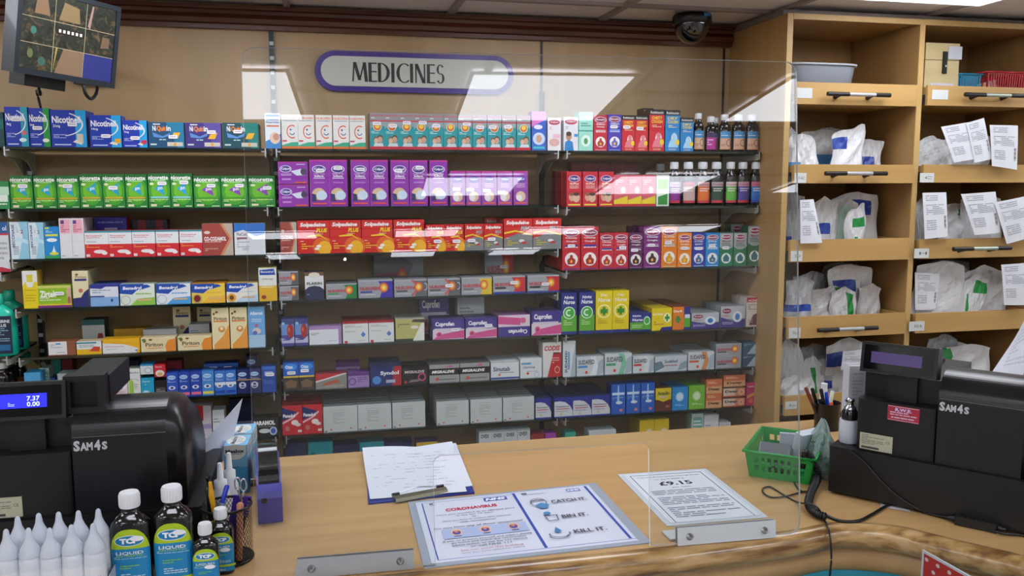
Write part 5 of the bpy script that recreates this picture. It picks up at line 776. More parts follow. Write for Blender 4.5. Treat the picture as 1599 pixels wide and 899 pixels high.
# monitor
def px3(x, y, Y): return pY(x, y, Y)
MY = math.radians(50); MU = Vector((math.cos(MY), math.sin(MY), 0)); ML = pY(20, 112, 2.30); MWd, MHt = .280, .212
nrm = Vector((MU.y, -MU.x, 0)); tiltm = math.radians(9); MV = (Vector((0, 0, 1))*math.cos(tiltm)+nrm*math.sin(tiltm)).normalized(); MN = MU.cross(MV).normalized()
if MN.dot(nrm) < 0: MN = -MN
roll = math.radians(-2.5); MU2 = MU*math.cos(roll)+MV*math.sin(roll); MV2 = -MU*math.sin(roll)+MV*math.cos(roll); MU, MV = MU2, MV2
mon = empty('cctv_monitor', ML); tag(mon, 'black flat monitor showing nine camera views, hung high on the left', 'monitor')
TM = Matrix(((MU.x, -MN.x, MV.x, 0), (MU.y, -MN.y, MV.y, 0), (MU.z, -MN.z, MV.z, 0), (0, 0, 0, 1)))
MB_ = mat('16202a', .35, coat=.2, name='monitor_plastic')
m = MB(); m.box(0, MWd, .004, .045, 0, MHt, MB_, TM); m.box(.03, MWd-.03, .045, .07, .03, MHt-.03, MB_, TM)
for q in ((0, MWd, 0, .014), (0, MWd, MHt-.012, MHt), (0, .012, .0142, MHt-.0122), (MWd-.012, MWd, .0142, MHt-.0122)): m.box(q[0], q[1], -.002, .0038, q[2], q[3], MB_, TM)
m.build('casing', mon)
m = MB(); x0, x1, z0, z1 = .0125, MWd-.0125, .0145, MHt-.0125
scm = bpy.data.materials.new('camera_views'); scm.use_nodes = True; t = scm.node_tree; b = t.nodes['Principled BSDF']; tc = t.nodes.new('ShaderNodeTexCoord')
no = t.nodes.new('ShaderNodeTexNoise'); no.inputs['Scale'].default_value = 60; no.inputs['Detail'].default_value = 8; no.inputs['Distortion'].default_value = 1.2
cr = t.nodes.new('ShaderNodeValToRGB'); el = cr.color_ramp.elements; el[0].position = .30; el[0].color = hexc('14140f'); el[1].position = .74; el[1].color = hexc('a0805c')
for p_, c_ in ((.42, '3c3a2c'), (.52, '2c4438'), (.60, '6c5a3c')): q = el.new(p_); q.color = hexc(c_)
t.links.new(tc.outputs['Object'], no.inputs[0]); t.links.new(no.outputs['Fac'], cr.inputs[0]); t.links.new(cr.outputs[0], b.inputs['Emission Color']); b.inputs['Emission Strength'].default_value = .42; b.inputs['Base Color'].default_value = hexc('080808'); b.inputs['Roughness'].default_value = .3
m.box(x0, x1, .0005, .0035, z0, z1, scm, TM)
def ms(u, v, l): return TM@Vector((x0+(x1-x0)*u, .0005-l, z0+(z1-z0)*v))
def em(h, s=.4): return mat(h, .5, emit=s)
pink = [('r', .666, .0, 1, .333, em('1c2260', .4)), ('r', 0, .331, 1, .336, em('b0a080')), ('r', 0, .664, 1, .669, em('b0a080')), ('r', .331, 0, .335, 1, em('a09878')), ('r', .664, 0, .668, 1, em('a09878')),
        ('r', .36, .52, .66, .6, em('181410'))]+[('r', .38+i*.045, .54, .405+i*.045, .58, em('c8bcae')) for i in range(6)]+[('p', [(.36, 0), (.44, .33), (.66, .33), (.66, 0)], em('6a5440')), ('p', [(.34, .0), (.38, .33), (.36, .33)], em('8a7a3c')), ('p', [(.37, .7), (.6, .7), (.58, .9), (.42, .94)], em('6c5a3a')), ('p', [(.12, .72), (.28, .72), (.24, .95), (.14, .95)], em('6c5238')), ('e', .12, .5, .03, .05, em('2c5c50')), ('p', [(.84, .44), (.94, .46), (.94, .6), (.86, .6)], em('5c4838')), ('e', .10, .2, .03, .06, em('4a5630')), ('e', .22, .12, .04, .06, em('2c4c42')), ('p', [(.68, .7), (.72, .98), (.74, .98), (.71, .66)], em('806860'))]
art(m, ms, pink, step=.0001); m.build('screen', mon)
m = MB(); m.box(.05, .16, .03, .09, -.028, .001, mat('08090b', .4), TM); m.box(.06, .12, .045, .10, -.02, .12, mat('08090b', .4), TM)
a = ML+TM@Vector((.1, .07, .1)); m.tube([a-ML, Vector((a.x, YW-.03, a.z))-ML], .014, mat('08090b', .4)); m.box(a.x-ML.x-.05, a.x-ML.x+.05, YW-.03-ML.y, YW-.002-ML.y, a.z-ML.z-.06, a.z-ML.z+.06, mat('08090b', .4)); m.build('wall_arm', mon)
m = MB(); c1 = pY(130, 133, 2.42)-ML; c2 = pY(152, 133, 2.5)-ML
m.tube(smooth_path([c1, c1+Vector((.004, .004, -.022)), (c1+c2)/2+Vector((0, 0, -.035)), c2+Vector((-.004, 0, -.022)), c2]), .0042, mat('0b0b0d', .5), 8); m.build('cable_loop', mon)
m = MB(); c1 = pY(58, 128, 2.5)-ML; c2 = pY(64, 170, 2.90)-ML; m.tube(smooth_path([c1, c1+Vector((0, .02, -.03)), c2+Vector((0, -.03, .05)), c2, Vector((c2.x, YW-.012-ML.y, 1.74-ML.z))]), .004, mat('0b0b0d', .5), 8); m.build('power_cable', mon)
# dome camera
c = Vector((1.262, 2.765, ZC-.0005)); e = empty('dome_camera', c); tag(e, 'black dome security camera on the ceiling', 'security camera')
m = MB(); m.lathe([(.063, 0), (.066, -.006), (.066, -.028), (.060, -.033)], mat('0a0a0c', .35), n=32); m.build('housing', e)
m = MB(); m.lathe([(.058*math.cos(math.radians(a_)), -.033-.062*math.sin(math.radians(a_))) for a_ in range(0, 91, 9)], mat('0d0b0a', .05, coat=1), n=32, cap=False); m.build('dome', e)
m = MB(); m.box(.012, .034, -.068, -.066, -.014, -.005, mat('2a70b0')); m.build('badge', e)
# ============================================================ PRESCRIPTION BAGS
def bagmat(name, c): return noisy(name, c, c, (1, 1, 1), .38)
BW = bagmat('bag_white', 'd3d5d8'); BG = mat('a9acb0', .35, name='bag_grey'); BL_ = mat('bcd8c8', .4, name='bag_pale_green')
NAVY, GRN_, LBLUE = mat('1f3f9c', .4), mat('0f8a3c', .4), mat('3a86c8', .4)
NB_ = [0]
def bag(x0, x1, yt, zb, label, lean=0, m_=BW, bands=(), dy=0, T=None, top=.8, slip=None, peak=.5, base=YF+.03):
    NB_[0] += 1; R_ = random.Random(NB_[0]*13+5); Y = base+dy+(NB_[0] % 2)*.05; xm = (x0+x1)/2
    lo, hi = (XC+.052, X1-.034) if zb in (z1_, z2_, z3_, z4_) else (X1+.055, X2-.036); ex = (x1-x0)*.2
    A = pY(x0-ex, (yt+60), Y); B = pY(x1+ex, (yt+60), Y); sh_ = max(0, B.x-hi); A.x -= sh_; B.x -= sh_; sh_ = max(0, lo-A.x); A.x += sh_; B.x = min(B.x+sh_, hi); w_ = B.x-A.x; top = min(1, top+.18); h_ = max(.03, pY(xm, yt, Y).z-zb); T = T or min(.038, w_*.42); xc = (A.x+B.x)/2; lean = max((lo-xc+w_*.42)/h_, min((hi-xc-w_*.42)/h_, lean)) if lo < xc < hi else lean
    nu, nv = 13, 17; ph = [R_.uniform(0, 6.28) for _ in range(10)]
    def P_(u, v, s):
        t_ = T*.5*(math.sin(math.pi*min(max(u, .0), 1))**.45)*(1-v**2.2)+.0006
        wd = w_*(1-(1-top)*v**2); x_ = (u-.5)*wd+lean*v*h_
        x_ += .004*math.sin(9*v+ph[0])*(2*u-1)
        cr = .0055*(abs(math.sin(5*u+4*v+ph[1]))-.5)+.005*(abs(math.sin(7*v-6*u+ph[2]))-.5)+.0025*math.sin(29*u+ph[3]+13*v)+.0035*math.sin(12*u-16*v+ph[6])+.0022*abs(math.sin(8*u+19*v+ph[7]))
        z_ = v*h_*(1-.10*abs(u-peak)*2*(v**3))+v**3*.004*math.sin(8*u+ph[4])
        return Vector((x_, T*.5+s*t_+cr*(s < 0)*min(1, 4*u*(1-u)*1.5)*(.3+v*.7)+.5*cr*(s > 0)*v+.012*v*v*math.sin(ph[5]), z_))
    m = MB(); vs = [P_(i/(nu-1), j/(nv-1), s) for s in (-1, 1) for j in range(nv) for i in range(nu)]; o0 = nu*nv
    for j in range(nv-1):
        for i in range(nu-1):
            mt = m_; u, v = (i+.5)/(nu-1), (j+.5)/(nv-1)
            for (a, b, c_, d, bm) in bands:
                if a <= u <= c_ and b <= v <= d: mt = bm
            q = j*nu+i; m.add([vs[q], vs[q+1], vs[q+nu+1], vs[q+nu]], [(0, 1, 2, 3)], mt)
            q += o0; m.add([vs[q+1], vs[q], vs[q+nu], vs[q+nu+1]], [(0, 1, 2, 3)], m_)
    for j in range(nv-1):
        a, b = j*nu, j*nu+nu-1
        m.add([vs[a], vs[a+nu], vs[a+nu+o0], vs[a+o0]], [(0, 1, 2, 3)], m_); m.add([vs[b+nu], vs[b], vs[b+o0], vs[b+nu+o0]], [(0, 1, 2, 3)], m_)
    a = (nv-1)*nu
    for i in range(nu-1): m.add([vs[a+i], vs[a+i+1], vs[a+i+1+o0], vs[a+i+o0]], [(0, 1, 2, 3)], m_); m.add([vs[i+1], vs[i], vs[i+o0], vs[i+1+o0]], [(0, 1, 2, 3)], m_)
    o = m.build('prescription_bag'); o.location = ((A.x+B.x)/2, Y, zb+.0005)
    tag(o, label, 'bag')
    if slip: slip_on(slip, o, Y-.003-T*.0)
    return o
def slip_on(q, parent, Y, name='prescription_slip', curl=.004):
    """paper slip given by its four photo corners, hanging at distance Y"""
    P4 = [pY(x, y, Y)-(parent.location if parent else Vector((0, 0, 0))) for x, y in q]
    c0 = Vector((0, 0, 0)) if parent else sum(P4, Vector((0, 0, 0)))/4
    P4 = [p-c0 for p in P4]      # TL TR BR BL
    def fn(u, v, l):
        p = (P4[3]*(1-u)+P4[2]*u)*(1-v)+(P4[0]*(1-u)+P4[1]*u)*v
        return p+Vector((0, -l-curl*math.sin(math.pi*u)-.5*curl*math.sin(2.2*v), 0))
    m = MB(); N = 6
    for i in range(N):
        for j in range(N): m.add([fn((i+a)/N, (j+b)/N, l) for l in (0,) for a, b in ((0, 0), (1, 0), (1, 1), (0, 1))], [(0, 1, 2, 3)], PAPER)
    for i in range(N):
        for j in range(N): m.add([fn((i+a)/N, (j+b)/N, -.0008) for a, b in ((0, 0), (0, 1), (1, 1), (1, 0))], [(0, 1, 2, 3)], PAPER)
    g = 'a4a8b0'
    it = [('l', .1, .80, .6, .94, 3, g), ('l', .1, .5, .85, .74, 6, g), ('l', .1, .16, .5, .4, 5, g)]+[('r', .84, .2+k*.032, .93, .2+k*.032+(.018 if k % 3 else .01), '3a3c44') for k in range(9)]
    for a in it:
        if a[0] == 'l':
            K_ = 3
            for k in range(K_): art(m, lambda u, v, l: fn(u, v, .0005+l), [('l', a[1]+(a[3]-a[1])*k/K_, a[2], a[1]+(a[3]-a[1])*(k+1)/K_, a[4], a[5], a[6])])
        else: art(m, lambda u, v, l: fn(u, v, .0005+l), [a])
    o = m.build(name, parent)
    if not parent: o.location = c0
    return o
def loose(q, Y, label): return tag(slip_on(q, None, Y), label, 'paper')
z1_, z2_, z3_, z4_ = [TR1[i][1]+.0105 for i in (1, 2, 3, 4)]; y1_, y2_, y3_, y4_ = [TR2[i][1]+.0105 for i in (1, 2, 3, 4)]
L2, L3, L4, L5 = 'second tray down, left column', 'third tray down, left column', 'fourth tray down, left column', 'lowest tray, left column'
R2, R3, R4, R5 = 'second tray, right column', 'third tray, right column', 'fourth tray, right column', 'lowest tray, right column'
bag(1224, 1241, 199, z1_, 'narrow white bag with navy patch, leftmost in the '+L2, bands=[(.3, .35, .9, .55, NAVY)])
bag(1239, 1276, 206, z1_, 'white bag sloping right with blue dot in the '+L2, lean=-.28, top=.45, bands=[(0, .18, .3, .35, LBLUE)], dy=.01)
bag(1262, 1309, 200, z1_, 'white bag with light-blue label in the '+L2, lean=.0, bands=[(.2, .3, .75, .52, LBLUE)], dy=.06)
bag(1308, 1343, 193, z1_, 'tall open white bag with navy corner patch in the '+L2, lean=.08, bands=[(0, .58, .38, .82, NAVY)], top=.9, peak=.9)
bag(1345, 1371, 215, z1_, 'small white bag with navy band, rightmost in the '+L2, lean=.2, bands=[(0, .3, .6, .55, NAVY)], dy=.02)
bag(1280, 1316, 197, z1_, 'grey bag behind the light-blue labelled one, '+L2, m_=BG, dy=.16)
bag(1438, 1475, 212, y1_, 'rounded crumpled white bag at the left of the '+R2, top=.7)
bag(1470, 1500, 214, y1_, 'white bag behind the leaning papers in the '+R2, dy=.05)
bag(1520, 1560, 205, y1_, 'white bag behind the printed sheets in the '+R2, dy=.1)
loose([(1469, 198), (1510, 191), (1532, 246), (1490, 254)], YF-.03, 'white printed sheet leaning left in the '+R2)
loose([(1508, 192), (1536, 184), (1549, 248), (1522, 254)], YF-.035, 'white printed sheet behind, leaning right in the '+R2)
loose([(1545, 195), (1589, 196), (1588, 265), (1549, 259)], YF-.04, 'printed sheet hanging over the tray front in the '+R2)
bag(1218, 1243, 298, z2_, 'translucent grey bag, leftmost in the '+L3, m_=BG, bands=[(.1, .1, .3, .3, NAVY)], dy=.03)
bag(1243, 1280, 318, z2_, 'white bag carrying a hanging printed slip, '+L3, dy=.02)
loose([(1249, 312), (1270, 311), (1284, 379), (1250, 380)], YF-.025, 'printed slip hanging over the front of the third left tray')
bag(1272, 1303, 308, z2_, 'white bag with tilted navy patch in the '+L3, bands=[(.25, .35, .7, .58, NAVY)], dy=.035, lean=.05)
bag(1300, 1345, 308, z2_, 'bag showing a pale green disc in the '+L3, m_=BW, bands=[(.15, .12, .85, .85, BL_)], top=.5, peak=.45)
bag(1326, 1349, 318, z2_, 'white bag with green stripe in the '+L3, bands=[(.35, .55, .9, .72, GRN_), (.4, .0, .55, .4, GRN_)], top=.7, peak=.9)
bag(1352, 1401, 298, z2_, 'large white bag with wide navy label, rightmost in the '+L3, bands=[(.15, .64, .8, .86, NAVY)], dy=.03, top=.96, peak=.6)
bag(1426, 1447, 308, y2_, 'narrow grey bag, leftmost in the '+R3, m_=BG)
bag(1478, 1520, 316, y2_, 'white bag with green tab in the middle of the '+R3, bands=[(.5, .72, .8, .9, GRN_)], top=.6)
bag(1515, 1560, 303, y2_, 'white bag behind the tilted printed slip, '+R3, dy=.04)
bag(1562, 1610, 310, y2_, 'white bag at the right end of the '+R3, dy=.02)
loose([(1440, 301), (1477, 300), (1480, 369), (1444, 373)], YF-.03, 'upright printed slip in front of the third right tray, leftmost')
loose([(1500, 303), (1554, 299), (1562, 363), (1522, 367)], YF-.032, 'printed slip tilted left in front of the third right tray')
loose([(1552, 316), (1606, 305), (1622, 366), (1572, 381)], YF-.038, 'large printed sheet at the right edge, third right tray')
bag(1214, 1244, 432, z3_, 'grey-white bag with navy band and green patch, '+L4, m_=BG, bands=[(.0, .35, .95, .52, NAVY), (.2, 0, .8, .2, GRN_)])
bag(1240, 1272, 444, z3_, 'pointed white bag in the '+L4, top=.35, dy=-.005, lean=.05)
bag(1247, 1287, 424, z3_, 'grey bag with square top behind the boxy bag, '+L4, m_=BG, dy=.14, top=.98)
bag(1270, 1310, 447, z3_, 'boxy white bag with green edge stripe in the '+L4, bands=[(.78, .0, .9, 1, GRN_)], top=.95, peak=.6)
bag(1306, 1335, 449, z3_, 'crumpled white bag with green stripe, middle of the '+L4, bands=[(.55, .3, .85, .85, GRN_)], dy=.03, lean=-.05)
bag(1321, 1371, 411, z3_, 'tall white bag with tilted navy label in the '+L4, bands=[(.12, .5, .62, .78, NAVY)], lean=-.08, top=.75, dy=.03)
bag(1298, 1340, 408, z3_, 'dark grey bag at the back of the '+L4, m_=BG, dy=.17)
bag(1368, 1392, 443, z3_, 'small white bag, rightmost in the '+L4, top=.9)
bag(1419, 1484, 407, y3_, 'largest white bag with printed slip in the '+R4, top=.6, slip=[(1428, 425), (1467, 427), (1461, 483), (1429, 484)])
bag(1474, 1505, 413, y3_, 'translucent grey bag beside the largest bag, '+R4, m_=BG, bands=[(.3, .2, .4, .5, LBLUE)], dy=.02)
bag(1504, 1533, 429, y3_, 'white bag with slanting green stripe in the '+R4, bands=[(.45, .6, .95, .85, GRN_), (.2, .0, .28, .6, GRN_)], lean=.15)
bag(1526, 1553, 422, y3_, 'plain white bag right of the green-striped one, '+R4, lean=.05)
bag(1545, 1572, 420, y3_, 'plain grey bag left of the hanging slip, '+R4, m_=BG, dy=.03)
bag(1490, 1540, 403, y3_, 'dark grey bag at the back of the '+R4, m_=BG, dy=.16)
bag(1560, 1610, 415, y3_, 'white bag at the right end of the '+R4, dy=.02)
loose([(1563, 413), (1604, 410), (1604, 476), (1568, 476)], YF-.03, 'printed slip hanging in front of the fourth right tray')
bag(1210, 1246, 530, z4_, 'tall white bag, leftmost in the '+L5, lean=-.05, top=.5)
bag(1205, 1242, 590, z4_, 'low white bag lying in front in the '+L5, dy=-.0, T=.03)
bag(1254, 1290, 557, z4_, 'pointed white bag with green stripe in the '+L5, bands=[(.45, .1, .58, .75, GRN_)], top=.25)
bag(1256, 1290, 538, z4_, 'grey bag with blue edge behind the pointed bag, '+L5, m_=BG, bands=[(.0, .3, .2, .5, NAVY)], dy=.12)
bag(1288, 1316, 561, z4_, 'grey bag with small navy patch in the '+L5, m_=BG, bands=[(.1, .3, .5, .5, NAVY)], lean=-.1)
bag(1302, 1352, 529, z4_, 'large white bag with navy band in the '+L5, bands=[(0, .55, .35, .82, NAVY)], dy=.05)
loose([(1316, 549), (1345, 545), (1352, 583), (1313, 577)], YF-.0, 'torn printed slip in the lowest left tray')
bag(1456, 1490, 522, y4_, 'wrinkled clear-grey bag, leftmost in the '+R5, m_=BG, dy=.02)
bag(1478, 1537, 538, y4_, 'white bag with broad green band in the '+R5, bands=[(.1, .0, .28, 1, GRN_)], top=.95)
bag(1522, 1570, 532, y4_, 'white bag with green corner in the '+R5, bands=[(0, .75, .3, .98, GRN_), (.1, 0, .16, .7, GRN_)], top=.8, peak=.2, dy=.06)
# tub, wooden box, baskets on the top tray
zt1 = TR1[0][1]+.0105; e = empty('washing_up_bowl', (0, 0, 0))
A = pY(1231, 100, YF+.05); B = pY(1352, 100, YF+.05); zr = pY(1290, 98, YF+.05).z; cx = (A.x+B.x)/2; hw = min((B.x-A.x)/2, .15); cx = XC+.034+hw; hh = zr-zt1
e.location = (cx, YF+.18, zt1+.0005); tag(e, 'grey plastic washing-up bowl on the top left tray', 'bowl')
m = MB(); GT = mat('8e949e', .35, name='grey_plastic'); m.lathe([(hw*.80, 0), (hw*.84, .004), (hw*.95, hh-.006)], GT, n=40, sy=.9, pw=5, cap=False)
m.lathe([(hw*.79, .0001), (.001, .0001)], GT, n=40, sy=.9, pw=5, cap=False); m.lathe([(hw*.78, .006), (hw*.93, hh-.005)], GT, n=40, sy=.9, pw=5, cap=False); m.build('body', e)
m = MB(); m.lathe([(hw*.93, hh-.006), (hw, hh-.007), (hw*1.0, hh-.001), (hw*.985, hh), (hw*.93, hh-.002)], mat('b4bac2', .3), n=40, sy=.9, pw=5, cap=False); m.build('rim', e)
zt2 = TR2[0][1]+.0105; A = pY(1448, 66, YF+.03); B = pY(1501, 66, YF+.03); x0 = max(A.x, X1+.045); bw_ = B.x-x0; bh = A.z-zt2
e = empty('wooden_box', (x0+bw_/2, YF+.035, zt2+.0005)); tag(e, 'pale plywood box with black latch on the top right tray', 'box'); PLY = noisy('plywood', 'c0ad7c', 'cdbb8c', (3, 3, 14), .5)
m = MB(); m.box(-bw_/2, bw_/2, 0, .14, 0, bh*.715, PLY); m.build('body', e)
m = MB(); m.box(-bw_/2, bw_/2, 0, .14, bh*.725, bh, PLY); m.build('lid', e)
m = MB(); m.box(.0, .016, -.006, -.0005, bh*.50, bh*.86, mat('1c1c1a', .4, .5)); m.lathe([(.0035, 0), (.0035, .004)], STEEL, c=(0, 0, 0), T=Matrix.Translation((.008, -.0065, bh*.62))@RX, n=10); m.build('latch', e)
m = MB(); m.box(-bw_*.32, bw_*.36, -.0018, -.0004, bh*.02, bh*.34, mat('c8c4d4'));
art(m, lambda u, v, l: (-bw_*.32+bw_*.68*u, -.0018-l, bh*(.02+.32*v)), [('l', .1, .1, .9, .9, 5, '9a96b0')]); m.build('paper_label', e)
m = MB(); m.box(bw_*.16, bw_*.56, -.0028, -.001, bh*.74, bh*.95, mat('c4c8d0')); m.build('taped_note', e)
def lattice(m, fn, L, H, nc, nr, mt, th=.002, rim=.006, base=.006, bar=.0035, side=.006):
    """open basket wall: fn(s, z, t) -> point, L long, H high"""
    def q(a, b, c_, d):
        vs = [fn(s, z, t) for s, z, t in ((a, c_, 0), (b, c_, 0), (b, c_, th), (a, c_, th), (a, d, 0), (b, d, 0), (b, d, th), (a, d, th))]
        m.add(vs, [(0, 1, 5, 4), (1, 2, 6, 5), (2, 3, 7, 6), (3, 0, 4, 7), (4, 5, 6, 7), (3, 2, 1, 0)], mt)
    q(0, L, 0, base); q(0, L, H-rim, H); q(0, side, base, H-rim); q(L-side, L, base, H-rim)
    cw = (L-2*side)/nc; rh = (H-rim-base)/nr
    for i in range(1, nc): q(side+cw*i-bar/2, side+cw*i+bar/2, base, H-rim)
    for j in range(1, nr): q(side, L-side, base+rh*j-bar/2, base+rh*j+bar/2)
def basket(org, U, V, Wd, D, H, flare, mt, label, nc=10, nr=2, ncd=8, name='plastic_basket', solid=0):
    big = solid > 0
    e = empty(name, org); tag(e, label, 'basket')
    U = U.normalized(); V = V.normalized()
    def wall(p0, p1, inn, nc_):
        L = (p1-p0).length; d = (p1-p0)/L
        def fn(s, z, t): k = flare*(z/H-.0); s2 = s+(2*s/L-1)*k; return p0+d*s2-inn*k+inn*t+Vector((0, 0, z))
        m = MB(); lattice(m, fn, L, H, nc_, nr, mt, base=.006+solid*H, **(dict(bar=.0058, rim=.013, side=.014) if big else {})); return m
    c = [Vector((0, 0, 0)), U*Wd, U*Wd+V*D, V*D]
    for a, b, inn, k in ((0, 1, V, nc), (1, 2, -U, ncd), (2, 3, -V, nc), (3, 0, U, ncd)): wall(c[a], c[b], inn, k).build('wall_panel', e)
    m = MB(); vs = c+[p+Vector((0, 0, .002)) for p in c]; m.add(vs, [(3, 2, 1, 0), (4, 5, 6, 7), (0, 1, 5, 4), (1, 2, 6, 5), (2, 3, 7, 6), (3, 0, 4, 7)], mt); m.build('bottom', e)
    m = MB(); f = flare; k = [p+(-U if i in (0, 3) else U)*(f+.003)+(-V if i in (0, 1) else V)*(f+.003)+Vector((0, 0, H)) for i, p in enumerate(c)]; m.tube(k, .0032, mt, 6, closed=True); m.build('rim', e)
    return e
A = pY(1502, 116, YF+.05); B = pY(1540, 116, YF+.05)
basket(Vector((x0+bw_+.012, YF+.05, zt2+.0005)), Vector((1, 0, 0)), Vector((0, 1, 0)), .085, .13, A.z-zt2, .006, mat('1880a0', .4), 'small blue plastic basket beside the plywood box', nc=12, nr=1)
xb = x0+bw_+.125
basket(Vector((xb, YF+.04, zt2+.0005)), Vector((1, 0, 0)), Vector((0, 1, 0)), .16, .15, pY(1560, 113, YF+.04).z-zt2, .006, mat('b81c2c', .4), 'red plastic basket on the top right tray', nc=16, nr=2)
e = empty('tissue_carton', (xb+.03, YF+.075, zt2+.028)); tag(e, 'white carton with yellow stripe standing in the red basket', 'box')
m = MB(); TT = Matrix.Rotation(math.radians(-14), 4, 'Y'); m.box(-.03, .05, 0, .03, -.012, .075-.02, mat('d4d4d0'), TT); m.box(-.008, .002, -.0012, -.0003, -.01, .054, mat('d0c040'), TT); m.build('carton', e)
# ============================================================ TILLS
def till(org, ang, label, lit, side_label=True, left=False):
    e = empty('cash_register', org, ang); tag(e, label, 'cash register')
    m = MB(); m.rbox(-.033, .372, .0, .34, .006, .104, .006, BLACKP)
    for a in (.0, .33):
        for b in (.03, .28): m.box(a, a+.03, b, b+.03, 0, .006, '0a0a0a')
    m.box(-.034, .373, .012, .3, .088, .0895, '050506'); m.build('cash_drawer', e)
    m = MB(); m.rbox(.016, .17, .012, .32, .1045, .212, .012, BLACKP)      # keyboard side of the body
    pr = [(.30, .1045), (.012, .1045), (.012, .232)]+[(p_.x, p_.y) for p_ in smooth_path([(.0125, .238, 0), (.018, .256, 0), (.036, .275, 0), (.07, .285, 0), (.11, .283, 0), (.16, .27, 0), (.22, .24, 0), (.27, .2, 0), (.30, .16, 0)], 5)]
    m.build('body', e)
    m = MB(); n = len(pr); x0, x1 = .1705, .318
    vs = [(x0, a, b) for a, b in pr]+[(x1, a, b) for a, b in pr]; q = [(x1+.03, .05+(a-.05)*.88, .1045+(b-.1045)*.86) for a, b in pr]; q2 = [(x1+.012, .012+(a-.012)*.985+.003, .1045+(b-.1045)*.975) for a, b in pr]
    m.add(vs[:2*n], [(i, (i+1) % n, n+(i+1) % n, n+i) for i in range(n)]+[tuple(range(n-1, -1, -1))], COVERP, False)
    m.add(vs[n:]+q2+q, [(i, (i+1) % n, n+(i+1) % n, n+i) for i in range(n)]+[(n+i, n+(i+1) % n, 2*n+(i+1) % n, 2*n+i) for i in range(n)]+[tuple(range(2*n, 3*n))], COVERP, True)
    m.build('printer_cover', e)
    m = MB(); m.box(.172, .318, .0112, .0122, .2352, .2366, mat('5a5c60', .4)); m.build('cover_seam', e)
    m = MB(); m.box(.07, .125, .035, .26, .2125, .272, BLACKP); m.box(.02, .17, .05, .3, .2125, .262, BLACKP); m.build('display_neck', e)
    # customer display, a tilted slab
    T = Matrix.Translation((.022, .014, .270))@Matrix.Rotation(math.radians(-9), 4, 'X')
    d = MB(); d.box(-.004, .142, .004, .034, 0, .062, BLACKP, T); d.box(-.004, .142, .0, .004, .0, .006, BLACKP, T); d.box(-.004, .142, 0, .004, .056, .062, BLACKP, T); d.box(-.004, .002, 0, .004, .0061, .0559, BLACKP, T); d.box(.136, .142, 0, .004, .0061, .0559, BLACKP, T)
    d.box(.0022, .1358, .0015, .0038, .0062, .0558, mat('0b0b0f', .12), T); dd = d.build('customer_display', e)
    m = MB(); scr_m = mat('1d1ff0', .4, emit=1.1) if lit else mat('54407c', .35, name='lcd_off')
    m.box(.016, .113, .0008, .0013, .020, .043, scr_m, T)
    fn = lambda u, v, l: T@Vector((.016+.097*u, .0008-l, .020+.023*v))
    if lit: art(m, fn, [('t', '7.37', .79, .66, .2, .34, em('b8c8ff', 1)), ('t', '0.00', .79, .26, .2, .34, em('b8c8ff', 1)), ('l', .4, .1, .52, .4, 3, em('9aa8ff', 1))])
    m.build('lcd_screen', dd)
    if left:
        m = MB()
        for q_ in ((.158, .222, .03, .06, .272, .282), (.158, .222, .03, .06, .326, .336), (.158, .168, .03, .06, .2821, .3259), (.210, .222, .03, .06, .2821, .3259), (.168, .210, .045, .06, .2821, .3259)): m.box(*q_, BLACKP if q_[2] < .04 else mat('050506', .3))
        m.box(.160, .224, .06, .22, .2853, .330, BLACKP); m.build('operator_display', e)
    m = MB()
    fn = lambda u, v, l: Vector((.172+.054*u, .0118-l, .212+.018*v))
    lg = mat('c9cbd0', .35, .3)
    S_ = [('t', 'S', .11, .5, .19, 1.0, lg, {'b': .05}), ('t', 'AM', .39, .42, .36, .78, lg, {'b': .05}), ('t', '4', .70, .5, .18, 1.0, lg, {'b': .05}), ('t', 'S', .91, .42, .16, .78, lg, {'b': .05})]
    art(m, fn, S_); m.build('logo', e)
    m = MB(); m.box(.026, .090, .0098, .0119, .108, .142, mat('b5b39c', .5)); fn = lambda u, v, l: Vector((.026+.064*u, .0098-l, .108+.034*v))
    art(m, fn, [('t', 'SAM4S', .16, .88, .2, .08, '3a3a3a', {'b': 0}), ('l', .06, .3, .75, .8, 5, '77766a'), ('t', 'CE', .86, .6, .12, .14, '2a2a2a', {'b': 0}), ('r', .06, .08, .6, .2, '3a3a38')]); m.build('rating_label', e)
    if side_label:
        m = MB(); m.box(.078, .138, .0098, .0119, .178, .2085, mat('a8203c', .45)); fn = lambda u, v, l: Vector((.078+.060*u, .0098-l, .178+.0305*v)); wh = 'd8c0d0'
        art(m, fn, [('r', .02, .03, .98, .06, wh), ('r', .02, .94, .98, .97, wh), ('t', 'R.W.E.', .5, .76, .52, .22, 'c8c8f0', {'b': .04}), ('l', .08, .3, .92, .6, 2, wh), ('l', .12, .08, .88, .26, 1, wh)]); m.build('service_sticker', e)
    return e
till(Vector((1.067+.0, 1.536, ZT+.0005)), math.atan2(-.79, .61), 'black cash register on the right with red service sticker', False)
till(Vector((-.577, 1.502, ZT+.0005)), 0.0, 'black cash register on the left with lit blue display', True, False, True)
RTO = Vector((1.067, 1.536, ZT)); RTU = Vector((.61, -.79, 0)).normalized(); RTV = Vector((.79, .61, 0)).normalized()
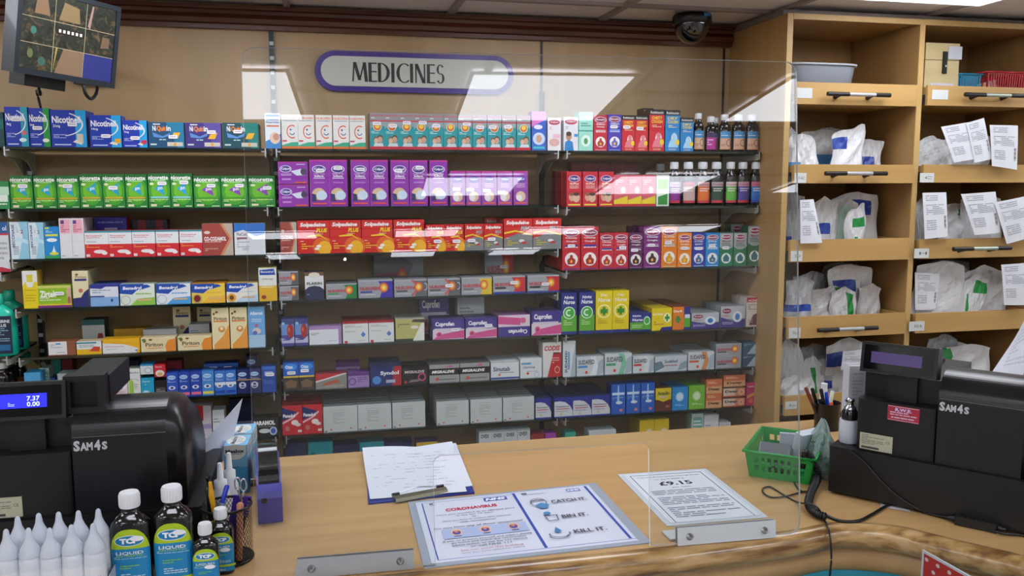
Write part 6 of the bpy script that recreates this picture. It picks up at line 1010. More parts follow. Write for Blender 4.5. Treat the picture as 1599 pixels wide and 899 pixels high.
# ============================================================ THINGS ON THE COUNTER, LEFT
TCPB = mat('1480b8', .4)
TL = [('r', 0, .0, 1, .70, TCPB), ('s', .5, .825, .34, .085, 'e0e8ec'), ('s', .5, .825, .315, .074, '0f78ac'), ('t', 'TCP', .5, .825, .42, .085, 'f0f2f4', {'b': .06}), ('t', 'LIQUID', .5, .635, .6, .055, 'dfe6ea', {'b': .02}), ('t', 'ANTISEPTIC', .5, .595, .62, .035, '9ac83c', {'b': .0}), ('l', .16, .54, .86, .58, 2, 'a8d0e0'), ('l', .28, .38, .74, .45, 2, '7ac048'), ('l', .3, .22, .8, .32, 3, 'c0dce8'), ('r', .0, .13, 1, .185, 'a8c41c'), ('t', '200ml', .5, .06, .24, .04, 'dfe6ea')]
def tcp(px_, y, w_, h_, Y, label, big=True):
    mk = bottle_mesh(w_, w_*.62, h_, .026 if big else .020, w_*.52, BLK, mat('a8c41c'), TL, CAPW, pw=3.2, labz=(.07, .80), name='antiseptic_bottle'); e = mk()
    e.location = (pY(px_, y, Y).x, Y, ZT+.0005); tag(e, label, 'bottle')
    for o in e.children:
        if o.name.startswith('label'):
            pass
    m = MB(); sh = h_-.026; k = [(.013*math.cos(a), .0055*math.sin(a)) for a in [i*math.pi/8 for i in range(16)]]; s_ = 1 if big else .8
    m.add([(x*s_*.8+(.012 if big else .007), -w_*.31-.0032, sh*(.70 if big else .52)+z*s_*.8) for x, z in k], [tuple(range(16))], STK); m.build('price_sticker', e)
    return e
tcp(206, 850, .0600, .171, 1.41, 'large black antiseptic bottle with blue label, left of the pair'); tcp(272, 850, .0600, .174, 1.415, 'large black antiseptic bottle with blue label, right of the pair')
tcp(322, 870, .041, .113, 1.40, 'small black antiseptic bottle in front', False); tcp(346, 850, .041, .113, 1.462, 'small black antiseptic bottle standing behind the other small one', False)
WPL = sheet_mat('x', 'ffffff', 1.4, .8, 'd6dade'); WPL = mat('cfd4dc', .3, name='milky_plastic')
def dropper(px_, yt, Y, label):
    p = pY(px_, yt, Y); h = p.z-ZT-.003; r = .0158; e = empty('saline_bottle', (p.x, Y, ZT+.003)); tag(e, label, 'bottle', 'saline dropper bottles at the left front')
    m = MB(); m.lathe([(r*.95, 0), (r, .003), (r, h*.64), (r*.94, h*.69), (r*.8, h*.699)], WPL, n=24); m.build('body', e)
    m = MB(); m.lathe([(r*1.0, h*.70), (r*.97, h*.74), (r*.80, h*.79), (r*.52, h*.85), (r*.34, h*.90), (r*.27, h*.95), (r*.22, h*.985), (r*.10, h)], mat('c4cad6', .25, name='frosted_cap'), n=20); m.build('nozzle_cap', e)
    m = MB(); hl_ = h*.52
    def fn(u, v, l): a = math.radians(-90+(u-.5)*170); return ((r+.0004+l)*math.cos(a), (r+.0004+l)*math.sin(a), h*.04+hl_*v)
    N = 10; m.add([fn(i/N, j, 0) for j in (0, 1) for i in range(N+1)], [(i, i+1, N+2+i, N+1+i) for i in range(N)], mat('dcdde2', .5))
    art(m, fn, [('l', .5, .55, .8, .8, 3, 'b8bcc8'), ('l', .5, .1, .8, .4, 3, 'b8bcc8'), ('e', .36, .62, .05, .12, '4a6ac0'), ('p', [(.30, .1), (.42, .1), (.36, .4)], '3a8cc8')]); m.build('label', e)
FR = [(9, 829), (44, 827), (77, 827), (111, 822), (145, 820)]; BK = [(27, 808), (60, 803), (91, 801), (122, 799), (153, 796)]
for i in range(5):
    dropper(FR[i][0], FR[i][1]-3, 1.355, 'milky white dropper bottle, %s from the left in the front row' % ORD[i])
    dropper(BK[i][0], BK[i][1]-2, 1.405, 'milky white dropper bottle, %s from the left in the back row' % ORD[i])
m = MB(); xa, xb_ = pY(-12, 860, 1.38).x, pY(169, 860, 1.38).x+.006; tb = mat('c9ced6', .3)
m.box(xa, xb_, 1.330, 1.425, ZT+.0003, ZT+.002, tb); m.box(xb_-.0015, xb_, 1.330, 1.425, ZT+.002, ZT+.06, tb); m.box(xa, xb_-.0016, 1.4235, 1.425, ZT+.002, ZT+.05, tb)
tag(m.build('display_tray'), 'shallow white card tray holding the milky dropper bottles', 'tray')
# mesh pen pot
def penpot(c, r, h, label, mt):
    e = empty('pen_pot', c); tag(e, label, 'pen pot'); n = 44
    m = MB(); m.tube([(r*math.cos(2*math.pi*i/n), r*math.sin(2*math.pi*i/n), h) for i in range(n)], .0025, mt, 6, closed=True); m.build('rim', e)
    m = MB(); m.lathe([(r, 0), (r, .004)], mt, n=n); m.tube([(r*math.cos(2*math.pi*i/n), r*math.sin(2*math.pi*i/n), .003) for i in range(n)], .002, mt, 6, closed=True); m.build('base', e)
    m = MB(); rows = 34; wv = .0009
    for s in (1, -1):
        for i in range(n):
            pts = []
            for j in range(0, 13): a = 2*math.pi*(i+s*j*.75)/n; pts.append((r*math.cos(a), r*math.sin(a), .004+(h-.006)*j/12))
            # flat expanded-metal strand
            vs = []
            for x, y, z in pts: vs += [(x, y, z-wv), (x, y, z+wv)]
            m.add(vs, [(2*k, 2*k+2, 2*k+3, 2*k+1) for k in range(12)], mt)
    m.build('mesh_wall', e); return e
BM = mat('0b0b0c', .35, .3, name='black_wire')
PC = Vector((pY(357, 868, 1.52).x, 1.515, ZT+.0005)); PR = .0425; PH = .098
penpot(PC, PR, PH, 'black wire-mesh pen pot beside the antiseptic bottles', BM)
def stick(name, pts, r, cols, label, cat, parts=('barrel', 'cap')):
    """pts: base, split, tip"""
    p = [Vector(q) for q in pts]; e = empty(name, p[0]); tag(e, label, cat); o = [q-p[0] for q in p]
    m = MB(); m.tube([o[0], o[1]], r, cols[0], 10); m.build(parts[0], e)
    m = MB(); m.tube([o[1]+(o[2]-o[1])*.02, o[2]-(o[2]-o[1])*.06, o[2]], [r*1.2, r*1.2, r*.8], cols[1], 10); m.build(parts[1], e); return e
pc = lambda dx, dy, z: PC+Vector((dx, dy, z))
tp = lambda x, y, Y: pY(x, y, Y)
stick('ballpoint_pen', [pc(-.012, -.01, .008), tp(347, 785, 1.51), tp(355, 757, 1.515)], .0036, [mat('9ab0d0', .2), mat('1c3cc8', .3)], 'clear ballpoint pen with blue cap in the mesh pot', 'pen')
e = empty('highlighter_comb', pc(.002, .015, .01)); tag(e, 'purple wide-toothed comb standing in the mesh pen pot', 'comb')
a, b = tp(353, 800, 1.54)-e.location, tp(365, 763, 1.545)-e.location
m = MB(); T = Matrix.Rotation(math.radians(12), 4, 'Y'); m.box(-.011, .014, 0, .005, .0, a.z+.034, mat('3a1f8c', .35), T)
for i in range(8): m.box(.0142, .020, .001, .004, a.z+.034-.005*i-.003, a.z+.034-.005*i, mat('3a1f8c', .35), T)
m.build('comb_body', e)
e = empty('craft_knife', pc(-.026, .004, .01)); tag(e, 'yellow and black craft knife in the mesh pen pot', 'knife')
k = e.location; m = MB(); m.tube([Vector((.0, 0, 0)), tp(330, 800, 1.512)-k, tp(325, 765, 1.512)-k, tp(324, 745, 1.512)-k, tp(327, 741, 1.512)-k], [.004, .0052, .0058, .005, .002], mat('0e0e14', .35), 10); m.build('handle', e)
m = MB(); m.tube([tp(334, 798, 1.503)-k, tp(330, 772, 1.503)-k, tp(328, 752, 1.505)-k], [.0038, .0052, .003], mat('e0a41c', .4), 10); m.build('grip_inlay', e)
e = empty('scissors', pc(.018, .006, .01)); tag(e, 'small steel scissors upside down in the mesh pen pot', 'scissors'); k = e.location; CH = mat('d0d4da', .12, 1)
for s, (cx_, cy_) in enumerate(((371, 755), (380, 757))):
    c = tp(cx_, cy_, 1.52)-k; m = MB(); m.tube([c+Vector((.0048*math.cos(t), 0, .011*math.sin(t))) for t in [i*math.pi/9 for i in range(18)]], .0016, CH, 8, closed=True)
    m.tube([c+Vector((0, 0, -.011)), tp(377, 782, 1.52)-k, Vector((.002*(1-2*s), 0, 0))], [.0018, .0024, .0012], CH, 8); m.build('blade', e)
m = MB(); p0, p1 = pc(.02, -.022, .006), tp(375, 787, 1.49); m.tube([p0, p1, p1+Vector((0, 0, .003))], [.0055, .006, .003], mat('c8866c', .5), 12); tag(m.build('nail_file'), 'pinkish wooden stick in the mesh pen pot', 'stick')
for i, (dx, dy, c_) in enumerate(((.01, .03, '0c0c0e'), (-.02, -.02, 'b8a02c'), (.03, -.005, '141414'))):
    m = MB(); m.tube([pc(dx*.5, dy*.5, .006), pc(dx, dy, .078)], .0042, mat(c_, .4), 10); tag(m.build('short_pencil'), ('black marker low in the mesh pot, at the back', 'yellow pencil stub low in the mesh pot', 'black pen low in the mesh pot, at the right')[i], 'pen')
# tape dispenser
VI = mat('3c369c', .35, coat=.2, name='violet_plastic'); Y0, Y1_ = 1.665, 1.93
a, b = pZ(404, 822, ZT), pZ(441, 814, ZT); ctr = (a+b)/2; wd = .0235
e = empty('tape_dispenser', (ctr.x, Y0, ZT+.0005), math.radians(4)); tag(e, 'violet-blue sticky tape dispenser with black roll on the counter', 'tape dispenser')
pr = [(0, 0), (-.002, .05), (.004, .062), (.05, .068), (.075, .05), (.10, .03), (.19, .03), (.22, .055), (.262, .066), (.268, .05), (.262, 0)]
def plate(x0, x1, pr, mt, name, par):
    m = MB(); n = len(pr); vs = [(x0, a, b) for a, b in pr]+[(x1, a, b) for a, b in pr]
    m.add(vs, [tuple(range(n-1, -1, -1)), tuple(range(n, 2*n))]+[(i, n+i, n+(i+1) % n, (i+1) % n)[::-1] for i in range(n)], mt); return m.build(name, par)
plate(-wd, wd, [(0, 0), (-.002, .05), (.004, .062), (.045, .064), (.07, .025), (.19, .02), (.262, .02), (.262, 0)], VI, 'base', e)
sd = [(.046, .02), (.046, .0638), (.07, .072), (.12, .085), (.19, .085), (.24, .07), (.262, .045), (.262, .0205), (.19, .0205)]
plate(-wd, -wd+.003, sd, VI, 'side_wall', e); plate(wd-.003, wd, sd, VI, 'side_wall', e)
m = MB(); T = Matrix.Translation((-wd+.0045, .15, .070))@Matrix.Rotation(math.radians(90), 4, 'Y'); L = 2*wd-.009
m.lathe([(.045, 0), (.045, L)], mat('121316', .15, coat=.5), T=T, n=36); m.build('tape_roll', e)
m = MB(); T = Matrix.Translation((-wd-.012, .098, .052))@Matrix.Rotation(math.radians(90), 4, 'Y'); m.lathe([(.009, 0), (.009, .011)], mat('0c0c0e', .3), T=T, n=16); m.lathe([(.0095, .0095), (.0095, .0115)], mat('d86a20', .4), T=T, n=16); m.build('tension_knob', e)
m = MB(); m.box(-wd+.004, wd-.004, .05, .085, .062, .068, '0c0c0e'); m.box(-wd+.008, -wd+.018, -.0034, -.0018, .042, .052, '0c0c10'); m.build('cutter', e)
# indigestion boxes, papers, squeezy bottles behind the left till
BXB = mat('3f9cd0', .4)
def maal(Y, label, px0=348.5, px1=386):
    a, b = pY(px0, 700, 1.85).x, pY(px1, 700, 1.85).x; w_ = b-a; h = .1055; e = empty('indigestion_carton', ((a+b)/2+(Y-1.85)*.06, Y, ZT+.0005), math.radians(-3)); tag(e, label, 'medicine box')
    m = MB(); d = .080; m.box(-w_/2, w_/2, 0, d, 0, h, None, mts=[BXB, mat('4aa0cc'), BXB, BXB, mat('7ab8dc'), BXB])
    art(m, lambda u, v, l: (-w_/2+w_*u, -l, h*v), [('r', 0, .55, 1, 1, '7ab8dc'), ('e', .48, .86, .46, .16, 'dfe0d8'), ('r', .02, .86, .94, 1, 'dfe0d8'), ('t', 'Maalox', .48, .88, .8, .075, '24303c', {'b': .05}), ('l', .15, .79, .8, .83, 1, '8a8f94'), ('l', .1, .5, .6, .56, 1, '4a7aa8')])
    art(m, lambda u, v, l: (-w_/2+w_*u, d*v, h+l), [('e', .44, .5, .4, .42, 'dfe0d8'), ('t', 'Maalox', .35, .5, .22, .7, '3a4650', {'rot': 90, 'b': .03}), ('l', .5, .2, .75, .8, 4, 'a0a4a8')])
    art(m, lambda u, v, l: (w_/2+l, d*u, h*v), [('r', 0, .7, 1, 1, 'c8d8de'), ('e', .5, .5, .16, .1, 'c83848'), ('r', 0, 0, 1, .35, '2a84c4'), ('l', .15, .75, .85, .95, 3, '6a747c')]); m.build('carton', e)
maal(1.85, 'white and light-blue indigestion carton, the nearer of two by the left till'); maal(1.938, 'white and light-blue indigestion carton, behind the nearer one')
def sheet(fn, N, mt, name, label, cat='paper', extra=None, M_=8):
    m = MB(); vs = [Vector(fn(i/N, j/M_)) for j in range(M_+1) for i in range(N+1)]; c = sum(vs, Vector())/len(vs); vs = [v-c for v in vs]
    m.add(vs, [(j*(N+1)+i, j*(N+1)+i+1, (j+1)*(N+1)+i+1, (j+1)*(N+1)+i) for j in range(M_) for i in range(N)], mt, True)
    if extra: art(m, lambda u, v, l: Vector(fn(u, v))-c+Vector((0, -.0006-l, .0004+l)), extra)
    o = m.build(name); o.location = c; return tag(o, label, cat)
P_TL, P_TR, P_BR, P_BL = pY(309, 690, 1.80), pY(372, 621, 1.99), pY(353, 700, 1.90), pY(316, 758, 1.79)
P_BL.z = max(P_BL.z, ZT+.004)
def pf(u, v):
    p = (P_BL*(1-u)+P_BR*u)*(1-v)+(P_TL*(1-u)+P_TR*u)*v+Vector((.010, .0, 0)); b = math.sin(math.pi*v)*(1-u)
    return p+Vector((-.012*b, -.01*math.sin(math.pi*u)+.004*math.sin(5*v), 0))
sheet(pf, 8, mat('c9cfe0', .6), 'folded_leaflet', 'white folded leaflet leaning between left till and indigestion cartons', extra=[('l', .03, .5, .2, .8, 8, 'a0a6c8')])
def squeeze(px_, yt, Y, r, label):
    p = pY(px_, yt, Y); h = p.z-ZT; e = empty('squeezy_bottle', (p.x, Y, ZT+.0005)); tag(e, label, 'bottle')
    m = MB(); m.lathe([(r, 0), (r, h*.5), (r*.92, h*.58), (r*.6, h*.66)], WPL, n=24); m.build('body', e)
    m = MB(); m.lathe([(r*.66, h*.665), (r*.66, h*.76), (r*.34, h*.78), (r*.26, h*.985), (r*.2, h)], mat('dfe3e8', .3), n=20); m.build('nozzle_cap', e)
squeeze(357, 707, 1.665, .017, 'white squeezy bottle with long nozzle, right of the two'); squeeze(343, 723, 1.628, .018, 'white squeezy bottle with short cap, left of the two')
# ============================================================ PAPERS ON THE COUNTER
def quad(c, z=ZT):
    P4 = [pZ(x, y, z) for x, y in c]; o = sum(P4, Vector())/4; L_4 = [p-o for p in P4]    # TL TR BR BL
    return o, (lambda u, v, l: (L_4[3]*(1-u)+L_4[2]*u)*(1-v)+(L_4[0]*(1-u)+L_4[1]*u)*v+Vector((0, 0, l)))
def slab(fn, z0, z1, mt, m=None):
    m = m or MB(); vs = [fn(u, v, z0) for u, v in ((0, 0), (1, 0), (1, 1), (0, 1))]+[fn(u, v, z1) for u, v in ((0, 0), (1, 0), (1, 1), (0, 1))]
    m.add(vs, [(3, 2, 1, 0), (4, 5, 6, 7), (0, 1, 5, 4), (1, 2, 6, 5), (2, 3, 7, 6), (3, 0, 4, 7)], mt); return m
o, fn = quad([(637, 785), (930, 755), (1017, 848), (662, 888)]); e = empty('notice_board', o); tag(e, 'laminated double health notice reading CATCH IT BIN IT KILL IT', 'notice')
slab(fn, .0003, .0022, mat('9aa6b4', .3)).build('laminate_sleeve', e)
f2 = lambda u, v, l: fn(.035+.915*u, .035+.93*v, l)
m = slab(f2, .0024, .003, mat('cdd3e2', .5)); NB5 = '2f4aa8'; TX = '4a5068'
art(m, lambda u, v, l: f2(u, v, .003+l), [
    ('r', .03, .04, .037, .97, NB5), ('r', .03, .03, 1, .037, '6a80b8'), ('r', .03, .965, .55, .972, '8a96c0'), ('r', .54, .04, .556, .985, NB5), ('r', .965, .04, .98, .985, NB5),
    ('r', .37, .885, .50, .95, '2f52b0'), ('t', 'NHS', .435, .917, .115, .045, 'e8ecf4', {'b': .06, 's': .2}), ('r', .85, .905, .93, .96, '5a74b8'), ('t', 'NHS', .89, .932, .07, .035, 'dfe6f0', {'b': .05, 's': .2}),
    ('r', .07, .93, .09, .95, '50587a'), ('l', .07, .90, .2, .92, 1, '9aa0b8'), ('r', .59, .945, .62, .965, '50587a'), ('l', .59, .915, .72, .935, 1, '9aa0b8'),
    ('t', 'CORONAVIRUS', .285, .80, .28, .05, 'cc3a58', {'b': .04}), ('t', 'Have you travelled to an affected place', .30, .715, .42, .028, TX, {'b': 0}), ('t', 'in the last 14 days?', .29, .68, .2, .026, TX, {'b': 0}), ('t', 'or', .28, .64, .025, .02, TX, {'b': 0}),
    ('t', 'Have you been in contact with someone', .29, .60, .36, .028, TX, {'b': 0}), ('t', 'with coronavirus?', .29, .565, .19, .026, TX, {'b': 0}), ('t', 'Do you have any of these symptoms?', .285, .49, .46, .03, TX, {'b': .01}),
    ('r', .09, .315, .52, .465, 'a8b8dc'),
    *[q for cx_ in (.16, .305, .45) for q in (('e', cx_, .405, .030, .048, 'e8b88c'), ('e', cx_, .40, .021, .034, '4a4c9c'), ('e', cx_, .415, .010, .018, 'd0846c'), ('r', cx_-.018, .335, cx_+.018, .35, '50608c'))],
    ('t', 'If yes, to protect yourself and others please', .30, .27, .44, .03, '3c4158', {'b': .01}), ('t', 'go home and check the coronavirus', .30, .235, .37, .028, '3c4158', {'b': .01}), ('t', 'advice online, or use the 111 service', .30, .20, .37, .028, '3c4158', {'b': .01}), ('t', 'or call NHS 111', .30, .165, .2, .026, '3c4158', {'b': .01}),
    ('t', 'Do not enter this building', .30, .115, .30, .028, 'b05a70', {'b': .01}), ('t', 'until you have called for advice', .30, .075, .3, .024, '50567a', {'b': 0}),
    ('t', 'CATCH IT.', .82, .74, .2, .055, '2a3040', {'b': .022}), ('t', 'BIN IT.', .79, .47, .14, .055, '2a3040', {'b': .022}), ('t', 'KILL IT.', .81, .215, .17, .055, '2a3040', {'b': .022}),
    ('o', .65, .755, .045, .075, .9, '3a4254'), ('p', [(.62, .70), (.64, .64), (.68, .64), (.70, .70), (.66, .74)], '4a88b8'), ('p', [(.615, .79), (.65, .81), (.69, .79), (.69, .775), (.65, .795), (.615, .775)], '3a4254'),
    ('p', [(.632, .50), (.638, .42), (.642, .42), (.638, .50)], '3a4254'), ('p', [(.70, .50), (.694, .42), (.69, .42), (.694, .50)], '3a4254'), ('r', .638, .415, .694, .423, '3a4254'), ('r', .628, .5, .704, .508, '3a4254'), ('e', .655, .545, .02, .028, '4a88b8'),
    ('o', .65, .20, .055, .05, .88, '3a4254', 160, 380), ('o', .64, .17, .05, .04, .85, '3a4254', 180, 360), ('p', [(.63, .24), (.65, .31), (.67, .24), (.65, .22)], '3a7cb0')], step=.00006)
m.build('printed_sheets', e)
o, fn3 = quad([(964, 741), (1102, 732), (1200, 808), (1042, 822)]); e = empty('price_notice', o); tag(e, 'laminated prescription charge notice reading £9.15', 'notice')
slab(fn3, .0003, .0012, mat('c3ccd4', .3)).build('laminate_sleeve', e)
f4 = lambda u, v, l: fn3(.05+.9*u, .04+.93*v, l); m = slab(f4, .0014, .0018, mat('d3dae2', .5))
art(m, lambda u, v, l: f4(u, v, .0018+l), [('r', .06, .0, .07, .96, '3a4660'), ('r', .93, .0, .94, .96, '3a4660'), ('r', .06, .955, .94, .963, '3a4660'), ('t', 'Current Prescription Charge from', .5, .90, .76, .03, '4a5060', {'b': 0}), ('t', '1st April 2020 is', .48, .84, .36, .03, '4a5060', {'b': 0}), ('t', '£9.15', .5, .745, .40, .085, '20242e', {'b': .03}), ('t', 'per item', .52, .65, .22, .03, '5a6070', {'b': 0}),
    ('l', .12, .50, .86, .60, 3, '8a93a2'), ('l', .12, .30, .88, .46, 5, '8a93a2'), ('l', .12, .06, .88, .26, 6, '8a93a2')], step=.00006); m.build('printed_sheet', e)
# clipboard
o, fn5 = quad([(571, 712), (716, 703), (741, 771), (575, 788)]); e = empty('clipboard', o); tag(e, 'blue clipboard lying on the counter', 'clipboard')
slab(fn5, .0003, .0035, mat('26388c', .4)).build('board', e)
m = MB(); a, b = pZ(618, 781, ZT+.008)-o, pZ(699, 766, ZT+.008)-o; d_ = (b-a).normalized(); q_ = Vector((-d_.y, d_.x, 0)); pl = mat('9c9a86', .25, .9)
vs = []
for p in (a, b): vs += [p+q_*x+Vector((0, 0, z)) for x, z in ((-.002, -.004), (0, .003), (.012, .006), (.022, .002), (.022, -.001))]
m.add(vs, [(i, 5+i, 6+i, i+1) for i in range(4)]+[(4, 3, 2, 1, 0), (5, 6, 7, 8, 9)], pl)
m.tube(smooth_path([a+q_*.020+Vector((0, 0, .004)), a+q_*.024+d_*.02+Vector((0, 0, .005)), (a+b)/2+q_*.034+Vector((0, 0, .006)), b+q_*.024-d_*.02+Vector((0, 0, .005)), b+q_*.020+Vector((0, 0, .004))]), .0011, CH, 6)
for p, s in ((a, 1), (b, -1)): m.tube([p+q_*.022+Vector((0, 0, .004)), p+q_*.022+d_*s*.016+Vector((0, 0, .004))], .0038, mat('0c0c0e', .2), 10)
m.build('clip', e)
def papers(cn, lift, curl, seed, label, ink=True):
    P4 = [pZ(x, y, ZT+.004+lift) for x, y in cn]; rr = random.Random(seed)
    def fn(u, v):
        p = (P4[3]*(1-u)+P4[2]*u)*(1-v)+(P4[0]*(1-u)+P4[1]*u)*v
        return p+Vector((0, 0, curl*(v**4)*(.35+.65*abs(math.sin(2.6*u+1.6)))+.0012*math.sin(6*u+seed)*v))
    m = MB(); N = 12; vs = [fn(i/N, j/N) for j in range(N+1) for i in range(N+1)]; c = sum(vs, Vector())/len(vs)
    m.add([v-c for v in vs], [(j*(N+1)+i, j*(N+1)+i+1, (j+1)*(N+1)+i+1, (j+1)*(N+1)+i) for j in range(N) for i in range(N)], mat('d5dae4', .6), True)
    if ink:
        for j in range(12):
            y = .16+.062*j; x = .08+.3*rr.random()*(j % 3 == 0)
            while x < .86:
                x2 = x+rr.uniform(.02, .09); dz = rr.uniform(-.008, .008)
                if rr.random() < .62: m.add([fn(a, b)-c+Vector((0, 0, .0005)) for a, b in ((x, y), (x2, y+dz), (x2, y+dz+.007), (x, y+.007))], [(0, 1, 2, 3)], '8f98a8')
                x = x2+.015
    o = m.build('handwritten_sheet'); o.location = c; tag(o, label, 'paper')
papers([(571, 706), (712, 694), (738, 758), (600, 776)], .0004, .004, 3, 'white sheet lying askew beneath the handwritten page on the clipboard', False)
papers([(566, 708), (706, 697), (729, 767), (578, 779)], .0018, .016, 5, 'curling handwritten page on top of the blue clipboard')
# ============================================================ THINGS ON THE COUNTER, RIGHT
GB = mat('0f9a42', .35, coat=.2, name='green_plastic')
FL = pZ(1170, 743, ZT); FRt = pZ(1264, 757, ZT); BLq = pZ(1190, 688, ZT); U_ = (FRt-FL); V_ = Vector((-U_.y, U_.x, 0)); BWd = U_.length
HB = pY(1162, 703, FL.y).z-ZT; HB = max(.05, min(.075, HB)); DB = .185
bk = basket(FL+Vector((0, 0, .0006)), U_, V_, BWd, DB, HB, .010, GB, 'green plastic basket on the counter by the right till', nc=8, nr=2, ncd=10, solid=.16)
bo = bk.location; Un, Vn = U_.normalized(), V_.normalized(); bp = lambda a, b, z: bo+Un*a+Vn*b+Vector((0, 0, z))
def obox(name, label, cat, c, u, v, w_, d_, h_, mt, tilt=0, part='casing', r=.004):
    e = empty(name, c, math.atan2(u.y, u.x)); tag(e, label, cat); m = MB(); m.rbox(-w_/2, w_/2, -d_/2, d_/2, 0, h_, r, mt, Matrix.Rotation(math.radians(tilt), 4, 'X')); m.build(part, e); return e
e = obox('card_reader', 'black and silver card reader lying in the green basket', 'card reader', bp(BWd*.36, .062, .028), Un, Vn, BWd*.54, .075, .026, mat('8a8f96', .3, .5), -34)
m = MB(); T = Matrix.Rotation(math.radians(-34), 4, 'X'); m.rbox(-BWd*.24, BWd*.24, -.031, .031, .0262, .0285, .003, mat('101114', .2), T); m.build('screen_panel', e)
e = obox('white_carton', 'white carton leaning in the right side of the green basket', 'box', bp(BWd*.76, .105, .012), (Un*.5+Vn*.85), Vn, .075, .022, .082, mat('c2c9d4', .45), 12)
e = obox('white_carton', 'smaller white carton behind the card reader in the basket', 'box', bp(BWd*.5, .150, .006), (Un*.9+Vn*.2), Vn, .05, .022, .060, mat('b4bcc8', .45), -8)
e = obox('cable_plug', 'black plug in the front of the green basket', 'plug', bp(BWd*.45, .012, .006), Un, Vn, .03, .012, .030, mat('0c0c0e', .4), 20)
# crumpled clear bag with turquoise contents
c = pZ(1284, 752, ZT)+Vector((.012, .02, 0)); R_ = random.Random(4); e = empty('plastic_bag', (c.x+.002, c.y+.014, ZT+.0006)); tag(e, 'crumpled clear plastic bag with turquoise contents beside the right till', 'bag')
def blob(rx, ry, h_, mt, name, sd, amp, nn=26):
    rr = random.Random(sd); ph = [rr.uniform(0, 6.3) for _ in range(8)]; m = MB(); vs = []; rows = 16
    for j in range(rows+1):
        v = j/rows; k = (math.sin(math.pi*min(.97, .12+v*.85))**.6)*(1-.45*v)
        for i in range(nn):
            a = 2*math.pi*i/nn; q = 1+amp*(abs(math.sin(3*a+ph[0]+5*v))-.5)+amp*.7*math.sin(7*a+ph[1]-9*v)+amp*.4*math.sin(13*a+ph[2]+17*v)
            vs.append((rx*k*q*math.cos(a)+.012*v*math.sin(ph[4]), ry*k*q*math.sin(a), h_*v+.003*math.sin(5*a+ph[3])*v))
    m.add(vs, [(j*nn+i, j*nn+(i+1) % nn, (j+1)*nn+(i+1) % nn, (j+1)*nn+i) for j in range(rows) for i in range(nn)]+[tuple(range(nn-1, -1, -1)), tuple(range(rows*nn, rows*nn+nn))], mt); return m.build(name, e)
blob(.023, .05, .130, CLEARP, 'clear_film', 4, .22); blob(.016, .036, .10, mat('3f9c88', .4), 'turquoise_contents', 9, .18)
# pen pot behind the basket
c = Vector((pY(1284, 660, 2.02).x, 2.00, ZT+.0005)); e = empty('pen_pot', c); tag(e, 'dark pen pot full of pens behind the green basket', 'pen pot')
m = MB(); m.lathe([(.032, 0), (.034, .068), (.035, .072)], mat('131214', .3), n=28, cap=False); m.lathe([(.034, 0), (.001, 0)], mat('131214', .3), n=28, cap=False); m.build('body', e)
for i, (dx, dy, pxx, pyy, c1, c2, nm) in enumerate(((-.02, 0, 1258, 605, '3a2420', '7a3c2c', 'brown-capped pen'), (-.008, .01, 1268, 606, '141416', '0c0c0e', 'black pen'), (.0, -.01, 1282, 607, '101014', '141420', 'thin black pen'), (-.004, .018, 1274, 625, 'a8b0d8', '5a6ad0', 'pale blue pen'), (.012, -.004, 1290, 612, '1a3cb0', '1c44c8', 'bright blue pen'), (.02, .01, 1288, 632, '1c3cb0', '2244c0', 'second short blue pen'), (.024, .012, 1298, 628, 'c84a28', 'd85a30', 'red marker'), (.014, .02, 1300, 610, 'd0d4c4', 'd8dccc', 'white and green tube'))):
    tipp = pY(pxx, pyy, 2.0+dy); base = c+Vector((dx*.7, dy*.7, .005)); mid = base.lerp(tipp, .62)
    stick('pen', [base, mid, tipp], .0042, [mat(c1, .35), mat(c2, .35)], nm+' standing in the dark pot behind the basket', 'pen')
tw = pY(1297, 603, 2.03); m = MB(); m.lathe([(.012, 0), (.012, tw.z-c.z-.03), (.008, tw.z-c.z-.024), (.0085, tw.z-c.z)], mat('d8dcde', .35), n=18); e = empty('small_bottle', (tw.x+.004, 2.065, ZT+.0005)); m.build('body', e); tag(e, 'small white-topped bottle behind the pens', 'bottle')
# white box and spray bottle standing on the right till's drawer
def tl(s, t, z): return RTO+RTU*s+RTV*t+Vector((0, 0, z))
zd = .1054
e = empty('white_box', tl(-.024, .12, zd), math.atan2(RTU.y, RTU.x)+.7); tag(e, 'tall narrow white carton standing on the right till drawer', 'box')
hb = .155; m = MB(); m.box(-.019, .019, -.017, .017, 0, hb, mat('c8ccd2', .4)); m.box(-.0188, .0188, -.003, .012, hb, hb+.0006, mat('a8acb2')); art(m, lambda u, v, l: (-.019+.038*u, -.017-l, hb*v), [('l', .2, .5, .8, .9, 8, 'a8aeb8')]); m.build('carton', e)
e = empty('pump_bottle', tl(-.009, .05, zd)); tag(e, 'white cupped bottle with chrome top on the right till drawer', 'bottle')
m = MB(); m.lathe([(.0185, 0), (.0205, .004), (.021, .040), (.020, .050)], mat('ccd2da', .25, coat=.3), n=28); m.build('cup', e)
m = MB(); m.lathe([(.0165, .0502), (.0165, .066), (.013, .072)], mat('15151a', .1, coat=.5), n=24); m.build('black_collar', e)
m = MB(); m.lathe([(.0128, .0722), (.0125, .076), (.0075, .080), (.0072, .088), (.009, .089), (.009, .094), (.006, .096)], CH, n=24); m.box(-.011, .0, -.003, .003, .0885, .0935, CH); m.build('chrome_top', e)
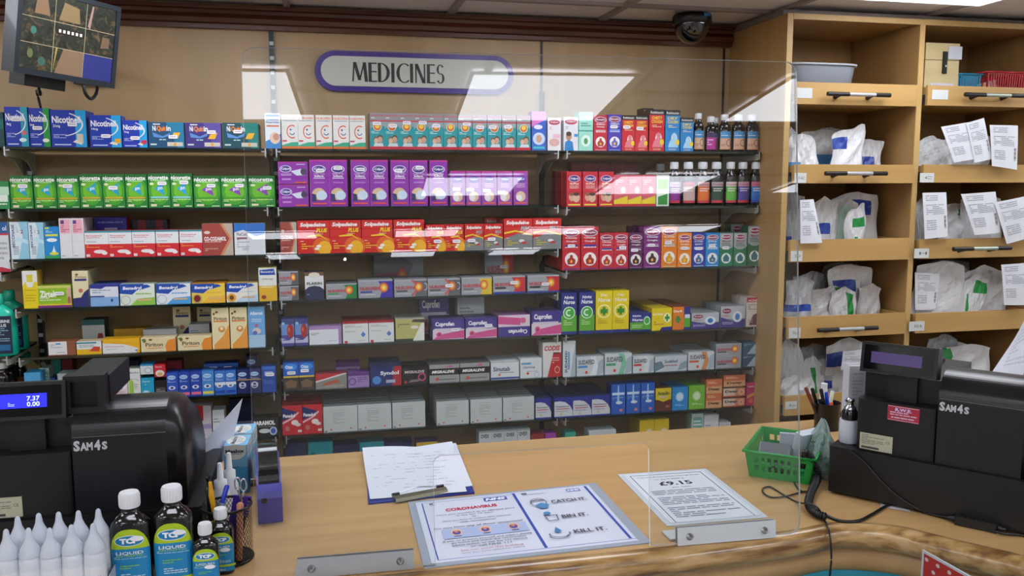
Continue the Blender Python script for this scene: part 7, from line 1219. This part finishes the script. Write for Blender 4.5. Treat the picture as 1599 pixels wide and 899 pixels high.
# cables
CBL = mat('0c0c0e', .4, name='black_cable')
def zc(x, y, h=.003): return pZ(x, y, ZT+h)
def ov(x, y, Y, dz): return Vector((pY(x, y, Y).x, Y, ZT+dz))
def tf(x, y): return pP(x, y, RTO-RTV*.004, RTV)
def cable(name, pts, r, label, cat='cable', k=7):
    p = smooth_path(pts, k); o = p[0].copy(); m = MB(); m.tube([q-o for q in p], r, CBL, 8); ob = m.build(name); ob.location = o; return tag(ob, label, cat)
core = smooth_path([bp(BWd*.86, .01, .035), bp(BWd*.93, -.013, HB+.016), zc(1275, 730, .040), zc(1276, 748, .018), zc(1266, 770, .0112), zc(1263, 788, .0112), zc(1274, 801, .0112), zc(1290, 807, .0112)], 40)
rib = [core[0]]
for q in core[1:]:
    while (q-rib[-1]).length > .0009: rib.append(rib[-1]+(q-rib[-1]).normalized()*.0009)
m = MB(); m.tube([q-core[0] for q in rib], [.0068+.0020*math.sin(2*math.pi*i/5.5) for i in range(len(rib))], CBL, 12); o = m.build('coiled_cord'); o.location = core[0]; tag(o, 'black coiled telephone-style cord spilling out of the green basket', 'cord')
cable('power_cable', [zc(1289, 804), zc(1312, 813), zc(1340, 813), zc(1362, 803), zc(1384, 790), zc(1400, 787), zc(1418, 790), zc(1440, 798), zc(1470, 806), zc(1493, 811, .006)], .0032, 'thick black cable curving along the counter to the adapter')
cable('thin_cable', [tl(-.006, .026, .106), tl(.003, .004, .1085), tl(.008, -.005, .106), tf(1350, 722), tf(1375, 750), tf(1400, 773), tf(1422, 788), zc(1445, 800, .004), zc(1470, 806, .006), zc(1494, 808, .008)], .0016, 'thin black cable hanging from the pump bottle over the till drawer')
cable('loop_cable', [bp(BWd*.4, -.017, .034), zc(1224, 731, .018), zc(1237, 747), zc(1247, 764), zc(1262, 768, .003), zc(1256, 767, .003), zc(1225, 775), zc(1204, 776), zc(1192, 769), zc(1192, 762), zc(1203, 760), zc(1220, 770), zc(1243, 783), zc(1258, 786, .022), zc(1270, 788, .026), zc(1279, 795, .022), zc(1283, 806, .006), ov(1286, 815, 1.428, .003), ov(1290, 824, 1.408, .0035), ov(1293, 838, 1.388, -.001), ov(1296, 856, 1.377, -.014), ov(1298, 876, 1.371, -.05), ov(1296, 893, 1.372, -.085), ov(1288, 960, 1.375, -.2)], .0019, 'thin black cable looping on the counter and over its front edge')
o = zc(1525, 822, 0); e = empty('cable_adapter', Vector((o.x-.004, o.y-.003, ZT+.0006)), math.radians(-50)); tag(e, 'small ribbed black adapter box on the counter before the right till', 'adapter')
m = MB(); m.rbox(-.036, .036, -.0125, .0125, 0, .0175, .003, mat('101012', .4)); m.build('casing', e)
m = MB()
for i in range(9): m.box(-.03+i*.0072, -.0268+i*.0072, -.0132, .0132, .0178, .019, mat('17181a', .4))
m.build('cooling_ribs', e); m = MB(); m.tube([(-.037, 0, .008), (-.050, 0, .007)], [.006, .0035], mat('101012', .4), 10); m.tube([(.037, 0, .008), (.050, 0, .007)], [.006, .0035], mat('101012', .4), 10); m.build('strain_relief', e)
cable('power_cable', [zc(1553, 829, .007), zc(1570, 833, .005), zc(1600, 836, .003), zc(1640, 846, .003)], .0026, 'black cable leaving the adapter towards the right')
sheet(lambda u, v: pZ(1375+46*u, 791+8*u-(7-2*u)*v+2*math.sin(9*u)*v, ZT+.0012), 10, mat('c4bcc4', .6), 'paper_scrap', 'torn white paper scrap under the right till')
# receipt paper curling behind the right till
A_ = [pY(1534, 603, 1.62), pY(1590, 520, 1.66), pY(1660, 440, 1.60), pY(1620, 625, 1.52)]
def rf(u, v): p = (A_[0]*(1-u)+A_[3]*u)*(1-v)+(A_[1]*(1-u)+A_[2]*u)*v; return p+Vector((0, .02*math.sin(math.pi*u)*v, .0))
e_ = sheet(rf, 8, mat('cfd0da', .6), 'curled_receipt', 'large white curled till receipt behind the right till', extra=[('l', .2, .3, .7, .8, 9, 'b4b8c4'), ('r', .66, .2, .9, .3, '8a4a9c')])
# polka-dot card at the counter front
SG = [pY(1440, 858, 1.235), pY(1606, 893, 1.02)]; d_ = SG[1]-SG[0]; d_.z = 0; Lg = d_.length*1.25; d_.normalize(); n_ = Vector((d_.y, -d_.x, 0)); e = empty('polka_dot_card', SG[0]+Vector((0, 0, -.28))); tag(e, 'red polka-dot leaflet with white border at the counter front, bottom right', 'leaflet')
H_ = .28; fnq = lambda u, v, l: d_*(Lg*u)+Vector((0, 0, H_*v))+n_*l
m = MB(); vs = [fnq(u, v, l) for l in (0, -.003) for u, v in ((0, 0), (1, 0), (1, 1), (0, 1))]; m.add(vs, [(0, 1, 2, 3), (7, 6, 5, 4), (0, 4, 5, 1), (1, 5, 6, 2), (2, 6, 7, 3), (3, 7, 4, 0)], mat('c9ced2', .35))
dots = []; rr = 0
for j in range(3):
    for i in range(8):
        u, v = .045+.098*i+.049*(j % 2)+.02*j, .955-.055*j
        if v > .80 and u < .80-(1-v)*2.3: dots.append(('e', u, v, .016, .0125, 'd8c4c0'))
art(m, fnq, [('p', [(.02, .80), (.50, .865), (.78, .945), (.90, .985), (.02, .985)], 'b8302c'), ('p', [(.02, .6), (.5, .6), (.45, .80), (.40, .845), (.02, .78)], '141210')]+dots, step=.0002); m.build('card', e)
